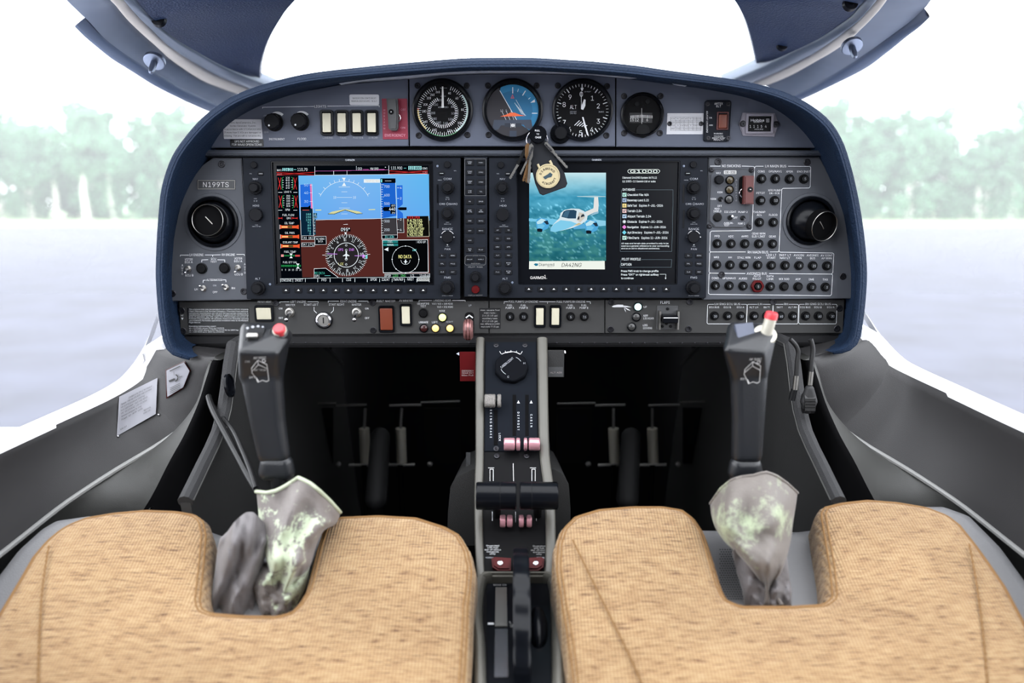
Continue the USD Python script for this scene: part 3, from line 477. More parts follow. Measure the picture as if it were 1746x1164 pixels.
ar.put('lettering', ip)
ar = Art(toP(LOWH), zD); wl = 4.6
EB = [('LH ENG ECU BUS', 297, 655, 478, ['ECU BUS', 'ECU B', 'ECU A'], [358, 477, 596], 'left engine ECU box'), ('LH', 655, 889, 772, ['ALT LH', 'BATT'], [715, 832], 'left hand box'), ('RH', 889, 1119, 1006, ['BATT', 'ALT RH'], [950, 1066], 'right hand box'), ('RH ENG ECU BUS', 1123, 1466, 1296, ['ECU BUS', 'ECU B', 'ECU A'], [1180, 1295, 1410], 'right engine ECU box')]
for t, x0, x1, xc, names, xs, box in EB:
    hw = 118 if len(t) > 4 else 20
    ar.line([(xc - hw - 6, 151), (x0 + 10, 151), (x0 + 2, 159), (x0 - 3, 318), (x0 + 6, 328), (x1 - 12, 328), (x1 - 6, 318), (x1, 160), (x1 - 8, 151), (xc + hw + 6, 151)], wl, W); ar.text(t, xc, 149, 18, W, 2*hw - 6)
    for n, x in zip(names, xs): ar.text(n, x, 178, 16, W, 13*len(n))
ar.put('lettering', ip)
for (t, x0, x1, xc, names, xs, box) in EB:
    for n, x in zip(names, xs): breaker(zD, *zD(x, 254), {'A': '30', 'S': '30'}.get(n[-1], '60') if 'ECU' in n else '60', f'black circuit breaker under the {n} legend in the {box}', 'circuit breakers on the lower strip', LOWH)
for x, t, e in ((152, '', 'left engine fuel pump A'), (271, '7.5', 'left engine fuel pump B'), (682, '', 'right engine fuel pump A'), (801, '7.5', 'right engine fuel pump B')):
    breaker(zC, *zC(x, 253), t or '5', f'round black circuit breaker below the {e} legend', 'fuel pump breakers', LOWH)
# ---- switches, knobs and lamps
def rocker(px, py, w, h, label, hh=0.0, mat='cream', wi=None, hi=None, group=None, tilt=.0012):
    o = On(PV, 'rocker_switch', label, 'switch', px, py, hh, group); k = o.k; w, h = w*k, h*k; wi, hi = (wi or 14)*k, (hi or 30)*k
    o.obj('housing', frame(w, h, (w - wi)/2 - .0004, 0, .0035, .003), 'gloss_black'); o.obj('housing_base', rbox(w - .002, h - .002, 0, .0006, .002), 'soft_black')
    q = rr2(wi, hi, .0009)
    top = np.column_stack([q, .0042 + tilt * np.sign(q[:, 1]) * np.abs(q[:, 1] / (hi/2))])
    mid = np.column_stack([q*.999, np.full(len(q), .0006)]); inn = top.copy(); inn[:, :2] *= .94; inn[:, 2] += .0005
    cc = rings([mid, top, inn], cap1=True); o.obj('rocker', cc, mat)
    return o
for i, (x, n) in enumerate(((558, 'leftmost cream rocker switch in the lights row, landing'), (583.5, 'second cream rocker switch in the lights row, above TAXI'), (609, 'third cream rocker switch in the lights row, above POSITION'), (634.5, 'rightmost cream rocker switch in the lights row, above STROBE'))):
    rocker(x, 209.5, 22, 42, n, wi=14, hi=31.5, group='light switches', tilt=-.0012)
rocker(451, 534, 32, 28, 'square cream rocker switch under the PITOT HEAT legend, behind the left stick', LOWH, wi=24.5, hi=20)
rocker(659.5, 543.5, 27, 46, 'large rust-red rocker switch under the ELECT MASTER legend', LOWH, mat='rust', wi=21, hi=37)
rocker(692.5, 536.5, 20.5, 38, 'cream rocker switch under the AV MASTER legend', LOWH, wi=13.5, hi=29.5)
rocker(920.3, 539, 20, 38.5, 'cream rocker switch of the left engine fuel pumps', LOWH, wi=12.8, hi=29); rocker(946.8, 539, 20, 38.5, 'cream rocker switch of the right engine fuel pumps', LOWH, wi=12.8, hi=29)
def toggle(px, py, label, hh=0.0, up=True, big=False, group='toggle switches', pl_=PV, parent=None):
    k = 1.6 if big else 1.0
    o = On(pl_, 'toggle_switch', label, 'switch', px, py, hh, group)
    o.obj('bushing', lathe([(.0042*k, 0), (.0042*k, .0016), (.0034*k, .002), (.0034*k, .004), (.0028*k, .0045), (.0016*k, .0042), (.0001, .004)], 18), 'steel')
    d = 1 if up else -1
    p = np.array([[0, 0, .003], [0, d*.002*k, .008*k], [0, d*.0045*k, .0125*k]]); o.obj('lever', tube(p, [.0011*k, .0013*k, .0016*k], 10), 'chrome'); b = trimesh.creation.icosphere(2, .0021*k); b.apply_translation(p[-1]); o.obj('lever_tip', b, 'chrome')
for x, y, n in ((214, 864, 'small toggle switch under the left engine VOTER legend'), (565, 858, 'small toggle switch under the right engine VOTER legend'), (320, 1003, 'alternator toggle switch beside the LH legend'), (480, 996, 'alternator toggle switch beside the RH legend')): toggle(*z4(x, y), n, up=y > 900)
toggle(494.5, 532.5, 'large ball-ended toggle switch under the LEFT ENGINE MASTER legend', LOWH, False, True, 'engine master switches'); toggle(608.5, 532.5, 'large ball-ended toggle switch under the RIGHT ENGINE MASTER legend', LOWH, False, True, 'engine master switches')
def button(px, py, label, r=.0062, hh=0.0, mat='soft_black', group=None):
    o = On(PV, 'push_button', label, 'button', px, py, hh, group); o.obj('bezel_ring', lathe([(r*1.15, 0), (r*1.15, .0016), (r, .0022), (r*.9, .0012)], 24, c1=False), 'black'); o.obj('cap', lathe([(r*.92, 0), (r*.92, .004), (r*.8, .0048), (.0001, .005)], 22), mat)
button(*z4(309, 862), 'left round black ECU TEST push button', .0065, group='test buttons'); button(*z4(471, 859), 'right round black ECU TEST push button', .0065, group='test buttons'); button(722, 533.5, 'round black push button under the GEAR/FIRE TEST legend', .0058, LOWH)
def lamp(px, py, label, mat, r=.0052, group=None, hh=LOWH):
    o = On(PV, 'indicator_lamp', label, 'indicator lamp', px, py, hh, group); o.obj('bezel_ring', lathe([(r*1.22, 0), (r*1.22, .0022), (r*1.05, .003), (r*.95, .001)], 24, c1=False), 'gloss_black'); o.obj('lens', lathe([(r*.97, 0), (r*.95, .0022), (r*.6, .0034), (.0001, .0037)], 22), mat)
lamp(*zB(833, 369), 'lit yellow-green indicator lamp under the NOSE legend', 'lamp_green', .0054); lamp(*zB(604, 503), 'dark red unlit indicator lamp under the UNSAFE legend', 'lens_red'); lamp(*zB(747, 503), 'lit amber indicator lamp under the LEFT legend', 'lamp_amber'); lamp(*zB(926, 503), 'lit amber indicator lamp under the RIGHT legend', 'lamp_amber')
lamp(*zC(1271, 168), 'lit pale cyan flap lamp beside the UP legend', 'lamp_cyan', .0052); lamp(*zC(1257, 257), 'grey unlit flap lamp beside the APP legend', 'lens_grey', .0052); lamp(*zC(1216, 343), 'grey unlit flap lamp beside the LDG legend', 'lens_grey', .0052)
def dimmer(px, py, label, r=.0118, mark=(-4, 12)):
    o = On(PV, 'dimmer_knob', label, 'knob', px, py, 0, 'light dimmer knobs'); o.obj('skirt', lathe([(r, 0), (r, .002), (r*.93, .003), (r*.86, .003)], 30), 'black'); o.obj('grip', lathe([(r*.86, .002), (r*.84, .013), (r*.74, .0145), (.0001, .0146)], 36, flute=.03, nf=12), 'knob')
    a = Art(lambda x, y, z: np.array([x*.0008, -y*.0008, .0147 + z])); a.disc(mark[0], mark[1]*.55, 1.6, W); a.put('pointer_dot', o.t)
dimmer(468, 208.5, 'round black dimmer knob above the INSTRUMENT legend'); dimmer(512.5, 207.5, 'round black dimmer knob above the FLOOD legend')
# key switch
o = On(PV, 'key_switch', 'round steel ignition key switch between the START legends', 'key switch', *zA(1133, 272), LOWH); o.obj('black_ring', lathe([(.0122, 0), (.0122, .002), (.0112, .0026), (.01, .001)], 32, c1=False), 'gloss_black'); o.obj('steel_ring', lathe([(.0112, 0), (.0108, .004), (.0085, .005), (.0076, .0038), (.0076, .002)], 32, c1=False), 'chrome'); o.obj('barrel', lathe([(.0074, 0), (.0074, .0042), (.0001, .0042)], 28), 'steel'); o.obj('keyhole', rbox(.0018, .0085, .003, .0046, .0006), 'black')
# landing gear lever
o = On(PV, 'landing_gear_lever', 'landing gear lever with pinkish wheel-shaped knob below the UP legend', 'lever', 800.5, 556, LOWH); o.obj('slot_plate', rbox(.013, .032, 0, .001, .005, cy=.004), 'soft_black'); o.obj('shaft', tube([[0, .004, 0], [0, .001, .02]], .003, 12), 'steel')
wh = lathe([(.006, -.0065), (.0115, -.0065), (.0142, -.004), (.0148, 0), (.0142, .004), (.0115, .0065), (.006, .0065)], 36); wh.apply_transform(trimesh.transformations.rotation_matrix(math.pi/2, (0, 1, 0))); wh.apply_translation((0, 0, .03)); o.obj('wheel_knob', wh, 'pink_dark')
for s_ in (-.0022, .0022): g_ = lathe([(.0149, s_-.0004), (.0151, s_), (.0149, s_+.0004)], 36, c0=False, c1=False); g_.apply_transform(trimesh.transformations.rotation_matrix(math.pi/2, (0, 1, 0))); g_.apply_translation((0, 0, .03)); o.obj('groove', g_, 'lens_red')
a = Art(lambda x, y, z: np.array([x*.001, -y*.001, .0012 + z])); a.line([(-4.5, -12.5), (0, -16), (4.5, -12.5)], 1.8, W); a.put('up_arrow', o.t)
# flap selector
o = On(PV, 'flap_selector', 'flap selector with black lever and white line below the FLAPS legend', 'flap selector', 1138.5, 541, LOWH); k = o.k
o.obj('plate', rbox(36*k, 42*k, 0, .0012, .001, cx=-1*k), 'flap_grey')
for sx in (-15.5, 15.5): o.obj('side_cheek', prism(Polygon([(sx*k - .0013, -19*k), (sx*k + .0013, -19*k), (sx*k + .0013, 12*k), (sx*k - .0013, 12*k)]), .001, .012, .0006), 'steel')
o.obj('lever', rings([lift(rr2(24*k, 13*k, .002), .001, 0, 0), lift(rr2(26*k, 13*k, .002), .02, 0, 0), lift(rr2(24*k, 10*k, .002), .022, 0, 0)]), 'gloss_black'); a = Art(lambda x, y, z: np.array([x*k, -y*k, .0222 + z])); a.rect(-12, -4, 12, -2.4, W); a.put('white_line', o.t)
for x, y in ((-9, 15), (5, 15), (-2, 10), (-1, -15)): o.obj('stud', lathe([(.0022, .001), (.002, .0028), (.0001, .003)], 12, x*k, -y*k), 'black')
# placards
def placard(px0, py0, px1, py1, label, mat, lines, col, hcap, step, h=0.0, r=.001, al='c', y0=None, w=None, thick=.0006, name='placard', bold=False):
    cx, cy = (px0+px1)/2, (py0+py1)/2; o = On(PV, name, label, 'placard', cx, cy, h); o.obj('sheet', rbox((px1-px0)*o.k, (py1-py0)*o.kv, 0, thick, r, .0001), mat)
    a = Art(lambda x, y, z: np.r_[o.L(x, y), thick + z], z0=.00005); yy = y0 if y0 is not None else cy - step*(len(lines)-1)/2
    a.lines(lines, {'c': cx, 'l': px0 + 2}[al], yy, hcap, step, col, w, al, bold); a.put('lettering', o.t); return o
K_ = C(30)
placard(381, 203.5, 447, 237, 'white placard about aerodynamic parts at the upper left panel corner', 'placard_white', ['Micro AeroDynamics, Inc.', 'Vortex Generator System', 'in accordance with STC#SA00208SE', 'If more than 5 VGs are damaged or', 'missing, The aircraft is not airworthy'], K_, 3.0, 5.6, w=[46, 44, 63, 63, 63])
placard(393, 237.6, 449.5, 250, 'small black placard saying GPS not approved for WAAS operations', 'placard_black', ['GPS NOT APPROVED', 'FOR WAAS OPERATIONS'], W, 3.6, 5.4, w=[42, 51], h=.0001)
placard(596, 161, 646.5, 179, 'small white rounded placard about navigation lights above the switches', 'placard_white', ['NAVIGATION LIGHTS MUST', 'REMAIN ON FOR VFR - N OLY'], K_, 2.6, 5, w=[40, 44], r=.002)
placard(320.5, 524.5, 425.5, 568, 'black text placard at the left end of the lower strip', 'placard_black', ['This airplane may only be operated in accordance with the Airplane', 'Flight Manual in the Normal Category. Provided that national', 'operational requirements are met and the appropriate equipment is', 'installed and operational, this airplane is approved for the following', 'kinds of operation: day VFR, night VFR, IFR and flight into known or', 'forecast icing conditions. All aerobatic maneuvers including spinning', 'are prohibited. For further operational limitations refer to the Airplane', 'Flight Manual.', '', 'Operating maneuvering speed:', 'vo = 119 KIAS above 1542 kg / 3400 lb', 'vo = 112 KIAS above 1700 kg (3748 lb) to 1800 kg', 'vo = 122 KIAS up to 1542 kg (3400 lb)'], W, 1.9, 3.2, LOWH, al='l', w=[101, 101, 101, 101, 101, 101, 101, 20, 1, 46, 60, 84, 60])
placard(817.5, 525, 853.5, 560, 'black placard giving usable fuel beside the gear lever', 'placard_black', ['max. usable fuel', 'main tank:', '2 x 25 US gal', 'auxiliary tank', '2 x 13 US gal', 'max. difference LH/RH', 'main tank: 5 US gal'], C(170), 2.6, 4.7, LOWH, w=[33, 20, 26, 26, 26, 33, 30])
o = On(PV, 'registration_plate', 'engraved dark plate reading N199TS above the left air vent', 'plate', 369.3, 314.5); o.obj('plate', rbox(64*o.k, 15.5*o.k, 0, .001, .0006), 'panel'); a = Art(lambda x, y, z: np.r_[o.L(x, y), .001 + z], z0=.00005); a.rect(338, 307.5, 401, 322, C(62, 63, 66)); a.line([(338, 307.5), (401, 307.5), (401, 322), (338, 322)], .8, C(160, 158, 150), True); a.text('N199TS', 368.5, 314.7, 8.4, C(220), 44); a.put('lettering', o.t)
o = On(PV, 'calibration_card', 'white compass calibration card with a printed grid', 'card', 1168, 211); o.obj('card', rbox(62*o.k, 35*o.k, 0, .0006, .0005, .0001), 'placard_white'); zc = zm(1040, 120, 4.157); a = Art(lambda x, y, z: np.r_[o.L(x, y), .0006 + z], zc, z0=.00005)
for i in range(5): a.line([(428, 331 + i*23.5), (644, 333 + i*23.5)], 1.6, C(90))
for i in range(8): a.line([(428 + [0, 37, 68, 98, 128, 158, 186, 216][i], 331), (428 + [0, 37, 68, 98, 128, 158, 186, 216][i], 426)], 1.6, C(90))
for j, row in enumerate((['FOR', 'N', '30', '60', 'E', '120', '150'], ['STEER', '000', '029', '061', '090', '121', '152'], ['FOR', 'S', '210', '240', 'W', '300', '330'], ['STEER', '180', '211', '240', '270', '302', '331'])):
    for i, t in enumerate(row): a.text(t, [446, 480, 511, 541, 571, 600, 629][i], 343 + j*23.5, 9, C(60), min(26, 9*len(t)))
a.put('printed_grid', o.t)
for x in (422, 646): screw(*zc(x, 378), .0006, .003)
# emergency horizon switch
o = On(PV, 'emergency_switch', 'red emergency plate with dark guarded switch beside the light switches', 'switch', 673.5, 203); k = o.k
zq = zm(640, 150, 12.25); o.obj('plate', rbox(43*k, 67*k, 0, .0008, .0006, .0002), 'red_plate')
gp = [o.L(*zq(x, y)) for x, y in ((255, 240), (480, 240), (500, 560), (490, 850), (460, 900), (350, 900), (300, 860), (285, 600))]
o.obj('guard', prism(Polygon(gp), .0008, .012, .002), 'flap_grey'); c = o.L(*zq(360, 520)); o.obj('hole_rim', lathe([(.0034, .012), (.0034, .0125), (.0024, .0126), (.0024, .0122)], 18, *c, c1=False), 'soft_black'); o.obj('hole', lathe([(.0025, .0121), (.0001, .0122)], 16, *c), 'black'); b = trimesh.creation.icosphere(2, .0011); b.apply_translation((*c, .0128)); o.obj('switch_tip', b, 'chrome')
q = np.array([[*o.L(*zq(500, y)), .005] for y in (560, 640, 715)]); q[1, 0] += .0022; o.obj('guard_spring', tube(smooth_line(q, 8), .0008, 8), 'chrome')
a = Art(lambda x, y, z: np.r_[o.L(x, y), .0008 + z], zq, z0=.00005)
for i, t in enumerate('HORIZON'): a.text(t, 190, 462 + i*64, 34, C(210, 150, 170))
a.text('OFF', 585, 455, 40, C(210, 150, 170), 100); a.text('ON', 580, 830, 40, C(210, 150, 170), 90); a.text('EMERGENCY', 415, 988, 56, C(225, 160, 180), 430); a.put('lettering', o.t)
# emergency beacon switch unit
o = On(PV, 'beacon_switch_unit', 'black emergency beacon switch unit with red rocker beside the calibration card', 'switch unit', 1222.3, 206.5); k = o.k
o.obj('body', rbox(44*k, 68*k, 0, .004, .003, .001), 'bezel'); c = o.L(*zc(792, 360)); o.obj('rocker_frame', frame(20*k, 30*k, 2.5*k, .004, .006, .001, cx=c[0], cy=c[1]), 'red_dull'); o.obj('rocker', rbox(14*k, 23*k, .004, .0075, .001, .001, cx=c[0], cy=c[1]-.0008), 'rust')
a = Art(lambda x, y, z: np.r_[o.L(x, y), .004 + z], zc, z0=.00005); a.lines(['ARTEX', 'ELT'], 765, 238, 15, 18, W, [60, 34]); a.text('EMERGENCY LOCATOR', 684, 366, 11, W, 150, rot=-90); a.text('ON', 708, 338, 11, W); a.text('ARM', 710, 390, 11, W, 26); a.text('WARNING', 762, 450, 10, W, 64); a.lines(['FOR AVIATION', 'EMERGENCY USE ONLY', 'PENALTY'], 765, 468, 10, 13, W, [64, 92, 70]); a.put('lettering', o.t)
for x, y in ((687, 240), (833, 240), (690, 482), (832, 482)):
    c = o.L(*zc(x, y)); o.obj('screw', lathe([(.003, .004), (.003, .0048), (.0015, .005), (.0001, .0045)], 14, *c), 'screw')
# hour meter
o = On(PV, 'hour_meter', 'six-sided pale hour meter at the upper right panel corner', 'hour meter', 1293, 212.5); k = o.k
hx = [o.L(*zc(x, y)) for x, y in ((940, 300), (1165, 304), (1192, 375), (1162, 470), (940, 464), (914, 385))]; o.obj('flange', prism(Polygon(hx), 0, .003, .001), 'meter'); c = o.L(*zc(1054, 381)); o.obj('window_frame', frame(47*k, 33*k, 4*k, .003, .006, .001, cx=c[0], cy=c[1]), 'meter'); o.obj('window', rbox(40*k, 26*k, .003, .0036, .0005, .0002, c[0], c[1]), 'black')
a = Art(lambda x, y, z: np.r_[o.L(x, y), .0036 + z], zc, z0=.00005); a.text('Hobbs', 1040, 355, 17, W, 96, bold=True); a.text('QUARTZ', 1044, 368, 9, W, 64); a.text('8', 1112, 357, 16, W); a.line([(1103, 346), (1121, 346), (1121, 368), (1103, 368)], 2, W, True)
for i, t in enumerate('11154'): a.text(t, 990 + i*26 + (4 if i == 4 else 0), 398, 19, W, 10)
a.text('HOURS', 1050, 419, 8, W, 60); a.put('lettering', o.t)
for x, y in ((937, 380), (1172, 384)): c = o.L(*zc(x, y)); o.obj('screw', lathe([(.0042, .003), (.0042, .0042), (.002, .0046), (.0001, .004)], 16, *c), 'screw')
# ---- round gauges
zg = zm(680, 90, 4.365); zs = zm(700, 130, 10.12)
def gauge(name, label, px, py, R):
    o = On(PV, name, label, 'gauge', px, py); r = R*o.k
    o.obj('bezel', lathe([(r, -.002), (r, .004), (r*.985, .0062), (r*.93, .007), (r*.865, .004), (r*.86, .0008)], 64, c1=False, c0=False), 'gloss_black'); o.obj('dial', lathe([(r*.9, .0004), (r*.9, .0010), (.0001, .0010)], 48), 'soft_black')
    o.a = Art(lambda x, y, z: np.r_[o.L(x, y, .001), .001 + z]); o.r = r; return o
def glassit(o): o.obj('glass', lathe([(o.r*.868, .0034), (.0001, .0035)], 48, c0=False), 'glass')
o = gauge('airspeed_indicator', 'round airspeed indicator with green arc, leftmost of the large dials', 755, 188, 52); a = o.a; a.fm = zs; cx, cy = 557, 592
for t, x, y in (('40', 672, 292), ('60', 800, 378), ('80', 897, 576), ('100', 848, 805), ('120', 668, 940), ('140', 414, 922), ('160', 255, 782), ('180', 232, 604), ('200', 258, 488), ('220', 318, 376), ('240', 378, 318), ('260', 470, 272)): a.text(t, x, y, 40, W, 24*len(t))
for i in range(44): a.tick(cx, 625, 215, 268, 22 + i*7.35, 12, W)
for t, x, y in (('60', 672, 462), ('80', 726, 527), ('100', 745, 640), ('120', 692, 742), ('140', 604, 808), ('160', 486, 797), ('180', 414, 733), ('200', 388, 634), ('250', 436, 490), ('300', 510, 412)): a.text(t, x, y, 38, G, 26*len(t))
a.text('AIRSPEED', 565, 536, 26, G, 180); a.text('KNOTS', 565, 346, 22, G, 90); a.text('MPH', 570, 205, 20, G, 110)
a.arc(cx, cy, 425, 30, C(190, 220, 215), 52, 148); a.arc(cx, cy, 440, 16, C(60, 130, 80), 146, 220); a.arc(cx, cy, 425, 26, C(215, 190, 110), 222, 272); a.arc(cx, cy, 425, 30, C(190, 40, 50), 272, 276)
for i in range(64): 
    an = 20 + i*5.2; a.tick(cx, cy, 372 + (14 if i % 2 else 0), 436, an, 9, W) if an < 345 else None
a.poly([(543, 180), (568, 180), (580, 545), (536, 545)], C(235)); a.put('dial_print', o.t); glassit(o)
AI = o = gauge('attitude_indicator', 'round standby attitude indicator with blue sky half, centre dial', 874, 188, 52); a = o.a; a.fm = zg; cx, cy = 848, 428
t_ = np.radians(np.linspace(-28, 150, 40)); a.poly(np.vstack([[(752, 282)], np.column_stack([cx + 192*np.sin(t_), cy - 192*np.cos(t_)]), [(886, 515)]]), C(30, 128, 176)); a.disc(cx, 432, 148, C(24, 108, 152)); t2 = np.radians(np.linspace(140, 330, 40)); a.poly(np.vstack([[(886, 520), (752, 280)], np.column_stack([cx + 196*np.sin(t2), cy - 196*np.cos(t2)])[::-1]]), C(38, 36, 44))
a.line([(752, 282), (886, 515)], 5, W); a.line([(848, 258), (848, 300)], 7, W); a.line([(942, 284), (922, 316)], 7, W); a.line([(992, 450), (1030, 450)], 6, W); a.line([(890, 270), (884, 290)], 4, W); a.line([(965, 345), (978, 334)], 4, W); a.poly([(978, 372), (1012, 345), (1014, 368)], W)
a.poly([(846, 308), (832, 340), (860, 340)], C(220, 90, 100)); a.poly([(846, 318), (840, 334), (852, 334)], C(24, 108, 152))
for i in range(5): a.line([(848 + i*14, 356 + i*16), (905 + i*10, 452 + i*4)] if i else [(872, 350), (938, 466)], 4, C(190, 205, 215))
for i in range(3): a.line([(766 + i*34, 434), (806 + i*28, 514)], 4, C(190, 195, 200))
for x, t in ((766, '15'), (800, '5')): a.text(t, x, 430, 16, G)
a.poly([(754, 474), (800, 460), (830, 445), (862, 445), (900, 460), (940, 470), (850, 473)], C(250, 110, 60)); a.poly([(708, 500), (985, 498), (1000, 580), (945, 560), (930, 535), (760, 540), (742, 570), (694, 580)], C(56, 66, 84)); a.rect(788, 524, 912, 552, C(30, 40, 56)); a.disc(849, 540, 13, C(215)); a.line([(834, 526), (834, 556)], 3, W); a.line([(864, 526), (864, 556)], 3, W); a.rect(824, 580, 876, 624, C(44, 56, 76)); a.put('dial_print', o.t); glassit(o)
o = gauge('altimeter', 'round altimeter with white pointer, rightmost of the large dials', 993, 188, 52); a = o.a; a.fm = zg; cx, cy = 1364, 430
for i in range(50):
    if i % 5: a.tick(cx, cy, 180, 196, i*7.2, 4, W)
    else: a.tick(cx, cy, 165, 196, i*7.2, 7, W)
for t, x, y in (('0', 1358, 308), ('1', 1440, 338), ('2', 1484, 396), ('3', 1484, 510), ('4', 1436, 572), ('5', 1353, 596), ('6', 1271, 570), ('7', 1231, 518), ('8', 1230, 385), ('9', 1274, 330)): a.text(t, x, y, 36, W)
a.text('ALT', 1298, 404, 30, W, 50); a.lines(['100 FEET', '1000 FEET'], 1298, 438, 9, 13, G, 50); a.text('20 FEET', 1405, 290, 8, G, 50); a.text('INHG', 1506, 440, 12, G, 40)
for i in range(5): a.line([(1308 + i*18, 540 + i*3), (1344 + i*14, 505 + i*9)], 6, W)
a.poly([(1352, 262), (1376, 262), (1366, 284), (1360, 284)], W); a.poly([(1356, 405), (1378, 345), (1390, 350), (1388, 395), (1372, 426), (1356, 420)], W); a.poly([(1363, 480), (1374, 478), (1412, 610), (1406, 618), (1398, 608)], W); a.line([(1358, 290), (1358, 408)], 4, W); a.put('dial_print', o.t); glassit(o)
kc = o.L(*zg(1204, 598), .006); o.obj('knob_boss', lathe([(.0135, .0004), (.0135, .0035), (.0125, .005), (.010, .005)], 32, *kc), 'gloss_black'); o.obj('setting_knob', lathe([(.0088, .004), (.0086, .010), (.0075, .0112), (.0001, .0113)], 36, *kc, flute=.03, nf=18), 'knob')
o = gauge('magnetic_compass', 'round black magnetic compass with curved scale window', 1094.3, 196, 37); a = o.a; a.fm = zc
a.rect(138, 300, 300, 372, C(12, 14, 18)); a.line([(225, 268), (225, 378)], 2.5, C(220))
for i in range(17): a.line([(148 + i*9.4, 316 + abs(i-8)*.6), (148 + i*9.4, 334 + abs(i-8)*.5)], 4, C(225))
for t, x in (('15', 156), ('12', 190), ('E', 230), ('6', 264)): a.text(t, x, 350, 20, C(225), 26 if len(t) > 1 else None)
a.put('dial_print', o.t); glassit(o); cB = o.L(*zc(232, 430)); o.obj('corrector', lathe([(.009, .0005), (.009, .003), (.0001, .003)], 24, *cB), 'black')
for x, y in ((190, 240), (265, 222)): c = o.L(*zc(x, y)); o.obj('stud', lathe([(.003, .0005), (.003, .0025), (.0001, .0025)], 14, *c), 'black')
# ---- air vents
for px, py, R, tx, ty, nm, ball in ((364, 378.5, 49, -.24, .2, 'left', (358, 376, 29)), (1381.3, 376.3, 47, .75, -.3, 'right', (1401, 384, 25))):
    o = On(PV, 'air_vent', f'round black eyeball air vent at the {nm} end of the panel', 'air vent', px, py, 0, 'eyeball air vents'); r = R*o.k
    o.obj('flange', lathe([(r, 0), (r*.99, .0016), (r*.9, .002), (r*.86, .001)], 64, c1=False), 'panel'); o.obj('ring', lathe([(r*.87, 0), (r*.87, .004), (r*.82, .006), (r*.76, .004), (r*.74, -.01), (.0001, -.011)], 56), 'gloss_black')
    nb = trimesh.creation.icosphere(4, r*.74); v = nb.vertices.copy(); hh_ = r*(.3 if nm == 'left' else .5); d = np.r_[o.L(ball[0], ball[1], hh_), hh_ + r*.18]; d /= np.linalg.norm(d); q = v @ d; cut = r*(.45 if nm == 'left' else .62); v += np.outer(np.minimum(0, cut - q), d); nb = tm(v, nb.faces); nb.apply_translation((0, 0, -r*.18)); o.obj('eyeball', nb, 'gloss_black')
    R3 = trimesh.geometry.align_vectors((0, 0, 1), d); cc = d*cut + (0, 0, -r*.18)
    for nmx, mesh, m in (('outlet_ring', lathe([(r*.56, -.002), (r*.56, .009), (r*.53, .0105), (r*.5, .009), (r*.5, .004), (.0001, .004)], 48), 'deep'), ('rim_line', lathe([(r*.545, .0102), (r*.53, .0108), (r*.515, .0102)], 48, c0=False, c1=False), 'steel'), ('flap_slot', rbox(.0016, r*.36, .004, .0056, .0005), 'steel')):
        mesh = cat([mesh]); 
        if nmx == 'flap_slot': mesh.apply_transform(trimesh.transformations.rotation_matrix(math.radians(50), (0, 0, 1)))
        mesh.apply_transform(R3); mesh.apply_translation(cc); o.obj(nmx, mesh, m)
# ---- de-ice control unit
o = On(PV, 'deice_control_unit', 'eight-sided grey de-ice control unit with three lamps and dull red guard', 'control unit', *z8(252, 394)); zi = zm(1195, 270, 8.957)
oc = [o.L(*zi(x, y)) for x, y in ((225, 165), (690, 165), (778, 250), (745, 960), (640, 1052), (215, 1052), (122, 950), (145, 255))]
o.obj('face', prism(Polygon(oc), 0, .0022, .0008), 'panel')
for x, y in ((160, 172), (775, 175), (132, 1034), (737, 1036)): c = o.L(*zi(x, y)); o.obj('screw', lathe([(.0036, 0), (.0036, .0014), (.0018, .0018), (.0001, .001)], 16, *c), 'screw')
a = Art(lambda x, y, z: np.r_[o.L(x, y, .0022), .0022 + z], zi, z0=.00005); a.line(np.array([(225, 165), (690, 165), (778, 250), (745, 960), (640, 1052), (215, 1052), (122, 950), (145, 255)]), 5, C(50), True)
a.text('MAX', 268, 222, 26, W, 70); a.poly([(360, 182), (535, 182), (545, 192), (545, 232), (535, 242), (360, 242), (350, 232), (350, 192)], C(190)); a.text('DE-ICE', 448, 212, 34, C(60), 150, bold=True)
for i, t in enumerate('ALTERNATE'): a.text(t, 542, 330 + i*39, 26, G)
for t, x, y, w in (('HIGH', 290, 516, 80), ('NORM', 190, 618, 84), ('OFF', 285, 726, 70), ('WIND-', 252, 768, 90), ('SHIELD', 252, 806, 122), ('ICE LIGHT', 448, 816, 180), ('PUMP 2', 642, 818, 140), ('OFF', 526, 904, 64), ('ANNUN-', 425, 986, 150), ('TEST', 392, 1020, 84), ('PUMP 1', 618, 994, 108)): a.text(t, x, y, 28, W, w)
a.put('lettering', o.t)
def part_at(px, py): return o.L(px, py)
c = o.L(*zi(262, 328)); o.obj('knob', lathe([(.006, .002), (.0058, .009), (.005, .0102), (.0001, .0103)], 28, *c, flute=.04, nf=14), 'knob')
for i, (x, y, m) in enumerate(((434, 332, 'lens_amber'), (427, 478, 'lens_amber'), (420, 625, 'lens_grey'))): c = o.L(*zi(x, y)); l_ = o.obj('lamp_holder', lathe([(.0058, .002), (.0058, .004), (.0052, .005), (.0046, .0036)], 24, *c, c1=False), 'gloss_black'); o.obj('lens', lathe([(.0047, .002), (.0046, .0044), (.003, .0054), (.0001, .0058)], 22, *c), m, l_)
for x, y, d in ((293, 622, -1), (437, 904, 1), (632, 908, -1)):
    c = o.L(*zi(x, y)); l_ = o.obj('toggle_base', lathe([(.0032, .002), (.0032, .0038), (.0026, .0044), (.0001, .004)], 16, *c), 'black'); o.obj('toggle_lever', tube([[c[0], c[1], .004], [c[0] + .001, c[1] + d*.0022, .011]], [.0009, .0015], 10), 'chrome', l_)
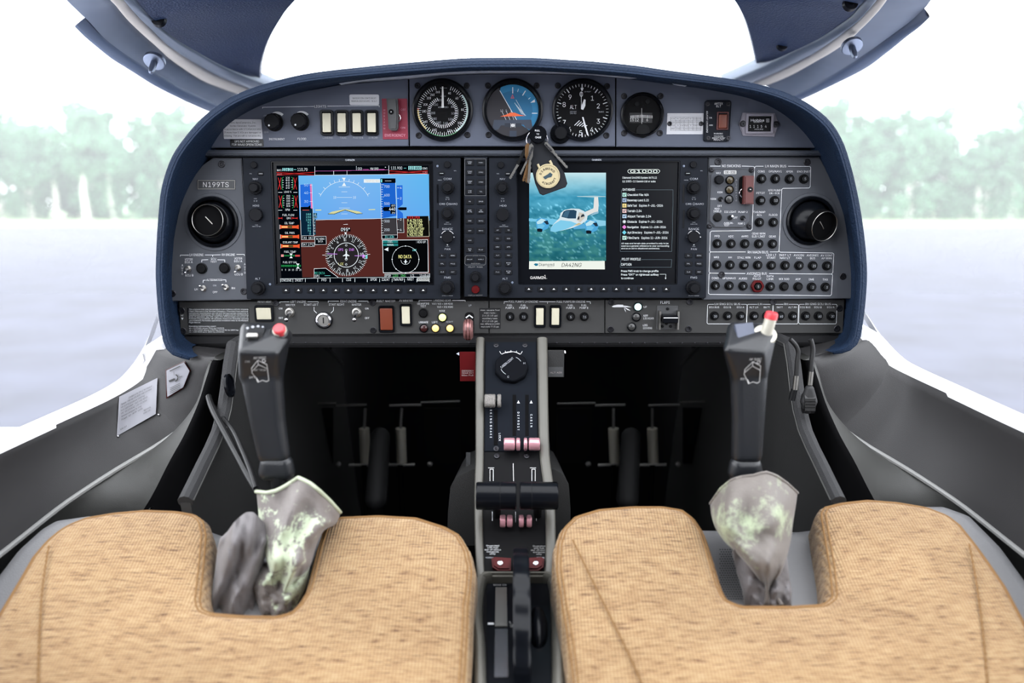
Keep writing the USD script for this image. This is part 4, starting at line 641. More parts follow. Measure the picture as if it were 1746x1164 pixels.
c = o.L(*zi(245, 898)); o.obj('push_button', lathe([(.006, .002), (.006, .0035), (.0045, .0042), (.0045, .0055), (.0001, .0056)], 24, *c), 'black')
gp = [o.L(*zi(x, y)) for x, y in ((620, 268), (765, 270), (758, 700), (608, 698))]; l_ = o.obj('guard', prism(Polygon(gp), .002, .016, .0015), 'red_dull'); bs = [o.L(*zi(x, y)) for x, y in ((590, 290), (622, 275), (618, 695), (600, 690), (570, 640), (575, 330))]; o.obj('guard_base', prism(Polygon(bs), .002, .006, .0008), 'soft_black')
c = o.L(*zi(700, 478)); o.obj('guard_hole', lathe([(.0036, .016), (.0036, .0164), (.0001, .0164)], 18, *c), 'black', l_); b = trimesh.creation.icosphere(2, .0014); b.apply_translation((*c, .0168)); o.obj('switch_tip', b, 'chrome', l_)
q = np.array([[*o.L(*zi(600, y)), .008] for y in (470, 530, 590)]); q[1, 0] -= .0032; o.obj('guard_spring', tube(smooth_line(q, 8), .0009, 8), 'chrome')
# ======================= the two displays and the audio panel =======================
z5, z6, z7 = zm(450, 260, 4.657), zm(730, 250, 4.311), zm(880, 250, 4.4765)
DH = .004
def knob2(o, px, py, r, h=.010, two=True, parent=None):
    c = o.L(px, py, h); c = c + (np.array(o.pl.uv(px, py, o.h)) - np.array(o.pl.uv(px, py, o.h + h)))*.5
    a = o.obj('knob', lathe([(r*1.0, .0005), (r*.98, h*.55), (r*.9, h*.62), (r*.6, h*.62)], 36, *c, flute=.03, nf=18), 'knob')
    if two: o.obj('inner_knob', lathe([(r*.72, h*.5), (r*.7, h*1.15), (r*.6, h*1.28), (.0001, h*1.29)], 32, *c, flute=.03, nf=16), 'knob', a)
def key(o, px, py, w, h, txts, art, z=zm(0, 0, 1), cap=2.0):
    c = o.L(px, py); o.obj('button', rbox(w*o.k, h*o.kv, 0, .0016, .0012, .0005, *c), 'button')
    if txts: art.lines(txts, px, py - 1.9*(len(txts)-1)*.72, cap, 2.9, G, [min(w*.8, 1.95*len(t)) for t in txts])
def display(label, box, scr, leftcol, rightcol, soft, logo):
    o = On(PV, 'display_unit', label, 'flight display', (box[0]+box[2])/2, (box[1]+box[3])/2, 0); k = o.k
    P = lambda x, y: tuple(o.L(x, y, DH))
    out = Polygon([P(box[0], box[1]), P(box[2], box[1]), P(box[2]-1, box[3]), P(box[0]+7, box[3])] if 'left' in label else [P(box[0], box[1]), P(box[2], box[1]), P(box[2]-3, box[3]), P(box[0]+1, box[3])])
    hole = Polygon([P(x, y) for x, y in scr])
    o.obj('bezel', prism(out.buffer(-.0015).buffer(.0015).difference(hole.buffer(.0012)), -.02, DH, .001), 'bezel')
    o.rim = prism(hole.buffer(.0016).difference(hole.buffer(.0002)), -.002, DH - .0008); o.obj('screen_rim', o.rim, 'gloss_black')
    s = o.obj('screen', prism(hole.buffer(.0006), -.006, 0), 'gloss_black'); o.scr = s
    o.bz = Art(lambda x, y, z: np.r_[o.L(x, y, DH), DH + z], z0=.00005)
    for i in range(12):
        x = soft[0] + (soft[1] - soft[0])*i/11; c = o.L(x, soft[2], DH); q = o.obj('softkey', rbox(12*k, 8.5*k, DH - .001, DH + .0014, .0008, .0004, *c), 'button'); a = Art(lambda u, v, z: np.r_[o.L(u, v, DH + .0014), DH + .0014 + z], z0=.00005); a.poly([(x - 2.4, soft[2] + 1), (x + 2.4, soft[2] + 1), (x, soft[2] - 2)], C(215)); a.put('arrow_mark', q)
    o.bz.text(logo, *scr_mid(scr, box), 3.0, G, 16, bold=True)
    return o
def scr_mid(scr, box): return ((scr[0][0] + scr[1][0])/2 - 3, (scr[0][1] + box[1])/2 - .3)
def dial(o, px, py, r, h=.010, two=True):
    c = o.L(px, py, DH + h*.5); a = o.obj('knob', lathe([(r, DH - .001), (r*.98, DH + h*.55), (r*.9, DH + h*.62), (.0001, DH + h*.62)], 36, *c, flute=.03, nf=18), 'knob')
    if two: o.obj('inner_knob', lathe([(r*.7, DH + h*.5), (r*.68, DH + h*1.15), (r*.58, DH + h*1.28), (.0001, DH + h*1.29)], 32, *c, flute=.03, nf=16), 'knob', a)
def sensor(o, px, py): o.obj('light_sensor', lathe([(.0017, DH - .0005), (.0016, DH + .0004), (.0001, DH + .0006)], 16, *o.L(px, py, DH)), 'frame_grey')
def small(o, px, py, txts, w=12, h=8):
    c = o.L(px, py, DH); o.obj('button', rbox(w*o.k, h*o.k, DH - .001, DH + .0014, .0008, .0004, *c), 'button')
    a = o.top; a.lines(txts, px, py - 1.35*(len(txts)-1), 1.9, 2.7, G, [min(w*.78, 1.9*len(t)) for t in txts])
def cols(o, lc, rc, lab):
    o.top = Art(lambda x, y, z: np.r_[o.L(x, y, DH + .0014), DH + .0014 + z], z0=.00005); b = o.bz
    x = lc; dial(o, x - 3, 281, .0044, .006, False); b.text('VOL', x - 8, 296, 1.8, G); small(o, x + 9, 296, [], 9, 6); o.top.line([(x+6, 296), (x+12, 296)], .6, W)
    b.text('NAV', x, 305, 3, G, 9); dial(o, x - 1, 320, .0088); b.text('PUSH', x, 338.5, 1.5, G); b.text('1-2', x, 342.3, 2.6, G); b.text('HDG', x + 1, 350.5, 3.2, G, 11); dial(o, x, 366, .0088, .011, False); b.text('PUSH', x + 2, 383.5, 1.5, G); b.text('HDG SYNC', x + 2, 386, 1.5, G, 15)
    b.text('ALT', x + 4, 475, 3.2, G, 9); dial(o, x + 4, 491.5, .0095)
    x = rc; dial(o, x - .5, 280.5, .0044, .006, False); sensor(o, x - 17, 283); b.text('VOL', x + 13, 291, 1.8, G); small(o, x - 10, 295.6, [], 9, 6); o.top.line([(x-13, 295.6), (x-7, 295.6)], .6, W)
    b.text('COM', x, 304.8, 3.6, G, 13); b.text('EMERG', x - 13, 307, 1.5, G); dial(o, x, 319.8, .0088); b.text('PUSH', x, 336.5, 1.5, G); b.text('1-2', x, 339.5, 2.8, G); b.text('CRS', x - 9, 347.6, 3.2, G, 10); b.arc(x, 347.6, 1.8, .5, G); b.text('BARO', x + 10, 347.6, 3.2, G, 14); dial(o, x, 364, .0088); b.text('PUSH', x, 379, 1.5, G); b.text('CRS CTR', x, 382, 1.5, G, 12)
    b.text('RANGE', x, 390.3, 3.6, G, 18); b.arc(x, 404.5, 11.5, .9, W, -60, -15); b.arc(x, 404.5, 11.5, .9, W, 15, 60); b.poly([(x - 12.5, 404), (x - 10.5, 402.6), (x - 10.5, 405.4)], W); b.poly([(x + 12.5, 404), (x + 10.5, 402.6), (x + 10.5, 405.4)], W); dial(o, x, 404.5, .0078, .012, False); b.poly([(x - 1.5, 416.5), (x + 1.5, 416.5), (x, 418.5)], W); b.text('PUSH', x, 420, 1.4, G); b.text('PAN', x, 424.5, 3.2, G, 10)
    for j, (l, r) in enumerate((('D>', 'MENU'), ('FPL', 'PROC'), ('CLR', 'ENT'))): small(o, x - 9, 435.5 + 14*j, [l], 12, 8); small(o, x + 9, 435.5 + 14*j, [r], 12, 8)
    b.text('FMS', x, 473, 3.2, G, 11); dial(o, x - .5, 490.5, .0098, .012); b.text('PUSH CRSR', x, 504, 1.5, G, 18)
    for y0, y1 in ((314, 346), (358, 389)):
        c0, c1 = o.L(x - 17, y0, DH), o.L(x - 17, y1, DH); o.obj('card_slot', rbox(.0026, c0[1] - c1[1], DH - .001, DH + .0003, .0005, .0001, c0[0], (c0[1] + c1[1])/2), 'gloss_black')
# ---- left display (flight picture)
pf = display('left flight display with blue sky and brown ground attitude picture', (413.5, 269, 785.5, 510), [(463.5, 277), (736, 277), (738, 484), (471, 484)], None, None, (487.6, 721.5, 494.8), 'GARMIN')
cols(pf, 435.5, 763, ''); sensor(pf, 460.5, 484.5)
SC = lambda o, fm: Art(lambda x, y, z: np.r_[o.L(x, y), z], fm, z0=.00015)
BK, WH, RD, GN, YL, MG, CY = C(4, 8, 14), C(235, 245, 250), C(215, 50, 50), C(40, 165, 85), C(240, 240, 150), C(235, 110, 200), C(120, 220, 220)
a = SC(pf, z5)
g = 14; xs = np.linspace(274, 1310, 30); ys = np.linspace(182, 540, g); vv = [(x + 14*(y-180)/800, y - (12*(x - 274)/1036 if y < 200 else 0)) for y in ys for x in xs]
a.up(); a.add(vv, [t for j in range(g-1) for i in range(29) for t in ((j*30+i, j*30+i+1, j*30+30+i+1), (j*30+i, j*30+30+i+1, j*30+30+i))], [C(98 + 30*(1 - abs((x-700)/600))*(1-(y-180)/700), 172 + 12*(1 - (y-180)/360), 240) for y in ys for x in xs]); a.put('sky_picture', pf.scr, 'lit')
a.poly([(284, 534), (1312, 520), (1318, 978), (306, 990)], C(84, 40, 36)); a.line([(404, 536), (932, 524)], 3, WH); a.put('ground_picture', pf.scr, 'lit')
a.rect(100, 104, 1306, 172, BK); a.text('NAV1', 122, 140, 18, WH, 38); a.rect(146, 122, 232, 148, C(150, 215, 215)); a.text('116.20', 189, 135, 24, C(20, 40, 60), 80, bold=True); a.line([(238, 135), (256, 135)], 4, CY); a.text('110.70', 306, 134, 24, WH, 80); a.line([(404, 112), (404, 182)], 4, WH); a.rect(102, 152, 398, 182, C(40, 8, 12)); a.line([(102, 158), (398, 180)], 4, RD); a.line([(102, 180), (398, 156)], 4, RD); a.text('NAV2', 124, 172, 14, C(235, 130, 140), 38)
a.line([(734, 108), (734, 138)], 4, WH); a.text('DIS', 762, 128, 18, WH, 34); a.line([(786, 134), (832, 134)], 3, MG); a.text('NM BRG', 878, 128, 18, WH, 64); a.line([(914, 134), (956, 132)], 3, MG); a.text('°', 965, 122, 18, WH, 10); a.line([(408, 148), (990, 138)], 3, MG); a.line([(408, 180), (1300, 170)], 3, WH); a.line([(554, 146), (554, 178)], 4, WH); a.line([(660, 144), (660, 176)], 4, WH)
a.line([(992, 105), (992, 172)], 4, WH); a.text('122.900', 1054, 123, 24, WH, 90); a.line([(1112, 124), (1130, 124)], 4, CY); a.rect(1146, 107, 1252, 138, C(150, 215, 215)); a.text('122.800', 1198, 123, 24, C(20, 40, 60), 92, bold=True); a.text('COM1', 1278, 126, 17, WH, 42); a.rect(998, 142, 1304, 168, C(40, 8, 12)); a.line([(998, 144), (1300, 168)], 4, RD); a.line([(998, 168), (1300, 144)], 4, RD); a.text('COM2', 1280, 157, 14, C(235, 130, 140), 40); a.put('radio_bar', pf.scr, 'lit')
# engine strip
a.poly([(104, 184), (272, 184), (304, 1036), (140, 1036)], BK)
for y0, lab, n in ((196, 'LOAD %', 5), (340, 'RPM', 5)):
    for i in range(n): a.text(['100', '80', '60', '40', '20'][i] if y0 < 300 else ['2500', '2000', '1500', '1000', '500'][i], 190 + (y0-196)*.03, y0 + 4 + i*20, 14, WH, 32)
    for x, d in ((146, 1), (230, -1)):
        x += (y0-196)*.04; a.line([(x + d*10, y0), (x, y0 + 6), (x - d*2, y0 + 60), (x, y0 + 92), (x + d*8, y0 + 100)], 4, GN)
        for i in range(4): a.line([(x, y0 + 24 + i*18), (x + d*12, y0 + 24 + i*18)], 3, WH)
    for x in (127, 250): x += (y0-196)*.05; a.line([(x - 12, y0 + 4), (x + 10, y0 + 96)], 5, RD); a.line([(x + 10, y0 + 4), (x - 12, y0 + 96)], 5, RD)
    yb = 316 if y0 < 300 else 458; a.text(lab, 190, yb - 4, 17, WH, 60 if y0 < 300 else 34); a.line([(116, yb), (146, yb)], 4, WH); a.line([(236, yb), (266, yb)], 4, WH)
a.text('FUEL FLOW', 196, 496, 16, WH, 94); a.text('GPH', 198, 521, 17, WH, 32); a.line([(116, 516), (150, 526)], 4, RD); a.line([(116, 526), (150, 514)], 4, RD); a.line([(220, 514), (270, 526)], 4, RD); a.line([(220, 526), (270, 516)], 4, RD)
for t, y, x0, x1 in (('OIL TEMP', 560, 128, 278), ('OIL PRES', 637, 132, 282), ('COOLANT TEMP', 712, 136, 286)):
    a.text(t, (x0+x1)/2, y, 17, WH, 76 if len(t) < 9 else 120); yy = y + 30; a.poly([(x0, yy-17), (x0+20, yy-11), (x1-20, yy-11), (x1, yy-17), (x1, yy+17), (x1-20, yy+11), (x0+20, yy+11), (x0, yy+17)], C(235, 90, 50)); a.rect(x0+14, yy-6, x1-60, yy+7, C(250, 190, 120)); a.rect(x0+62, yy-9, x0+98, yy+9, C(90, 80, 40)); a.line([(x0, yy-17), (x0, yy+17)], 3, WH)
a.text('FUEL TEMP', 210, 787, 17, WH, 92); a.rect(138, 812, 288, 824, C(30, 110, 60)); a.rect(138, 808, 160, 828, C(230, 150, 150)); a.rect(250, 810, 288, 826, C(200, 70, 70)); a.poly([(204, 800), (232, 800), (218, 820), (232, 838), (204, 838), (218, 820)], WH)
a.text('FUEL QTY GAL', 210, 870, 16, WH, 112); a.rect(140, 892, 296, 904, C(30, 110, 60)); a.poly([(258, 880), (286, 880), (272, 900), (286, 920), (258, 920), (272, 900)], WH)
for i, t in enumerate(('0', '5', '10', '15', '20', '25')): a.text(t, 146 + i*29, 930, 13, WH, 8*len(t))
for i in range(12): a.line([(146 + i*13, 890), (146 + i*13, 908)], 2.5, GN)
a.put('engine_strip', pf.scr, 'lit')
# airspeed tape
a.poly([(286, 256), (384, 250), (388, 436), (290, 430)], C(40, 110, 220)); a.poly([(292, 436), (388, 440), (398, 655), (298, 660)], C(10, 36, 56)); a.line([(374, 254), (382, 440)], 12, C(235, 120, 180)); a.poly([(296, 432), (352, 432), (370, 418), (372, 448), (356, 462), (296, 462)], BK); a.line([(310, 457), (360, 457)], 5, C(210, 90, 90))
for t, y in (('50', 258), ('40', 320), ('30', 388)): a.text(t, 338, y, 20, C(190, 225, 255), 32); a.line([(366, y), (386, y)], 3, WH)
for i, (t, u) in enumerate((('188', 'LE'), ('150', 'LO'), ('130', 'F'), ('93', 'Y'), ('89', 'R'), ('80', 'X'), ('76', 'G'), ('0', 'L'))): a.text(t, 376, 490 + i*22, 16, CY, 13*len(t), 'r'); a.rect(394, 480 + i*22, 394 + 10*(len(u)+1), 499 + i*22, C(10, 70, 90)); a.text(u, 400, 490 + i*22, 13, WH, None, 'l')
a.line([(288, 256), (298, 655)], 3, WH); a.line([(384, 250), (398, 655)], 3, WH); a.rect(300, 662, 402, 690, BK); a.text('TAS  0KT', 350, 676, 18, WH, 92); a.rect(302, 716, 404, 744, BK); a.text('OAT 27°C', 352, 730, 18, WH, 92); a.line([(300, 660), (402, 658), (404, 688), (302, 692)], 2.5, WH, True); a.line([(302, 716), (404, 714), (404, 744), (302, 746)], 2.5, WH, True); a.rect(408, 666, 496, 728, BK); a.line([(408, 666), (496, 664), (498, 728), (408, 730)], 3, WH, True); a.lines(['NO WIND', 'DATA'], 452, 684, 17, 20, WH, [66, 38]); a.put('airspeed_tape', pf.scr, 'lit')
# attitude marks
a.arc(640, 440, 212, 3, WH, -64, 64)
for an in (-60, -45, -30, -20, -10, 10, 20, 30, 45, 60): a.tick(640, 440, 212, 232, an, 3.5, WH)
a.poly([(622, 200), (652, 200), (640, 228)], WH); a.poly([(640, 236), (622, 266), (656, 266)], WH)
for y, w_, t in ((274, 44, ''), (312, 22, ''), (356, 60, '10'), (398, 22, ''), (440, 42, ''), (486, 24, '')): a.line([(642 - w_, y), (642 + w_, y)], 3, C(220, 235, 245))
for x, t in ((566, '10'), (722, '10')): a.text(t, x, 356, 18, WH, 22)
a.poly([(512, 487), (540, 470), (645, 448), (652, 452), (640, 462), (560, 488)], C(215, 215, 160)); a.poly([(786, 483), (760, 468), (655, 448), (648, 452), (660, 462), (740, 486)], C(215, 215, 160)); a.line([(512, 487), (560, 488), (646, 456), (740, 486), (786, 484)], 4, C(30, 40, 30)); a.poly([(412, 452), (460, 452), (458, 460), (412, 460)], C(215, 220, 170)); a.poly([(834, 450), (886, 448), (886, 456), (834, 457)], C(215, 220, 170)); a.line([(636, 570), (668, 569)], 4, WH); a.put('attitude_marks', pf.scr, 'lit')
# compass rose
cx, cy = 658, 812; a.disc(cx, cy, 160, C(40, 38, 40), 48)
for i in range(72): a.tick(cx, cy, 150 if i % 2 else 140, 166, i*5, 4.5 if i % 2 == 0 else 3, WH)
for i, t in enumerate(('E', '12', '15', 'S', '21', '24', 'W', '30', '33', 'N', '3', '6')): an = -4 + i*30; r_a = math.radians(an); a.text(t, cx + 124*math.sin(r_a), cy - 124*math.cos(r_a), 28 if t in 'ESWN' else 22, WH, 20 if t in 'ESWN' else 11*len(t)+2, rot=an)
a.arc(cx, cy, 96, 5, WH, 0, 360, 48); a.poly([(cx - 5, cy - 32), (cx + 5, cy - 32), (cx + 6, cy - 8), (cx + 26, cy + 4), (cx + 26, cy + 10), (cx + 6, cy + 6), (cx + 5, cy + 24), (cx + 14, cy + 32), (cx - 14, cy + 32), (cx - 5, cy + 24), (cx - 6, cy + 6), (cx - 26, cy + 10), (cx - 26, cy + 4), (cx - 6, cy - 8)], WH)
for y in (735, 772, 848, 886): a.arc(cx, y, 7, 3, WH, 0, 360, 14)
a.line([(510, 800), (586, 805)], 5, C(200, 130, 235)); a.line([(726, 817), (806, 821)], 5, C(200, 130, 235)); a.poly([(786, 804), (812, 822), (786, 838)], C(215, 150, 245)); a.rect(812, 812, 826, 840, CY); a.line([(470, 812), (494, 812)], 4, WH); a.line([(824, 808), (846, 806)], 4, WH); a.text('GPS', 614, 769, 20, C(215, 130, 245), 40); a.text('ENR', 700, 769, 20, C(215, 130, 245), 40); a.text('LOI', 617, 882, 19, YL, 38); a.rect(612, 596, 692, 626, BK); a.text('095°', 651, 610, 26, WH, 70, bold=True); a.poly([(642, 632), (664, 632), (653, 652)], WH); a.poly([(404, 920), (496, 916), (590, 990), (406, 994)], BK); a.line([(404, 994), (404, 920), (496, 916), (594, 988)], 4, WH); a.text('NO DATA', 448, 954, 20, C(70, 190, 170), 80); a.text('GPS', 428, 978, 18, WH, 36); a.line([(488, 975), (532, 975)], 3, CY); a.put('compass_rose', pf.scr, 'lit')
# altitude tape
a.poly([(930, 210), (1048, 208), (1058, 500), (938, 522)], C(30, 100, 205)); a.poly([(938, 522), (1056, 520), (1062, 650), (940, 655)], C(60, 58, 62)); a.rect(928, 206, 1048, 242, BK); a.line([(966, 226), (1014, 226)], 4, WH); a.rect(932, 212, 944, 238, CY)
for t, y in (('700', 270), ('600', 338), ('500', 405), ('300', 544), ('200', 612)): a.text(t, 980, y, 20, C(220, 235, 250), 42)
for i in range(21): a.line([(936, 256 + i*19), (948 + (8 if i % 5 == 0 else 0), 256 + i*19)], 3, WH)
a.poly([(944, 446), (958, 432), (1008, 432), (1008, 410), (1048, 410), (1050, 486), (1008, 486), (1008, 464), (958, 464)], BK); a.text('440', 1022, 448, 24, WH, 50, bold=True); a.text('60', 1030, 420, 17, WH, 26); a.text('20', 1032, 478, 15, WH, 24); a.line([(930, 242), (940, 690)], 3, WH); a.line([(1048, 240), (1064, 680)], 3, WH); a.rect(940, 655, 1064, 682, BK); a.line([(940, 655), (1064, 653), (1064, 680), (942, 684)], 3, WH, True); a.text('30.10IN', 1000, 668, 18, CY, 72)
a.poly([(1058, 262), (1104, 260), (1106, 410), (1064, 446)], C(40, 110, 220)); a.poly([(1064, 446), (1106, 482), (1110, 520), (1064, 522)], C(40, 110, 220)); a.poly([(1064, 522), (1112, 520), (1116, 634), (1066, 636)], C(60, 58, 62)); a.line([(1064, 636), (1116, 634), (1112, 520)], 3, WH)
for t, y in (('4', 280), ('2', 364), ('2', 530), ('4', 612)): a.text(t, 1090, y, 18, WH); a.line([(1062, y), (1078, y)], 3, WH)
a.poly([(1062, 446), (1082, 434), (1136, 434), (1136, 456), (1082, 457)], C(8, 12, 18)); a.rect(798, 212, 926, 240, WH); a.text('TRAFFIC NA', 862, 226, 18, C(215, 205, 190), 110); a.put('altitude_tape', pf.scr, 'lit')
# alerts, inset map, softkey labels
a.poly([(1136, 506), (1308, 503), (1316, 664), (1140, 668)], C(12, 12, 10)); a.line([(1140, 668), (1316, 664), (1310, 503)], 3, C(215, 215, 190)); a.text('DOOR OPEN', 1144, 514, 20, RD, 96, 'l', True); a.lines(['R ALTN FAIL', 'L ALTN FAIL', 'STAL HT OFF', 'PITOT HT OFF', 'R VOLTS LOW', 'L VOLTS LOW'], 1142, 538, 20, 22.5, C(235, 240, 170), [122, 122, 122, 134, 124, 124], 'l', True); a.put('alert_list', pf.scr, 'lit')
a.poly([(946, 694), (1304, 690), (1308, 948), (952, 952)], C(6, 7, 9)); a.line([(946, 694), (1304, 690), (1308, 948), (952, 952)], 5, WH, True); a.rect(950, 698, 1068, 716, C(40, 130, 130)); a.rect(952, 722, 1070, 740, C(40, 130, 130)); a.text('FAIL', 1008, 707, 14, WH, 36); a.text('NORMAL', 1010, 731, 14, WH, 54); a.rect(1206, 696, 1302, 720, C(30, 32, 36)); a.text('HDG UP', 1254, 708, 18, WH, 66); a.poly([(958, 768), (992, 750), (992, 782)], WH); a.arc(1128, 846, 106, 3, WH, 0, 360, 48); a.arc(1128, 850, 36, 3, WH, 90, 270, 20)
for an in range(0, 360, 45): t_ = math.radians(an); a.disc(1128 + 106*math.sin(t_), 846 - 106*math.cos(t_), 5, WH, 10)
a.text('NO DATA', 1124, 824, 26, C(240, 236, 150), 104, bold=True); a.text('6NM', 1198, 772, 18, CY, 32); a.poly([(1124, 848), (1134, 848), (1134, 858), (1146, 866), (1134, 868), (1132, 880), (1124, 880), (1122, 868), (1112, 866), (1124, 858)], WH); a.rect(964, 960, 1320, 986, BK); a.line([(964, 962), (1320, 958), (1320, 984), (964, 988)], 2.5, WH, True); a.text('XPDR', 990, 974, 17, WH, 44); a.text('1200', 1048, 974, 20, C(90, 200, 110), 42); a.text('GND', 1110, 974, 18, C(90, 200, 110), 40); a.text('LCL', 1184, 974, 18, WH, 34); a.text('15:40:45', 1278, 973, 17, WH, 76); a.put('inset_map', pf.scr, 'lit')
a.rect(138, 992, 1320, 1032, BK); a.line([(138, 999), (306, 998), (404, 994), (960, 988), (1320, 986)], 3, WH)
for i in range(13): a.line([(140 + i*98, 998), (140 + i*98, 1024)], 4, WH)
for t, i in (('ENGINE', 0), ('INSET', 1), ('PFD', 3), ('CDI', 5), ('XPDR', 7), ('IDENT', 8), ('TMR/REF', 9), ('NRST', 10)): a.text(t, 189 + i*98, 1011 - i*.8, 20, WH, min(13*len(t), 84))
a.rect(1220, 992, 1318, 1018, C(200, 205, 205)); a.text('ADVISORY', 1268, 1004, 18, C(30), 90); a.put('softkey_labels', pf.scr, 'lit'); pf.bz.put('lettering', pf.t); pf.top.put('button_lettering', pf.t)
# ---- right display (start page)
md = display('right flight display showing a white twin-engine airplane and a database list', (833.5, 269, 1207, 508), [(883, 276.5), (1157.5, 276.5), (1152.5, 483), (886, 483)], None, None, (901.7, 1136, 492.8), 'GARMIN')
cols(md, 857, 1183, ''); sensor(md, 873.6, 481.5)
for j, (l, r) in enumerate(((['AP'], ['YD']), (['FD'], ['HDG']), (['NAV'], ['APR']), (['ALT'], ['VNV']), (['VS'], ['NOSE', 'UP']), (['FLC'], ['NOSE', 'DN']))): small(md, 848.5, 392.2 + 14.3*j, l, 12, 8.5); small(md, 867, 392.2 + 14.3*j, r, 12, 8.5)
a = SC(md, z7)
gx, gy = np.linspace(100, 686, 50), np.linspace(198, 872, 58); rr_ = []
for y in gy:
    for x in gx:
        n1 = float(meshkit.fbm(np.array([x/60, y/26, 1.0]), 4)); n2 = float(meshkit.fbm(np.array([x/14, y/9, 5.0]), 3)); t = (y - 198)/674
        top, mid, low = np.array([200, 232, 238.]), np.array([70, 158, 190.]), np.array([44, 112, 122.])
        c = top*(1-t/.28) + mid*(t/.28) if t < .28 else mid*(1-(t-.28)/.72) + low*((t-.28)/.72)
        c = c + (n1 - .5)*70*min(1, t*3); 
        if n2 > .66 and .35 < t: c = c + 55*(n2 > .69)
        if n1 > .52 and t > .62: c = c*.75 + np.array([60, 130, 100])*.25
        rr_.append(C(*np.clip(c, 0, 255)))
a.up(); nx = 50; a.add([(x, y) for y in gy for x in gx], [t for j in range(57) for i in range(49) for t in ((j*nx+i, j*nx+i+1, j*nx+nx+i+1), (j*nx+i, j*nx+nx+i+1, j*nx+nx+i))], rr_); a.put('landscape_picture', md.scr, 'lit')
SB = lambda *p: a.poly(*p)
SB([(462, 377), (596, 374), (682, 378), (684, 384), (600, 384), (596, 388), (470, 382)], C(170, 205, 215)); SB([(596, 384), (626, 384), (630, 440), (626, 500), (600, 500), (540, 530), (520, 500), (590, 470)], C(226, 228, 226)); SB([(600, 500), (630, 492), (628, 508), (560, 530)], C(150, 190, 210))
SB([(98, 546), (150, 552), (210, 545), (290, 552), (340, 560), (300, 600), (150, 572), (98, 568)], C(120, 200, 232)); SB([(520, 560), (600, 556), (684, 566), (684, 602), (640, 606), (520, 600)], C(140, 206, 232)); SB([(430, 600), (560, 580), (560, 622), (440, 630)], C(90, 170, 215))
SB([(330, 545), (340, 505), (370, 482), (420, 472), (480, 474), (520, 492), (545, 530), (540, 560), (500, 590), (430, 620), (350, 640), (290, 650), (262, 645), (262, 622), (290, 585)], C(214, 230, 236)); SB([(262, 645), (262, 622), (290, 590), (340, 560), (420, 570), (470, 590), (380, 630), (300, 651)], C(130, 205, 236)); SB([(345, 535), (362, 495), (385, 484), (440, 482), (462, 490), (456, 548), (400, 548)], C(40, 72, 96)); SB([(352, 532), (372, 496), (392, 488), (410, 490), (392, 540)], C(64, 104, 130)); SB([(462, 560), (480, 500), (516, 508), (526, 540), (490, 578)], C(205, 200, 190)); SB([(466, 556), (474, 534), (484, 530), (482, 556)], C(40, 50, 60)); SB([(492, 540), (500, 518), (516, 514), (524, 530)], C(50, 60, 70)); SB([(440, 600), (480, 580), (500, 590), (470, 600)], C(205, 190, 150))
for cx, cy, s_ in ((202, 596, 1.0), (576, 610, 1.02)):
    SB([(cx - 52*s_, cy - 20), (cx - 40*s_, cy - 46), (cx, cy - 54), (cx + 36*s_, cy - 40), (cx + 54*s_, cy - 4), (cx + 40*s_, cy + 28), (cx - 4, cy + 48), (cx - 44*s_, cy + 34)], C(80, 168, 218)); SB([(cx - 46*s_, cy - 22), (cx - 10, cy - 48), (cx + 26, cy - 38), (cx - 4, cy - 10), (cx - 40, cy - 4)], C(190, 228, 240)); SB([(cx + 8, cy - 26), (cx + 38*s_, cy - 32), (cx + 48*s_, cy - 4), (cx + 30, cy - 2)], C(34, 52, 70)); SB([(cx - 42*s_, cy + 30), (cx - 20, cy + 28), (cx, cy + 34), (cx - 4, cy + 54), (cx - 40, cy + 52)], C(22, 30, 40)); SB([(cx - 40, cy), (cx - 4, cy - 6), (cx + 20, cy + 6), (cx, cy + 28), (cx - 36, cy + 26)], C(110, 192, 230))
a.put('airplane_picture', md.scr, 'lit'); a.poly([(99, 873), (676, 871), (677, 936), (98, 934)], C(240, 245, 236)); a.poly([(134, 898), (146, 890), (168, 892), (166, 906), (150, 910)], C(40, 120, 150)); a.text('Diamond', 232, 899, 22, C(30, 50, 60), 116); a.text('AIRCRAFT', 258, 916, 6, C(120), 44); 
v, f, Wd = glyphs('DA42NG'); q = np.column_stack([346 + v[:, 0]*150/Wd + v[:, 1]*6, 916 - v[:, 1]*28]); a.up(); a.add(q, f, C(30, 36, 40)); a.put('caption_strip', md.scr, 'lit')
a.text('GARMIN', 166, 999, 20, C(240), 118, bold=True); a.poly([(214, 985), (220, 976), (226, 985)], C(240)); a.disc(233, 1006, 2.5, C(240), 8)
a.poly([(862, 172), (1084, 172), (1097, 180), (1097, 192), (1084, 204), (862, 204), (850, 194), (850, 182)], C(235, 245, 240)); a.poly([(864, 176), (1082, 176), (1092, 183), (1092, 190), (1082, 200), (864, 200), (855, 192), (855, 184)], C(6, 12, 20)); a.text('G1000', 974, 188, 20, C(235, 245, 240), 210, bold=True)
a.lines(['Diamond DA42NG System 0670.12', '(c) 2003-12 Garmin Ltd or subs'], 812, 236, 15, 28, WH, [262, 252], 'l', True)
a.line([(806, 330), (804, 330), (794, 798), (1188, 798), (1198, 330), (912, 328)], 2, C(120, 140, 150)); a.text('DATABASE', 860, 327, 18, WH, 94, bold=True)
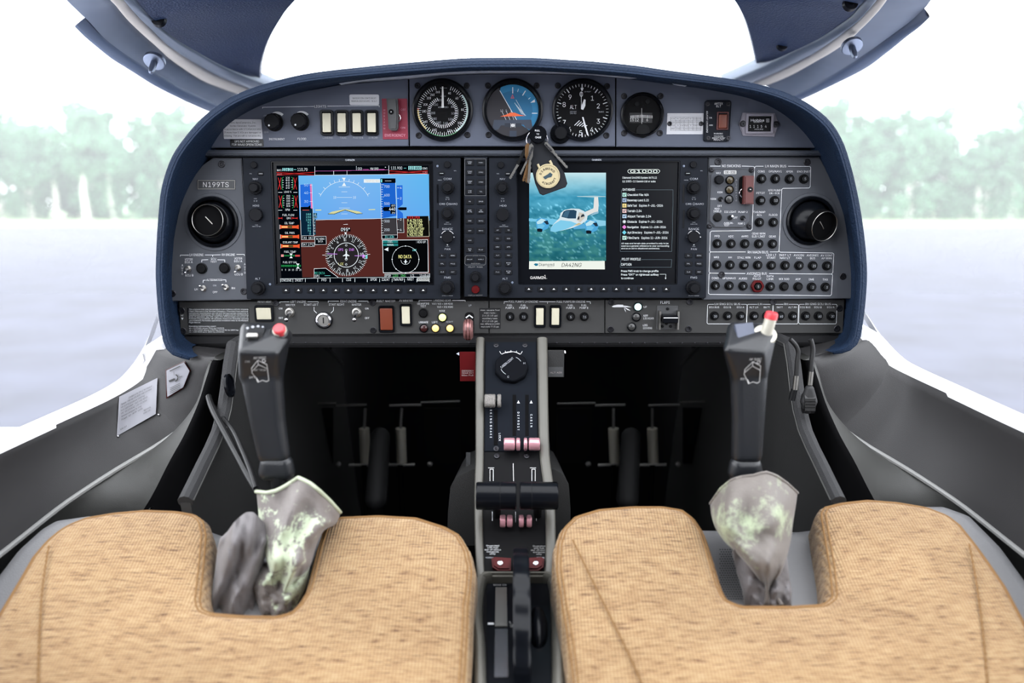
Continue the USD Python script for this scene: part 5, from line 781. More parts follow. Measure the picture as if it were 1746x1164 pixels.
for i, (t, w_, c) in enumerate((('Checklist File: N/A', 164, C(190, 235, 225)), ('Basemap Land 5.22', 164, C(170, 190, 220)), ('SafeTaxi   Expires 9-JUL-2026', 272, C(240, 220, 150)), ('Terrain 2.04', 110, C(235, 200, 200)), ('Airport Terrain 2.04', 182, C(180, 205, 230)), ('Obstacle   Expires 9-JUL-2026', 268, C(40, 44, 50)), ('Navigation   Expires 11-JUN-2026', 294, C(235, 140, 220)), ('Apt Directory   Expires 9-JUL-2026', 314, C(120, 215, 235)), ('FliteCharts   Expires 11-JUN-2026', 306, C(200, 235, 225)))):
    y = 367 + i*41; a.text(t, 848, y, 17, WH, w_, 'l', True); x = 825
    if i in (6, 7): a.poly([(x - 17, y), (x, y - 17), (x + 17, y), (x, y + 17)], c)
    elif i == 5:
        for an in range(0, 180, 30): a.tick(x, y, -13, 13, an, 3, WH)
    else: a.rect(x - 15, y - 15, x + 17, y + 15, c); a.line([(x - 8, y - 4), (x - 2, y + 7), (x + 9, y - 8)], 4, C(30, 70, 80)) if i != 2 else a.text('A', x, y, 18, C(40))
a.lines(['All map and terrain data provided is only to be', 'used as a general reference to your surrounding', 'and as an aid to situational awareness.'], 802, 737, 12, 19.5, WH, [360, 364, 294], 'l', True)
a.text('PILOT PROFILE', 878, 858, 18, WH, 144, bold=True); a.line([(800, 862), (794, 920), (1184, 920), (1186, 860), (956, 860)], 2, C(120, 140, 150)); a.text('CAPTAIN', 800, 898, 18, WH, 80, 'l', True); a.lines(['Press FMS knob to change profile', 'Press "ENT" or rightmost softkey', 'to continue'], 800, 948, 16, 27, WH, [286, 288, 96], 'l', True); a.line([(1096, 972), (1142, 972), (1140, 1002)], 3, WH); a.poly([(1133, 1000), (1147, 1000), (1140, 1012)], WH); a.put('start_page_text', md.scr, 'lit'); md.bz.put('lettering', md.t); md.top.put('button_lettering', md.t)
# ---- audio panel
o = On(PV, 'audio_panel', 'narrow black audio panel with two button columns between the displays', 'audio panel', 810.5, 388); P = lambda x, y: tuple(o.L(x, y, DH))
o.obj('face', prism(Polygon([P(791, 266.5), P(831, 266.5), P(831, 506), P(791.5, 506)]).buffer(-.001).buffer(.001), -.02, DH, .001), 'bezel'); o.top = Art(lambda x, y, z: np.r_[o.L(x, y, DH + .0014), DH + .0014 + z], z0=.00005); b = Art(lambda x, y, z: np.r_[o.L(x, y, DH), DH + z], z6, z0=.00005)
for (l, r), y in zip(((['COM1', 'MIC'], ['COM1']), (['COM2', 'MIC'], ['COM2']), (['COM3', 'MIC'], ['COM3']), (['COM', '1/2'], ['TEL']), (['PA'], ['SPKR']), (['MKR', 'MUTE'], ['HI', 'SENS']), (['DME'], ['NAV1']), (['ADF'], ['NAV2']), (['AUX'], None), (['MAN', 'SQ'], ['PLAY']), (['PILOT'], ['COPLT'])), (117, 188, 260, 330, 403, 473, 545, 617, 688, 757, 828)):
    small(o, *z6(306, y), l, 13.5, 9.5)
    if r: small(o, *z6(388, y), r, 13.5, 9.5)
b.line([(270, 90), (424, 90), (424, 360), (270, 360)], 2.2, C(130), True); b.line([(282, 800), (325, 798)], 2.2, C(120)); b.line([(370, 798), (415, 800), (424, 812), (422, 862), (412, 870), (280, 870), (270, 860), (272, 812), (282, 800)], 2.2, C(120)); b.text('INTERCOM', 347, 800, 8, C(130), 36); b.text('ICS ISOLATION', 348, 858, 9, C(130), 66); b.text('PILOT  PASS', 348, 884, 9, C(150), 104); b.text('DISPLAY BACKUP', 348, 1092, 9, C(120), 104); b.put('lettering', o.t); o.top.put('button_lettering', o.t)
dial(o, *z6(348, 958), .0078, .011); c = o.L(*z6(348, 1050), DH + .002); o.obj('backup_button', lathe([(.0058, DH - .001), (.0056, DH + .003), (.005, DH + .004), (.0001, DH + .0042)], 28, *c), 'red', label='red round backup button')
# ======================= seats =======================
SEAT = Plane(.85, EYE - .344, 26.1)
def cushion(poly, R=.02, th=.05, step=.010, puff=.004, seed=0):
    P, Z = [], []
    def ring_pts(pg, sp):
        out = []
        for g in getattr(pg, 'geoms', [pg]):
            n = max(12, int(g.exterior.length / sp)); out += [g.exterior.interpolate(i / n, normalized=True).coords[0] for i in range(n)]
        return np.array(out)
    b = ring_pts(poly, .005); nb = len(b); P.append(b); Z.append(np.full(nb, -R))
    for d in (.0015, .004, .008, .0125, R*.85, R):
        pg = poly.buffer(-d)
        if pg.is_empty: continue
        q = ring_pts(pg, .006); P.append(q); Z.append(np.full(len(q), math.sqrt(max(R*R - (R - d)**2, 0)) - R))
    x0, y0, x1, y1 = poly.bounds; inn = poly.buffer(-R - .004); gx, gy = np.meshgrid(np.arange(x0, x1, step), np.arange(y0, y1, step)); q = np.column_stack([gx.ravel(), gy.ravel()]); q = q[shapely.contains_xy(inn, q[:, 0], q[:, 1])]
    dist = np.array([poly.exterior.distance(Point(p)) for p in q]); P.append(q); Z.append(puff * (1 - np.exp(-(dist - R) / .05)) + .003 * (meshkit.fbm(np.column_stack([q * 9, np.full(len(q), seed)]), 3) - .5))
    P, Z = np.vstack(P), np.concatenate(Z); T = Delaunay(P).simplices; c = P[T].mean(1); T = T[shapely.contains_xy(poly, c[:, 0], c[:, 1])]
    a, bb, cc = P[T[:, 0]], P[T[:, 1]], P[T[:, 2]]; ar = (bb[:, 0]-a[:, 0])*(cc[:, 1]-a[:, 1]) - (bb[:, 1]-a[:, 1])*(cc[:, 0]-a[:, 0]); T = T[np.abs(ar) > 1e-12]; ar = ar[np.abs(ar) > 1e-12]; T[ar < 0] = T[ar < 0][:, ::-1]
    V = np.column_stack([P, Z]); bot = np.column_stack([b, np.full(nb, -th)]); mid = np.column_stack([b*1.0, np.full(nb, -(R + th)/2)]); n = len(V); i = np.arange(nb); j = (i + 1) % nb
    F_ = [T, np.stack([i, n + i, n + j], 1), np.stack([i, n + j, j], 1), np.stack([n + i, n + nb + i, n + nb + j], 1), np.stack([n + i, n + nb + j, n + j], 1)]
    if Polygon(b).exterior.is_ccw is False: F_[1:] = [f[:, ::-1] for f in F_[1:]]
    return tm(np.vstack([V, mid, bot]), np.vstack(F_))
COVER = {'left': [(-150, 1300), (-75, 1150), (-40, 1085), (0, 1018), (21, 984), (45, 943), (69, 915), (93, 895), (113, 883), (144, 871), (192, 863), (247, 858), (302, 860), (336, 866), (352, 878), (358, 905), (354, 958), (348, 1015), (351, 1027), (364, 1032), (412, 1036), (471, 1037), (491, 1032), (503, 1020), (515, 1000), (524, 966), (533, 930), (544, 897), (560, 878), (577, 870), (646, 867), (712, 871), (762, 887), (788, 901), (805, 930), (813, 965), (811, 994), (806, 1027), (805, 1077), (800, 1164), (792, 1300)],
         'right': [(975, 1300), (969, 1164), (961, 1093), (950, 1027), (941, 965), (943, 922), (953, 893), (976, 870), (1019, 857), (1078, 852), (1131, 852), (1167, 858), (1190, 875), (1207, 900), (1217, 928), (1227, 961), (1237, 994), (1246, 1012), (1266, 1020), (1349, 1020), (1400, 1017), (1412, 1008), (1408, 960), (1398, 900), (1393, 868), (1400, 854), (1432, 846), (1478, 841), (1531, 845), (1584, 854), (1623, 869), (1646, 887), (1673, 920), (1696, 951), (1726, 994), (1744, 1027), (1790, 1110), (1830, 1200), (1860, 1300)]}
BASE = {'left': [(-150, 1300), (-90, 1120), (-40, 1010), (22, 930), (62, 894), (93, 876), (150, 868), (330, 884), (380, 902), (560, 900), (780, 915), (815, 975), (805, 1300)], 'right': [(962, 1300), (938, 975), (965, 905), (1190, 892), (1360, 895), (1400, 890), (1560, 852), (1610, 852), (1660, 870), (1715, 925), (1778, 1010), (1835, 1120), (1890, 1300)]}
SEAMS = {'left': [[(86, 935), (76, 1000), (70, 1090), (69, 1200)]], 'right': [[(976, 925), (1010, 995), (1046, 1068), (1082, 1143), (1110, 1210)], [(1650, 932), (1664, 1010), (1679, 1148), (1684, 1240)]]}
for nm, sg in (('left', -1), ('right', 1)):
    bp = Polygon([tuple(SEAT.uv(x, y, -.045)) for x, y in BASE[nm]]).buffer(.012).buffer(-.012); o = On(SEAT, 'seat', f'grey leather {nm} seat pan mostly hidden under its woven cover', 'seat', 600 if sg < 0 else 1200, 1100, -.045)
    sh = lambda m, o_=o: m.apply_translation((-o_.o[0], -o_.o[1], 0)); o.obj('seat_pan', sh(cushion(bp, .02, .12, .02, .002)), 'leather_grey')
    nb_ = [(380, 960), (470, 960), (500, 1060), (340, 1060)] if sg < 0 else [(1225, 935), (1300, 960), (1330, 1040), (1235, 1040)]
    if sg > 0:
        dots = []
        for ix in range(22):
            for iy in range(22):
                x, y = 1228 + ix*4.2 + (iy % 2)*2.1, 936 + iy*4
                if x < 1300: c = o.L(x, y, .0035); dots.append(lathe([(.0008, .0030), (.0001, .0031)], 6, *c))
        q = o.obj('perforations', dots, 'soft_black'); tag(q, kind='stuff')
    cp = Polygon([tuple(SEAT.uv(x, y, 0)) for x, y in COVER[nm]]); cp = cp.buffer(-.004).buffer(.004)
    o = On(SEAT, 'seat_cover', f'tan woven seat cover with a front notch on the {nm} seat', 'seat cover', 600 if sg < 0 else 1200, 1100, 0); ox, oy = o.o
    o.obj('cushion', cushion(cp, .02, .062, .010, .006, 3 + sg).apply_translation((-ox, -oy, 0)), 'weave', smooth=50)
    for d, r in ((.0055, .0010), (.0095, .0009)):
        g = cp.buffer(-d); n = int(g.exterior.length/.006); q = np.array([g.exterior.interpolate(i/n, normalized=True).coords[0] for i in range(n + 1)]); z = math.sqrt(.02**2 - (.02 - d)**2) - .02
        o.obj('piping', tube(np.column_stack([q[:, 0] - ox, q[:, 1] - oy, np.full(len(q), z + .0002)]), r, 6), 'tan_cord')
    for sm in SEAMS[nm]:
        q = smooth_line([o.L(x, y) for x, y in sm], 90); o.obj('stitched_seam', tube(np.column_stack([q, np.full(len(q), .0048) + .0008*np.sin(np.arange(90)*2.1)]), .0009, 6), 'tan_cord')
# ======================= control sticks and their boots =======================
def loc(o, w): w = np.asarray(w) - o.pl.w(o.px, o.py, o.h); return np.stack([w[..., 0], w @ o.pl.e, w @ o.pl.n], -1)
def emb(o, pl2, px, py, h, mesh):
    m = cat([mesh]); v = m.vertices; b = pl2.w(px, py, h); m.vertices = loc(o, b + v[:, :1]*np.array([1., 0, 0]) + v[:, 1:2]*pl2.e + v[:, 2:]*pl2.n); return m
STK = Plane(.84, EYE, 90)
for nm in ('left', 'right'):
    L_ = nm == 'left'; sx = 0 if L_ else 1
    o = On(STK, 'control_stick', f'dark grey {nm} control stick with {"trim switch and red button" if L_ else "blank plate and red button on a silver sleeve"}', 'control stick', 472 if L_ else 1276, 800); k = o.k
    S = lambda x, y, h, r: (*o.L(x, y, h), h, r*k)
    if L_:
        head = [S(423, 563, -.024, 13), (*o.L(474, 562, -.024), -.024, 11*k), S(417, 600, .012, 10), S(468, 602, .010, 10), S(480, 578, -.006, 14), S(424, 640, -.004, 16), S(466, 640, -.004, 16)]
        chain = [[(428, 640, -.004, 17), (464, 640, -.004, 18)], [(441, 715, -.004, 15), (472, 715, -.004, 15)], [(453, 775, -.004, 14), (481, 775, -.004, 14)]]; flare = [(458, 790, -.004, 14.5), (486, 790, -.004, 14.5)]
    else:
        head = [S(1253, 562, -.024, 13), S(1300, 563, -.024, 12), S(1244, 597, .010, 10), S(1296, 600, .010, 10), S(1306, 578, -.006, 15), S(1262, 640, -.004, 17), S(1292, 636, -.004, 17)]
        chain = [[(1262, 640, -.004, 17), (1291, 640, -.004, 17)], [(1264, 715, -.004, 16), (1287, 715, -.004, 16)], [(1262, 775, -.004, 15), (1284, 775, -.004, 15)]]; flare = [(1258, 793, -.004, 15), (1283, 793, -.004, 15)]
    b = hull(head)
    for a0, a1 in zip(chain[:-1], chain[1:]): b = b + hull([S(*q) for q in a0 + a1])
    m = b.refine_to_length(.004).to_mesh(); m = tm(m.vert_properties[:, :3], m.tri_verts); m.merge_vertices(); trimesh.smoothing.filter_taubin(m, iterations=14); o.obj('grip', m, 'grip', smooth=True)
    o.obj('grip_base', hull([S(*q) for q in flare + [(flare[0][0] - 2, 804, -.004, 15), (flare[1][0] + 2, 804, -.004, 15)]]), 'grip', smooth=50)
    p_ = o.L(flare[0][0] + 14, 800); o.obj('stick_tube', tube([[p_[0], p_[1], -.004], [p_[0] + .002, p_[1] - .05, -.004], [p_[0] + .004, p_[1] - .12, -.006]], .009, 14), 'black')
    c = STK.w(440 if L_ else 1273, 576, 0.0); DK = Plane(c[1] + .0005, c[2] + .0005, 43)
    if L_:
        o.obj('switch_plate', emb(o, DK, 434, 576, .0005, rbox(30*k, 46*k, -.003, .0018, .003, .0006)), 'gloss_black'); o.obj('trim_switch', emb(o, DK, 432, 576, .002, rbox(19*k, 9*k, -.002, .006, .002, .001)), 'steel'); o.obj('trim_switch_base', emb(o, DK, 436, 577, .0012, rbox(24*k, 21*k, -.002, .002, .001, .0005)), 'black')
        a = Art(lambda x, y, z: loc(o, DK.w(x, y, .0024 + z))); 
        for x, y, w_ in ((422, 559, 4), (431, 557, 4.5), (440, 556, 4), (448, 557, 3), (421, 591, 4), (431, 592, 3), (439, 590, 4), (446, 590, 2.5)): a.disc(x, y, w_*.62, C(165, 168, 176), 14, w_*.45)
        a.put('plate_legends', o.t)
        bx, by, bh = 478, 566, .004
        o.obj('button_collar', emb(o, DK, bx - 2, by + 3, -.001, lathe([(.0125, -.006), (.0105, .003), (.0095, .004), (.0085, .003)], 26, c1=False)), 'grip'); bt = lathe([(.0068, -.002), (.0066, .0062), (.0056, .0078), (.0001, .0082)], 26)
        o.obj('button_sleeve', emb(o, DK, bx, by, .001, lathe([(.0076, -.004), (.0075, .0042), (.0068, .0048), (.0066, .003)], 26, c1=False)), 'satin'); o.obj('push_button', emb(o, DK, bx, by, .002, bt), 'red_button', label='red push button')
    else:
        q = [(1252, 554), (1283, 551), (1289, 579), (1258, 582)]; pc = np.array([DK.uv(x, y, 0) for x, y in q]); c0 = pc.mean(0)
        o.obj('blank_plate', emb(o, DK, *(1270.5, 566.5), .0, prism(Polygon(pc - c0), -.004, .0022, .0006)), 'grip_plate', label='blank square grey plate')
        bx, by = 1309, 571; ax = Plane(DK.p[1], DK.p[2], 30)
        o.obj('button_collar', emb(o, DK, bx - 5, by, -.001, lathe([(.0125, -.005), (.0122, .0022), (.0105, .003)], 28)), 'satin'); sl = tube([[0, 0, -.002], [.0015, .005, .007], [.0035, .0115, .0155]], .0062, 22); o.obj('button_sleeve', emb(o, DK, bx - 3, by, 0, sl), 'satin')
        cap = lathe([(.0068, -.001), (.0068, .004), (.0058, .0058), (.0001, .0062)], 26); cap.apply_transform(trimesh.transformations.rotation_matrix(math.radians(-35), (1, 0, 0))); cap.apply_transform(trimesh.transformations.rotation_matrix(math.radians(10), (0, 1, 0))); cap.apply_translation((.0035, .0115, .0155)); o.obj('push_button', emb(o, DK, bx - 3, by, 0, cap), 'red_button', label='red push button')
    # decal on the front of the grip
    zz = zm(380, 530, 3.527) if L_ else zm(1180, 530, 3.527); dx, dy = (-145, -10) if L_ else (0, 0)
    a = Art(lambda x, y, z: np.r_[o.L(x, y, .0125), .0125 + z], zz); p = lambda x, y: (x + dx, y + dy)
    cc = [(362, 302), (412, 330), (414, 432), (400, 440), (375, 432), (347, 444), (338, 420), (318, 385), (320, 352)]
    mw = o.obj('decal', prism(Polygon([tuple(o.L(*zz(*p(x, y)), .012)) for x, y in ((290, 272), (425, 272), (425, 450), (290, 450))]), .006, .0124), 'soft_black') if False else None
    a.line([p(*q) for q in cc], 4, C(190), True); a.line([p(320, 372), p(362, 330), p(412, 358)], 4, C(190)); a.line([p(362, 302), p(362, 330)], 4, C(190)); a.arc(*p(397, 306), 9, 4, C(190), 0, 360, 16); a.poly([p(340, 412), p(354, 440), p(344, 442)], C(210)); a.text('AP DISC', *p(376, 287), 15, C(190), 74); a.text('PTT', *p(316, 416), 15, C(190), 34)
    if L_: a.text('CWS', *p(300, 310), 13, C(150), 30); a.text('AP TRIM', *p(368, 366), 13, C(150), 70)
    zs_ = np.vstack(a.V); 
    # lay the print on the grip's own front surface
    gm = m; tri = gm.vertices[gm.faces]
    flat = np.vstack(a.V); out = flat.copy(); fz = tri.mean(1); front = tri[np.abs(np.cross(tri[:, 1]-tri[:, 0], tri[:, 2]-tri[:, 0])[:, 2]) > 1e-9]
    cen = front.mean(1)
    for i, pt in enumerate(flat):
        dd_ = np.hypot(cen[:, 0]-pt[0], cen[:, 1]-pt[1]); nr_ = np.argsort(dd_)[:10]; out[i, 2] = cen[nr_, 2].max() + .0004 + (pt[2] - .0125)
    a.V = [out]; a.put('decal', o.t)
def cloth(o, st, n=44, m=30, amp=.006, seed=0, freq=(5, 3)):
    """st: (u -> py list, xl, xr, y, half depth) from the rim down"""
    us = np.linspace(0, 1, 9); rows = []
    for py, xl, xr, y, dep in st: rows.append(([np.interp(us, np.linspace(0, 1, len(py)), py) if np.ndim(py) else np.full(9, py)][0], xl, xr, y, dep))
    k = np.arange(len(rows)); kk = np.linspace(0, len(rows) - 1, m); f = lambda vals: PchipInterpolator(k, vals)(kk)
    XL, XR, Y, D = f([r[1] for r in rows]), f([r[2] for r in rows]), f([r[3] for r in rows]), f([r[4] for r in rows]); PY = PchipInterpolator(k, np.array([r[0] for r in rows]))(kk)
    R_ = []
    for i in range(m):
        ring = []
        for ph in np.arange(n) * 2*np.pi/n:
            u = (1 - math.cos(ph))/2; px = XL[i] + (XR[i]-XL[i])*u; py = np.interp(u, us, PY[i]); s = math.sin(ph)
            fold = amp * (meshkit.fbm(np.array([u*freq[0] + i*.06, i/m*freq[1], seed + (s < 0)*7]), 3) - .5)*2 + amp*.5*math.sin(u*11 + i*.22 + seed)*min(1, i/6)
            ring.append(loc(o, at_y(px, py, Y[i] - D[i]*s - fold*(abs(s)**.6))))
        R_.append(np.array(ring))
    cloth.rim = np.vstack([R_[0], R_[0][:1]]); return rings(R_, False, True)
o = On(STK, 'stick_boot', 'crumpled grey cloth boot with flaking pale green coating below the left stick', 'stick boot', 500, 1000)
o.obj('collar', cloth(o, [([838, 840, 836, 826, 814, 822, 836, 853, 873], 437, 580, .835, .034), ([868, 868, 866, 862, 858, 862, 870, 880, 892], 440, 573, .825, .036), (905, 443, 552, .81, .036), (935, 449, 538, .80, .034), (962, 456, 530, .785, .03), (992, 462, 512, .79, .02), (1010, 470, 500, .79, .012)], amp=.012, seed=2, freq=(6, 4)), 'boot_cloth', smooth=60)
o.obj('hem', tube(cloth.rim, .0022, 8, False), 'hem'); o.obj('lower_fold', cloth(o, [([968, 955, 958, 962, 955, 945, 935, 925, 915], 427, 532, .81, .02), (985, 426, 526, .80, .024), (1010, 432, 518, .795, .022), (1034, 440, 505, .79, .018), (1060, 446, 498, .785, .008)], amp=.012, seed=9, freq=(7, 5)), 'boot_cloth', smooth=60)
o.obj('skirt_fold', cloth(o, [([915, 905, 890, 880, 873, 872, 880, 892, 905], 378, 462, .815, .02), (930, 372, 456, .80, .03), (975, 366, 446, .80, .026), (1020, 358, 436, .79, .018), (1060, 352, 430, .785, .01)], amp=.013, seed=15, freq=(7, 4)), 'boot_plain', smooth=60)
o = On(STK, 'stick_boot', 'silky grey cloth boot with worn green patches below the right stick', 'stick boot', 1300, 1000)
o.obj('collar', cloth(o, [([858, 832, 817, 812, 810, 804, 810, 823, 840], 1211, 1360, .85, .04), ([872, 862, 852, 848, 846, 844, 848, 854, 862], 1212, 1357, .835, .044), (893, 1217, 1352, .82, .045), (918, 1231, 1349, .81, .04), (945, 1258, 1343, .79, .034), (972, 1282, 1334, .775, .024), (998, 1297, 1322, .785, .012), (1030, 1290, 1338, .785, .01)], amp=.010, seed=4, freq=(4, 4)), 'boot_sheen', smooth=60); o.obj('hem', tube(cloth.rim, .0016, 8, False), 'boot_sheen')
o.obj('skirt_fold', cloth(o, [([940, 930, 925, 925, 930, 935, 930, 925, 925], 1248, 1340, .79, .012), (975, 1256, 1345, .80, .018), (1010, 1266, 1350, .79, .016), (1045, 1270, 1350, .785, .008)], amp=.011, seed=22, freq=(7, 4)), 'boot_plain', smooth=60)
# ======================= centre pedestal =======================
def pt(py, y): q = at_y(873, py, y); return q
A_, B_, C_, E_, F_p = pt(580, 1.10), pt(768, .99), pt(985, .86), pt(1164, .70), pt(1330, .60)
def mk(a, b): return Plane(a[1], a[2], math.degrees(math.atan2(a[2]-b[2], a[1]-b[1])))
PA, PB, PC = mk(A_, B_), mk(B_, C_), mk(C_, E_)
def pw(px, py, h=0.0): return (PA if py < 768 else PB if py < 986 else PC).w(px, py, h)
ped = thing('centre_pedestal', 'dark centre pedestal with grey-beige side rails between the seats', 'pedestal', A_)
rel = lambda q: np.asarray(q) - A_
sts = [(576, 814, 930), (640, 814, 931), (700, 813, 934), (768, 813, 938), (850, 811, 943), (925, 815, 944), (985, 817, 946)]
P = np.array([[rel(pw(l + (r-l)*t, py)) for t in (0, .5, 1)] for py, l, r in sts]); obj('body', solid(P, np.array([0, .10, -.16])), 'soft_black', ped)
def rail(pts, hw, up=.006):
    q = smooth_line([np.r_[x, y] for x, y in pts], 26); R_ = []
    for x, y in q:
        kx = pw(x + 1, y)[0] - pw(x, y)[0]; w_ = hw*kx; n_ = (PA if y < 768 else PB if y < 986 else PC).n
        c = rel(pw(x, y)); R_.append(np.array([c + np.array([a*w_, 0, 0]) + n_*(b) for a, b in ((-1, -.05), (-1, up*.4), (-.75, up*.8), (-.3, up), (.3, up), (.75, up*.8), (1, up*.4), (1, -.05))]))
    return rings(R_)
obj('side_rail', rail([(819, 578), (818, 640), (818, 768), (816, 850), (817, 925), (820, 985)], 7.2), 'rail', ped); obj('side_rail', rail([(924.5, 578), (925.5, 640), (928, 768), (937, 850), (939, 925), (936, 985)], 8.5), 'rail', ped)
zp = zm(760, 570, 3.527)
fp = [(828, 584), (914, 584), (915.5, 700), (917, 770), (826, 770), (827, 700)]; FPo = PA.uv(872, 680)
frm = lambda pl_, h0=0.0: (lambda px, py, z: rel(pl_.w(px, py, h0 + z)))
def slab(pl_, pts, z0, z1, bev=.0006):
    m = prism(Polygon([tuple(pl_.uv(x, y)) for x, y in pts]), z0, z1, bev); m = cat([m]); v = m.vertices; m.vertices = rel(pl_.p + v[:, :1]*np.array([1., 0, 0]) + v[:, 1:2]*pl_.e + v[:, 2:]*pl_.n); return m
obj('face_plate', slab(PA, fp, -.004, .002), 'ped_plate', ped)
for x0, y0, x1, y1 in ((842, 700, 848.5, 760), (874, 674, 880, 744), (895.5, 674, 901.5, 744)): obj('lever_slot', slab(PA, [(x0, y0), (x1, y0), (x1, y1), (x0, y1)], .001, .0023, .0001), 'deep', ped)
def pscrew(pl_, x, y, h, r=.0036):
    m = lathe([(r, h - .001), (r, h + .001), (r*.5, h + .0014), (.0001, h + .0005)], 14); v = m.vertices; m.vertices = rel(pl_.w(x, y) + v[:, :1]*np.array([1., 0, 0]) + v[:, 1:2]*pl_.e + v[:, 2:]*pl_.n); obj('screw', m, 'screw', ped)
for x, y in ((846, 590), (895, 590), (846, 766)): pscrew(PA, x, y, .002)
for x, y in ((847, 778), (898, 778)): pscrew(PB, x, y, .001)
a = Art(frm(PA, .002), zp)
for i, x in enumerate((330, 360, 392, 424, 455)): a.line([(x + (i-2)*2.5, 96 + abs(i-2)*3), (x - (i-2)*1.5, 110 + abs(i-2)*3)], 3, W)
a.arc(393, 212, 106, 9, W, -31, 31)
for x in (437, 514): a.poly([(x - 9, 414), (x + 9, 414), (x, 396)], W)
for s_, x, y0, st in (('PARKING', 272, 420, 18), ('BRAKE', 272, 550, 17), ('LOCK', 325, 597, 13), ('DEFROST', 437, 470, 17), ('CABIN', 515, 484, 17)):
    for i, t in enumerate(s_): a.text(t, x, y0 + i*st, 12, W, rot=90) if s_ != '' else None
a.put('lettering', ped)
a = Art(frm(PB, .0006), zp)
for x in (276, 528): a.line([(x - 20, 802), (x + 14, 802)], 3, W); a.line([(x - 10, 880), (x - 10, 810), (x + 10, 810), (x + 10, 880)], 3, W)
a.line([(406, 776), (408, 880)], 3.5, W)
for x in (280, 545): a.line([(x, 1066), (x, 1120)], 3, W)
a.line([(420, 1066), (420, 1130)], 2, W); a.put('quadrant_marks', ped)
z6p = zm(780, 800, 3.2)
a = Art(frm(PB, .0006), z6p); a.lines(['Guarded', 'with fuel', 'shut-off valve in', 'emergencies', 'only'], 192, 416, 8, 11, W, [70, 60, 90, 66, 32]); a.lines(['Guarded', 'with fuel', 'shut-off valve in', 'emergencies', 'only'], 445, 418, 8, 11, C(150), [68, 58, 88, 64, 30]); a.text('NORMAL', 176, 481, 8, G, 44); a.text('NORMAL', 455, 481, 8, G, 44); a.put('lettering', ped)
# rotary knob, levers
o = On(PA, 'rotary_knob', 'large round black rotary knob with printed arcs on the pedestal', 'knob', 872, 629, .002); r = 28.5*o.k
o.obj('knob', lathe([(r, 0), (r*.99, .007), (r*.93, .0085), (r*.4, .009), (.0001, .009)], 60, flute=.02, nf=9), 'matte_black'); a = Art(lambda x, y, z: np.array([(x - 393)/3.527*o.k, -(y - 207)/3.527*o.k, .0091 + z])); a.text('CABIN LIGHT', 367, 186, 15, G, 100, rot=-43); a.arc(393, 207, 66, 3, G, -150, -110); a.arc(393, 207, 64, 3, G, 25, 62); a.text('H', 470, 190, 13, G); a.text('C', 374, 283, 13, G); a.put('lettering', o.t)
def xcyl(r, x0, x1, n=40, e=.0012): m = lathe([(r - e, x0), (r, x0 + e), (r, x1 - e), (r - e, x1)], n); m.apply_transform(trimesh.transformations.rotation_matrix(math.pi/2, (0, 1, 0))); return m
def lever(pl_, name, label, px, py, h, r, spans, mat, group=None, arm=True, ar_=.0022):
    o = On(pl_, name, label, 'lever', px, py, h, group)
    for i, (a_, b_) in enumerate(spans): o.obj('knob' if i == 0 else 'knob_ring', xcyl(r*o.k, (a_ - px)*o.k, (b_ - px)*o.k, e=min(.0012, (b_-a_)*o.k*.2)), mat)
    j = ((spans[0][1] - px) if len(spans) > 1 and px < 872 else (spans[-1][0] - px) if len(spans) > 1 else 0)*o.k
    o.obj('core', xcyl(r*o.k*.7, (spans[0][0] - px)*o.k + .002, (spans[-1][1] - px)*o.k - .002), 'black'); o.obj('arm', tube([[0, 0, 0], [0, -.001, -h*.5], [0, -.002, -h - .004]], ar_, 10), 'black'); return o
lever(PA, 'parking_brake_lever', 'knurled grey parking brake lever knob at the left of the pedestal', 841, 683, .016, 11.5, [(826, 845), (848, 854.5)], 'knurl')
lever(PA, 'air_lever', 'pink metal lever knob below the DEFROST slot', 873, 757, .014, 11, [(859, 878), (880, 887)], 'pink', 'pink air levers'); lever(PA, 'air_lever', 'pink metal lever knob below the CABIN slot', 906, 757, .014, 11, [(893, 899), (901.5, 920.5)], 'pink', 'pink air levers')
for px, a_, b_, n in ((846.5, 812, 880.5, 'left'), (918, 886, 951, 'right')):
    o = lever(PB, 'power_lever', f'large black cylindrical {n} power lever grip', px, 845, .045, 23.5, [(a_, b_)], 'gloss_black', 'power levers', ar_=.005)
    o.obj('groove', xcyl(23.7*o.k, (6 if px < 870 else -12)*o.k, (7 if px < 870 else -11)*o.k, e=.0001), 'black')
lever(PB, 'trim_lever', 'small pink lever pair left of the pedestal centre line, behind the power grips', 863.5, 888, .012, 10.5, [(852.5, 862), (864.5, 874)], 'pink', 'small pink levers'); lever(PB, 'trim_lever', 'small pink lever pair right of the pedestal centre line, behind the power grips', 895.5, 888, .012, 10.5, [(884.7, 893), (898, 906.6)], 'pink', 'small pink levers')
for px, n in ((855, 'left'), (911, 'right')):
    o = On(PB, 'guarded_switch', f'red guarded fuel switch on the {n} of the pedestal base', 'switch', px, 965, 0, 'red guarded switches'); k = o.k; s_ = 1 if px < 872 else -1
    q = Polygon([(s_*x*k, y*k) for x, y in ((-17, 9), (-12, 12), (16, 10), (16, -12), (-6, -12), (-15, -6))]); o.obj('guard', prism(q, 0, .009, .002), 'red'); o.obj('guard_hole', lathe([(.0034, .009), (.003, .0096), (.0022, .0092), (.0001, .009)], 16, -s_*2*k, 0), 'chrome')
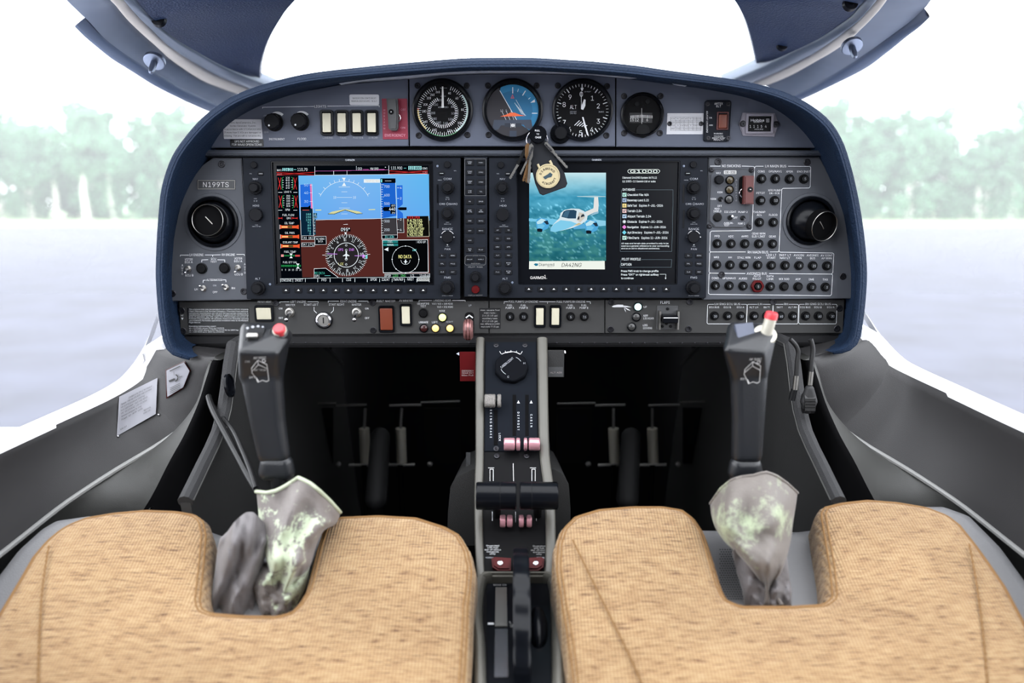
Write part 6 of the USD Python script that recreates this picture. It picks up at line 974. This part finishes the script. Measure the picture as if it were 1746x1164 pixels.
# trim console at the foot of the pedestal
con = thing('trim_console', 'beige-rimmed black trim console at the foot of the pedestal', 'console', C_); rel = lambda q: np.asarray(q) - C_
sts = [(992, 822, 938), (1020, 814, 948), (1112, 813, 954), (1164, 812, 957), (1330, 810, 962)]
P = np.array([[rel(PC.w(l + (r-l)*t, py)) for t in (0, .5, 1)] for py, l, r in sts]); obj('body', solid(P, np.array([0, .0, -.14])), 'soft_black', con)
obj('rim', rail([(832, 993), (819, 998), (815, 1020), (813, 1060), (818, 1112), (819, 1164), (820, 1290)], 10, .014), 'rail', con); obj('rim', rail([(934, 993), (944, 998), (948, 1020), (950, 1060), (951, 1112), (952, 1164), (953, 1290)], 11, .014), 'rail', con)
obj('rim', slab(PC, [(822, 986), (942, 986), (942, 994), (822, 994)], -.02, .012, .003), 'rail', con)
obj('face', slab(PC, [(830, 998), (938, 998), (940, 1164), (942, 1300), (829, 1300), (830, 1164)], 0, .003), 'gloss_black', con)
obj('indicator_strip', slab(PC, [(845, 1006), (864, 1006), (865, 1073), (844, 1073)], .003, .0045, .0004), 'steel', con); obj('indicator_strip', slab(PC, [(844, 1077), (865.5, 1077), (866.5, 1160), (843, 1160)], .003, .0045, .0004), 'chrome', con)
a = Art(frm(PC, .003), z6p); a.rect(166, 836, 198, 846, W); a.line([(284, 830), (290, 840)], 4, C(150)); a.text('UP', 302, 852, 16, C(170), 26); a.text('NOSE DN', 232, 630, 9, C(140), 70); a.put('lettering', con)
dm = trimesh.creation.icosphere(3, 1.0); dm.apply_scale((.011, .03, .02)); dm = cat([dm]); v = dm.vertices; dm.vertices = rel(PC.w(917, 1075, 0) + v[:, :1]*np.array([1., 0, 0]) + v[:, 1:2]*PC.e + v[:, 2:]*PC.n); obj('wheel_cover', dm, 'gloss_black', con, smooth=True)
wc = rel(np.array([.0095, .785, 1.335]))
m = lathe([(.088, -.0085), (.097, -.0085), (.0985, -.006), (.0985, .006), (.097, .0085), (.088, .0085), (.086, .003), (.086, -.003)], 120, flute=.012, nf=20); m.apply_transform(trimesh.transformations.rotation_matrix(math.pi/2, (0, 1, 0))); m.apply_translation(wc); tw = obj('trim_wheel', m, 'gloss_black', con, smooth=40)
m = lathe([(.0001, -.003), (.087, -.003), (.087, .003), (.0001, .003)], 60); m.apply_transform(trimesh.transformations.rotation_matrix(math.pi/2, (0, 1, 0))); m.apply_translation(wc); obj('wheel_web', m, 'black', tw)
# ======================= footwell fittings =======================
YPD = 1.45
for i, (x0, x1, n) in enumerate(((507, 625, 'left pedal of the left footwell'), (664, 784, 'right pedal of the left footwell'), (950, 1066, 'left pedal of the right footwell'), (1106, 1224, 'right pedal of the right footwell'))):
    t = thing('rudder_pedal', f'dark rudder pedal with brake cylinder, {n}', 'rudder pedal', at_y((x0+x1)/2, 690, YPD), group='rudder pedals'); r0 = at_y((x0+x1)/2, 690, YPD); q = lambda x, y, d=0.0: at_y(x, y, YPD + d) - r0
    xm = (x0+x1)/2; st = 3 if i % 2 == 0 else -3; mid_ = x0 + (x1-x0)*(.56 if i % 2 == 0 else .45)
    obj('foot_bar', tube([q(x0, 688 if i % 2 == 0 else 691), q(mid_, 687 if i % 2 == 0 else 690)], .0016 if i in (0, 2) else .0022, 10), 'steel', t); obj('foot_bar', tube([q(mid_, 691 if i % 2 == 0 else 686), q(x1, 690 if i % 2 == 0 else 684)], .0022 if i in (0, 2) else .0016, 10), 'steel', t)
    obj('pedal_plate', solid(np.array([[q(x, y, .02 + .03*(y > 720)) for y in (696, 790)] for x in ((x0, mid_ - 6) if i % 2 == 0 else (mid_ + 6, x1))]), np.array([0, .006, 0])), 'deep', t)
    cxp = (621, 683, 1046, 1112)[i]; obj('brake_cylinder', tube([q(cxp, 730, .03), q(cxp + 2, 788, .03)], [.010, .010], 18), 'satin', t); obj('piston_rod', tube([q(cxp + (2 if i < 2 else 0), 696, .03), q(cxp, 732, .03)], .0028, 10), 'steel', t)
    pv = q(cxp, 792, .02); obj('support_post', tube([pv, [pv[0], pv[1] + .01, .955 - r0[2]]], .006, 10), 'deep', t)
    obj('pivot_tube', tube([q(cxp - 26, 793, .02), q(cxp + 24, 792, .02)], .0030, 10), 'steel', t); obj('pivot_bolt', lathe([(.005, -.002), (.005, .002), (.0001, .003)], 12).apply_transform(trimesh.transformations.rotation_matrix(math.radians(90), (1, 0, 0))).apply_translation(q((577, 733, 1003, 1156)[i], 791, .02)), 'steel', t)
for x0, n in ((648, 'left'), (1076, 'right')):
    t = thing('pedal_adjuster', f'dark pedal adjuster post between the {n} rudder pedals', 'pedal mount', at_y(x0, 800, 1.42)); r0 = at_y(x0, 800, 1.42); q = lambda x, y, d=0.0: at_y(x, y, 1.42 + d) - r0
    pv = q(x0 - 6, 850, -.05); obj('foot', tube([pv, [pv[0], pv[1], .953 - r0[2]]], .014, 12), 'deep', t)
    obj('post', hull([(*q(x0, 745), .018), (*q(x0, 800), .016), (*q(x0 - 6, 850, -.05), .02)]), 'foot_dark', t, smooth=True); obj('release_handle', tube([q(x0 - 8, 795), q(x0, 765), q(x0 + 4, 800)], .0025, 8), 'steel', t)
    sg = -1 if x0 < 873 else 1; w_ = at_z(x0 - 30 if sg < 0 else x0 + 40, 850, .985); d = thing('floor_fitting', f'dark ring fitting on the {n} footwell floor', 'floor fitting', w_ - (0, 0, .03)); obj('ring', lathe([(.03, 0), (.03, .03), (.024, .034), (.02, .03), (.02, .01), (.0001, .008)], 28), 'foot_dark', d); obj('bolt', lathe([(.008, .008), (.008, .02), (.0001, .022)], 16), 'steel', d)
for x0, x1, y0, y1, yy, mt, lb, tx in ((784, 811, 600, 650, 1.085, 'red', 'red tag plate hanging left of the pedestal head', ['EMERGENCY', 'GEAR EXT', 'Max Pull']), (934, 962, 597, 643, 1.085, 'foot_side', 'dark grey ALT AIR tag plate right of the pedestal head', ['ALT AIR'])):
    PT = Plane(yy, EYE, 90); o = On(PT, 'tag_plate', lb, 'tag plate', (x0+x1)/2, (y0+y1)/2); o.obj('plate', rbox((x1-x0)*o.k, (y1-y0)*o.kv, -.003, 0, .001, .0003), mt); a = Art(lambda x, y, z: np.r_[o.L(x, y), z]); a.lines(tx, (x0+x1)/2, 632 if len(tx) > 1 else 635, 2.6, 3.8, C(170, 160, 160), 20); a.put('lettering', o.t)
    if x0 < 800: o.obj('pointer', prism(Polygon([tuple(o.L(x, y)) for x, y in ((778, 603), (783, 600.5), (783, 606))]), -.002, .0), 'trim_light')
    else: o.obj('label_strip', prism(Polygon([tuple(o.L(x, y)) for x, y in ((935, 625.5), (960, 625.5), (960, 642), (935, 642))]), 0, .0001), 'flap_grey'); o.obj('hook', tube([np.r_[o.L(963, 598), 0], np.r_[o.L(964, 602), .002]], .0012, 8), 'chrome')
# door seal stop beside the pedestal: thin bracket with a wire
w0 = at_y(798, 780, 1.05); t = thing('bracket', 'thin grey bracket with hanging wire left of the pedestal', 'bracket', w0); obj('strip', solid(np.array([[at_y(x, y, 1.05) - w0 for y in (772, 830)] for x in (794.5, 802)]), np.array([0, .003, 0])), 'flap_grey', t); obj('wire', tube(smooth_line([at_y(x, y, 1.045) - w0 for x, y in ((798, 792), (796, 825), (793, 855), (791, 868), (789, 905))], 20), .0009, 8), 'steel', t)
for sg, nm, xs in ((-1, 'left', [(806, 800), (780, 812), (768, 830), (764, 870), (762, 930)]), (1, 'right', [(945, 800), (960, 808), (970, 826), (973, 870), (972, 930)])):
    P = np.array([[at_y(x, y, .98 + .0*j) + np.array([0, .02*j, 0]) if j else at_y(x, y, .98) for j in range(2)] for x, y in xs]); inner = np.array([at_y(812 if sg < 0 else 940, y, .98) for x, y in xs]); P = np.stack([P[:, 0], inner], 1)
    tag(obj('pedestal_fairing', solid(P, np.array([0, .25, -.05])), 'foot_side'), f'dark grey rounded fairing on the {nm} side of the pedestal', 'fairing')
# left footwell outlet, cables and headset plugs
w_ = at_x(392, 657, -.368); t = thing('floor_outlet', 'round dark heater outlet in the left footwell side panel', 'air outlet', w_)
m = lathe([(.0155, -.002), (.0155, .001), (.0135, .002), (.0125, .001), (.0125, -.0005), (.0001, -.0006)], 28); m.apply_transform(trimesh.transformations.rotation_matrix(math.radians(80), (0, 1, 0))); obj('ring', m, 'gloss_black', t)
for k_, pts in enumerate(([(356, 676), (364, 700), (384, 738), (404, 775), (424, 812), (440, 838)], [(362, 690), (380, 712), (398, 735), (412, 765), (426, 800), (436, 832)])):
    q = smooth_line([at_y(x, y, yy) for (x, y), yy in zip(pts, (1.03, 1.0, .97, .94, .90, .87))], 40); tag(obj('cable', tube(q, .0042 if k_ == 0 else .003, 10), 'cable'), ('thicker' if k_ == 0 else 'thinner') + ' black cable running down to the left stick boot', 'cable')
for x, y0, y1, y2, r, n in ((1357, 602, 640, 664, .0035, 'slim silver'), (1382, 598, 633, 656, .0032, 'ribbed black')):
    yy = .99; w_ = at_y(x, y2, yy); t = thing('headset_plug', f'{n} headset plug and cable in the right footwell', 'headset plug', w_); q = lambda X, Y: at_y(X, Y, yy) - w_
    obj('cable', tube(smooth_line([q(x - 10 if x < 1370 else x, 578), q(x + 4, y0), q(x + 2, (y0+y1)/2), q(x + 1, y1)], 16), .003, 10), 'cable', t); obj('sleeve', tube([q(x + 1, y1), q(x - 1, y2)], r, 16), 'steel', t)
    if x > 1370: obj('body', hull([(*q(1380, 664), .006), (*q(1374, 684), .007), (*q(1384, 684), .007), (*q(1378, 696), .007)]), 'foot_dark', t, smooth=True); [obj('rib', tube([q(1369, 680 + 5*j), q(1387, 680 + 5*j)], .0075, 10), 'cable', t) for j in range(4)]
    else: obj('body', tube([q(1354, 664), q(1350, 682)], .0042, 14), 'black', t)
# ======================= placards on the left side wall =======================
wp = [m for m in [UsdGeom.Mesh.Get(stage, '/World/wall_left/upper_panel')]][0]; WV = np.array(wp.GetPointsAttr().Get(), float); WT = WV[np.array(wp.GetFaceVertexIndicesAttr().Get()).reshape(-1, 3)]
def on_wall(px, py, lift_):
    d = ray(px, py); e1, e2 = WT[:, 1]-WT[:, 0], WT[:, 2]-WT[:, 0]; h = np.cross(d, e2); a_ = (e1*h).sum(1); a_[np.abs(a_) < 1e-14] = 1e-14; s = E0 - WT[:, 0]; u = (s*h).sum(1)/a_; q = np.cross(s, e1); v = (q @ d)/a_; t_ = (e2*q).sum(1)/a_
    ok = (u > -1e-4) & (v > -1e-4) & (u + v < 1.0001) & (t_ > 0); t0 = t_[ok].min() if ok.any() else 1.0; return E0 + d*(t0 - lift_/np.linalg.norm(d))
def bil(c): return lambda u, v: tuple(np.array(c[0])*(1-u)*(1-v) + np.array(c[1])*u*(1-v) + np.array(c[2])*u*v + np.array(c[3])*(1-u)*v)
zw = zm(170, 590, 6.847)
q = [zw(235, 590), zw(675, 372), zw(655, 790), zw(207, 1045)]; bf = bil(q); c0 = on_wall(*bf(.5, .5), 0)
t = thing('placard', 'white paper speed placard taped on the left cockpit side wall', 'placard', c0); P = np.array([[on_wall(*bf(u, v), .0035 + .001*math.sin(u*5 + v*4)) - c0 for v in np.linspace(0, 1, 9)] for u in np.linspace(0, 1, 9)]); obj('paper', solid(P, np.array([-.0008, 0, 0])), 'paper', t)
a = Art(lambda x, y, z: on_wall(x, y, .006 + z) - c0, lambda x, y: bf(x, y))
for i, (tx, w_, x) in enumerate((('Limitations for DA 42 NG Airplane', .62, .55), ('Speeds:  VNE max 192 KIAS  VNO 155 KIAS', .8, .45), ('VA 119 KIAS above 1542 kg', .62, .36), ('VLE 188 KIAS   VLO 152 KIAS', .7, .4), ('VFE  T/O 133 KIAS   LDG 113 KIAS', .68, .40), ('Minimum airspeed for icing', .52, .34), ('Flaps  up  APP  LDG', .54, .36), ('Flight in icing', .18, .76), ('KIAS 121', .18, .76), ('KIAS 113', .16, .15))): a.text(tx, x, .14 + i*.082, .045, C(45), w_)
a.put('lettering', t)
q = [zw(785, 285), zw(985, 190), zw(975, 480), zw(795, 590)]; bf2 = bil(q); tip = zw(1050, 290); c1 = on_wall(*bf2(.5, .5), 0); t = thing('placard', 'five-sided white placard with dark red edge on the left side wall near the hood', 'placard', c1)
def pent(gr, lf): 
    cpt = np.mean([*q, tip], 0); ring_ = [q[0], q[1], tip, q[2], q[3]]; V = [on_wall(*cpt, lf) - c1] + [on_wall(*(cpt + (np.array(p) - cpt)*gr), lf) - c1 for p in ring_]; f = [(0, i, i % 5 + 1) for i in range(1, 6)]; V = np.array(V); W_ = V - (.0008, 0, 0); m = [(0, i, i % 5 + 1) for i in range(1, 6)]
    side = [(i, i % 5 + 1, 6 + i % 5 + 1) for i in range(1, 6)] + [(i, 6 + i % 5 + 1, 6 + i) for i in range(1, 6)]; return tm(np.vstack([V, W_]), f + [(a_ + 6, c_ + 6, b_ + 6) for a_, b_, c_ in m] + side)
obj('backing', pent(1.1, .002), 'lens_red', t); obj('sheet', pent(1.0, .006), 'paper', t); a = Art(lambda x, y, z: on_wall(x, y, .0095 + z) - c1, zw)
a.line([(820, 290), (935, 235)], 12, C(60)); a.line([(815, 408), (870, 385)], 22, C(40)); a.arc(872, 370, 40, 14, C(40), 20, 170, 12); a.line([(905, 370), (960, 350)], 8, C(90)); a.line([(870, 340), (865, 300)], 6, C(90))
for i in range(4): a.line([(820, 490 + i*20), (935 + i*3, 432 + i*20)], 6, C(80))
a.put('lettering', t)
for x, y in ((688, 800), (215, 1050)): 
    w_ = on_wall(*zw(x, y), .001); b = trimesh.creation.icosphere(2, .002); b.apply_translation(w_); 
    tag(obj('pin', b, 'chrome'), 'small bright pin at the ' + ('right' if x > 400 else 'left') + ' lower corner of the white wall placard', 'pin')
# ======================= keys hanging from the cage knob =======================
zk = zm(860, 210, 8.62); c = AI.L(*zk(495, 165), .022); AI.obj('cage_knob', lathe([(.006, 0), (.006, .012), (.0115, .013), (.0115, .021), (.0105, .0225), (.0001, .0226)], 36, *c, flute=.02, nf=16), 'gloss_black')
a = Art(lambda x, y, z: np.r_[AI.L(x, y, .0226), .0226 + z], zk); a.text('PULL', 485, 108, 26, W, 74, bold=True); a.text('TO', 490, 160, 22, W, 40, bold=True); a.text('CAGE', 497, 208, 26, W, 88, bold=True); a.put('knob_lettering', AI.t)
o = On(PV, 'key_bunch', 'bunch of keys with black leather fob and round medal hanging from the cage knob', 'keys', 918, 232, .012); k = o.k; Q = lambda x, y, h=0.0: np.r_[o.L(*zk(x, y), h), h]
t_ = np.radians(np.linspace(-118, 118, 40)); ringp = [Q(480 + 155*math.sin(b_), 268 - 160*math.cos(b_) if abs(b_) < 2 else 330, .004) for b_ in t_]; t_ = np.linspace(0, 2*np.pi, 60); ringp = [Q(480 + 154*math.sin(b_), 258 - 160*math.cos(b_), .002 + .006*math.cos(b_)) for b_ in t_]; o.obj('split_ring', tube(ringp, .0010, 10, False), 'chrome')
def keyshape(p0, p1, wd, mat, h, bow=.0):
    a_, b_ = Q(*p0, h), Q(*p1, h); d = b_ - a_; L0 = np.linalg.norm(d[:2]); w_ = wd*k/8.62; r2 = random.Random(int(p0[0]*7 + p1[1]))
    pts = [(0, -w_), (0, w_)] if not bow else [(0, -w_*bow), (-w_*bow, 0), (0, w_*bow), (L0*.28, w_*bow), (L0*.34, w_)]
    top = [(x, w_ - (0 if i % 2 else w_*r2.uniform(.2, .7))) for i, x in enumerate(np.linspace(L0*.4, L0*.95, 10))]
    pg = Polygon(pts[:-1] + [pts[-1]] + top + [(L0, 0), (L0*.96, -w_)] + ([(L0*.34, -w_), (L0*.28, -w_*bow)] if bow else [])).buffer(0)
    pg = max(getattr(pg, 'geoms', [pg]), key=lambda g: g.area); m = cat([prism(pg, 0, .002, .0004)]); u = d[:2]/L0; v = m.vertices.copy(); m.vertices = np.column_stack([a_[0] + v[:, 0]*u[0] - v[:, 1]*u[1], a_[1] + v[:, 0]*u[1] + v[:, 1]*u[0], h + v[:, 2]]); o.obj('key', m, mat)
keyshape((345, 330), (330, 880), 24, 'brass', .004, 1.7); keyshape((395, 330), (355, 890), 22, 'steel', .008, 1.5); keyshape((420, 350), (330, 560), 16, 'chrome', .012); keyshape((375, 480), (275, 860), 18, 'brass', .006); keyshape((330, 560), (235, 755), 16, 'steel', .009); keyshape((310, 380), (180, 640), 26, 'black', .002); keyshape((200, 610), (80, 820), 20, 'steel', .004)
keyshape((610, 300), (930, 660), 20, 'steel', .006, 1.4); keyshape((600, 310), (700, 410), 14, 'chrome', .010)
fob = Polygon([tuple(Q(x, y, .003)[:2]) for x, y in ((400, 250), (585, 240), (640, 300), (690, 420), (880, 740), (920, 885), (895, 935), (570, 1052), (525, 1030), (460, 880), (405, 640), (385, 470), (360, 330))]).buffer(.0012).buffer(-.0006); o.obj('leather_fob', prism(fob, -.003, .0025, .0008), 'fob')
for x0, y0, x1, y1 in ((488, 600, 520, 665), (668, 548, 700, 612)): o.obj('prong', tube([Q(x0, y0, .0035), Q(x1, y1, .0035)], .0017, 8), 'medal')
mc = Q(638, 778)[:2]; r = 178/8.62*k; md_ = o.obj('medal', lathe([(r, .002), (r, .0045), (r*.95, .0052), (r*.9, .0048), (.0001, .0048)], 48, *mc), 'medal', label='round cream medal'); a = Art(lambda x, y, z: np.r_[o.L(x, y, .005), .005 + z], zk)
a.arc(638, 778, 160, 3, C(120, 110, 80), 0, 360, 48); a.poly([(568, 790), (640, 750), (672, 722), (708, 752), (690, 790), (640, 800), (600, 826)], C(40, 66, 78))
for s_, an0, st, rr, fl in (('DIAMOND', -71, 20.3, 112, 0), ('AIRCRAFT', 218, -15.6, 112, 1)):
    for i, ch in enumerate(s_): an = math.radians(an0 + st*i); a.text(ch, 638 + rr*math.sin(an), 778 - rr*math.cos(an), 30, C(50, 46, 40), rot=(math.degrees(an) if not fl else math.degrees(an) - 180), bold=True)
a.put('lettering', md_)
# ======================= rear of the cabin, behind the camera =======================
tag(obj('wall_rear', solid(np.array([[(x, -.95, z) for z in (.95, 2.42)] for x in (-.66, .66)]), np.array([0, -.03, 0])), 'foot_dark'), 'dark rear cabin bulkhead behind the seats', 'wall', kind='structure')
tag(obj('ceiling', solid(np.array([[(x, y, 2.34 - .12*(x/.62)**2) for y in (-.95, -.5, .05)] for x in np.linspace(-.62, .62, 9)]), np.array([0, 0, .03])), 'foot_dark'), 'dark headliner over the rear cabin behind the open canopy', 'ceiling', kind='structure')
for sg, nm in ((-1, 'left'), (1, 'right')): tag(obj('cabin_side', solid(np.array([[(sg*(.56 + .05*(z < 1.6)), y, z) for z in (.95, 1.55)] for y in (-.95, .55)]), np.array([sg*.02, 0, 0])), 'foot_dark'), f'dark {nm} cabin side beside the rear seats', 'wall', kind='structure')
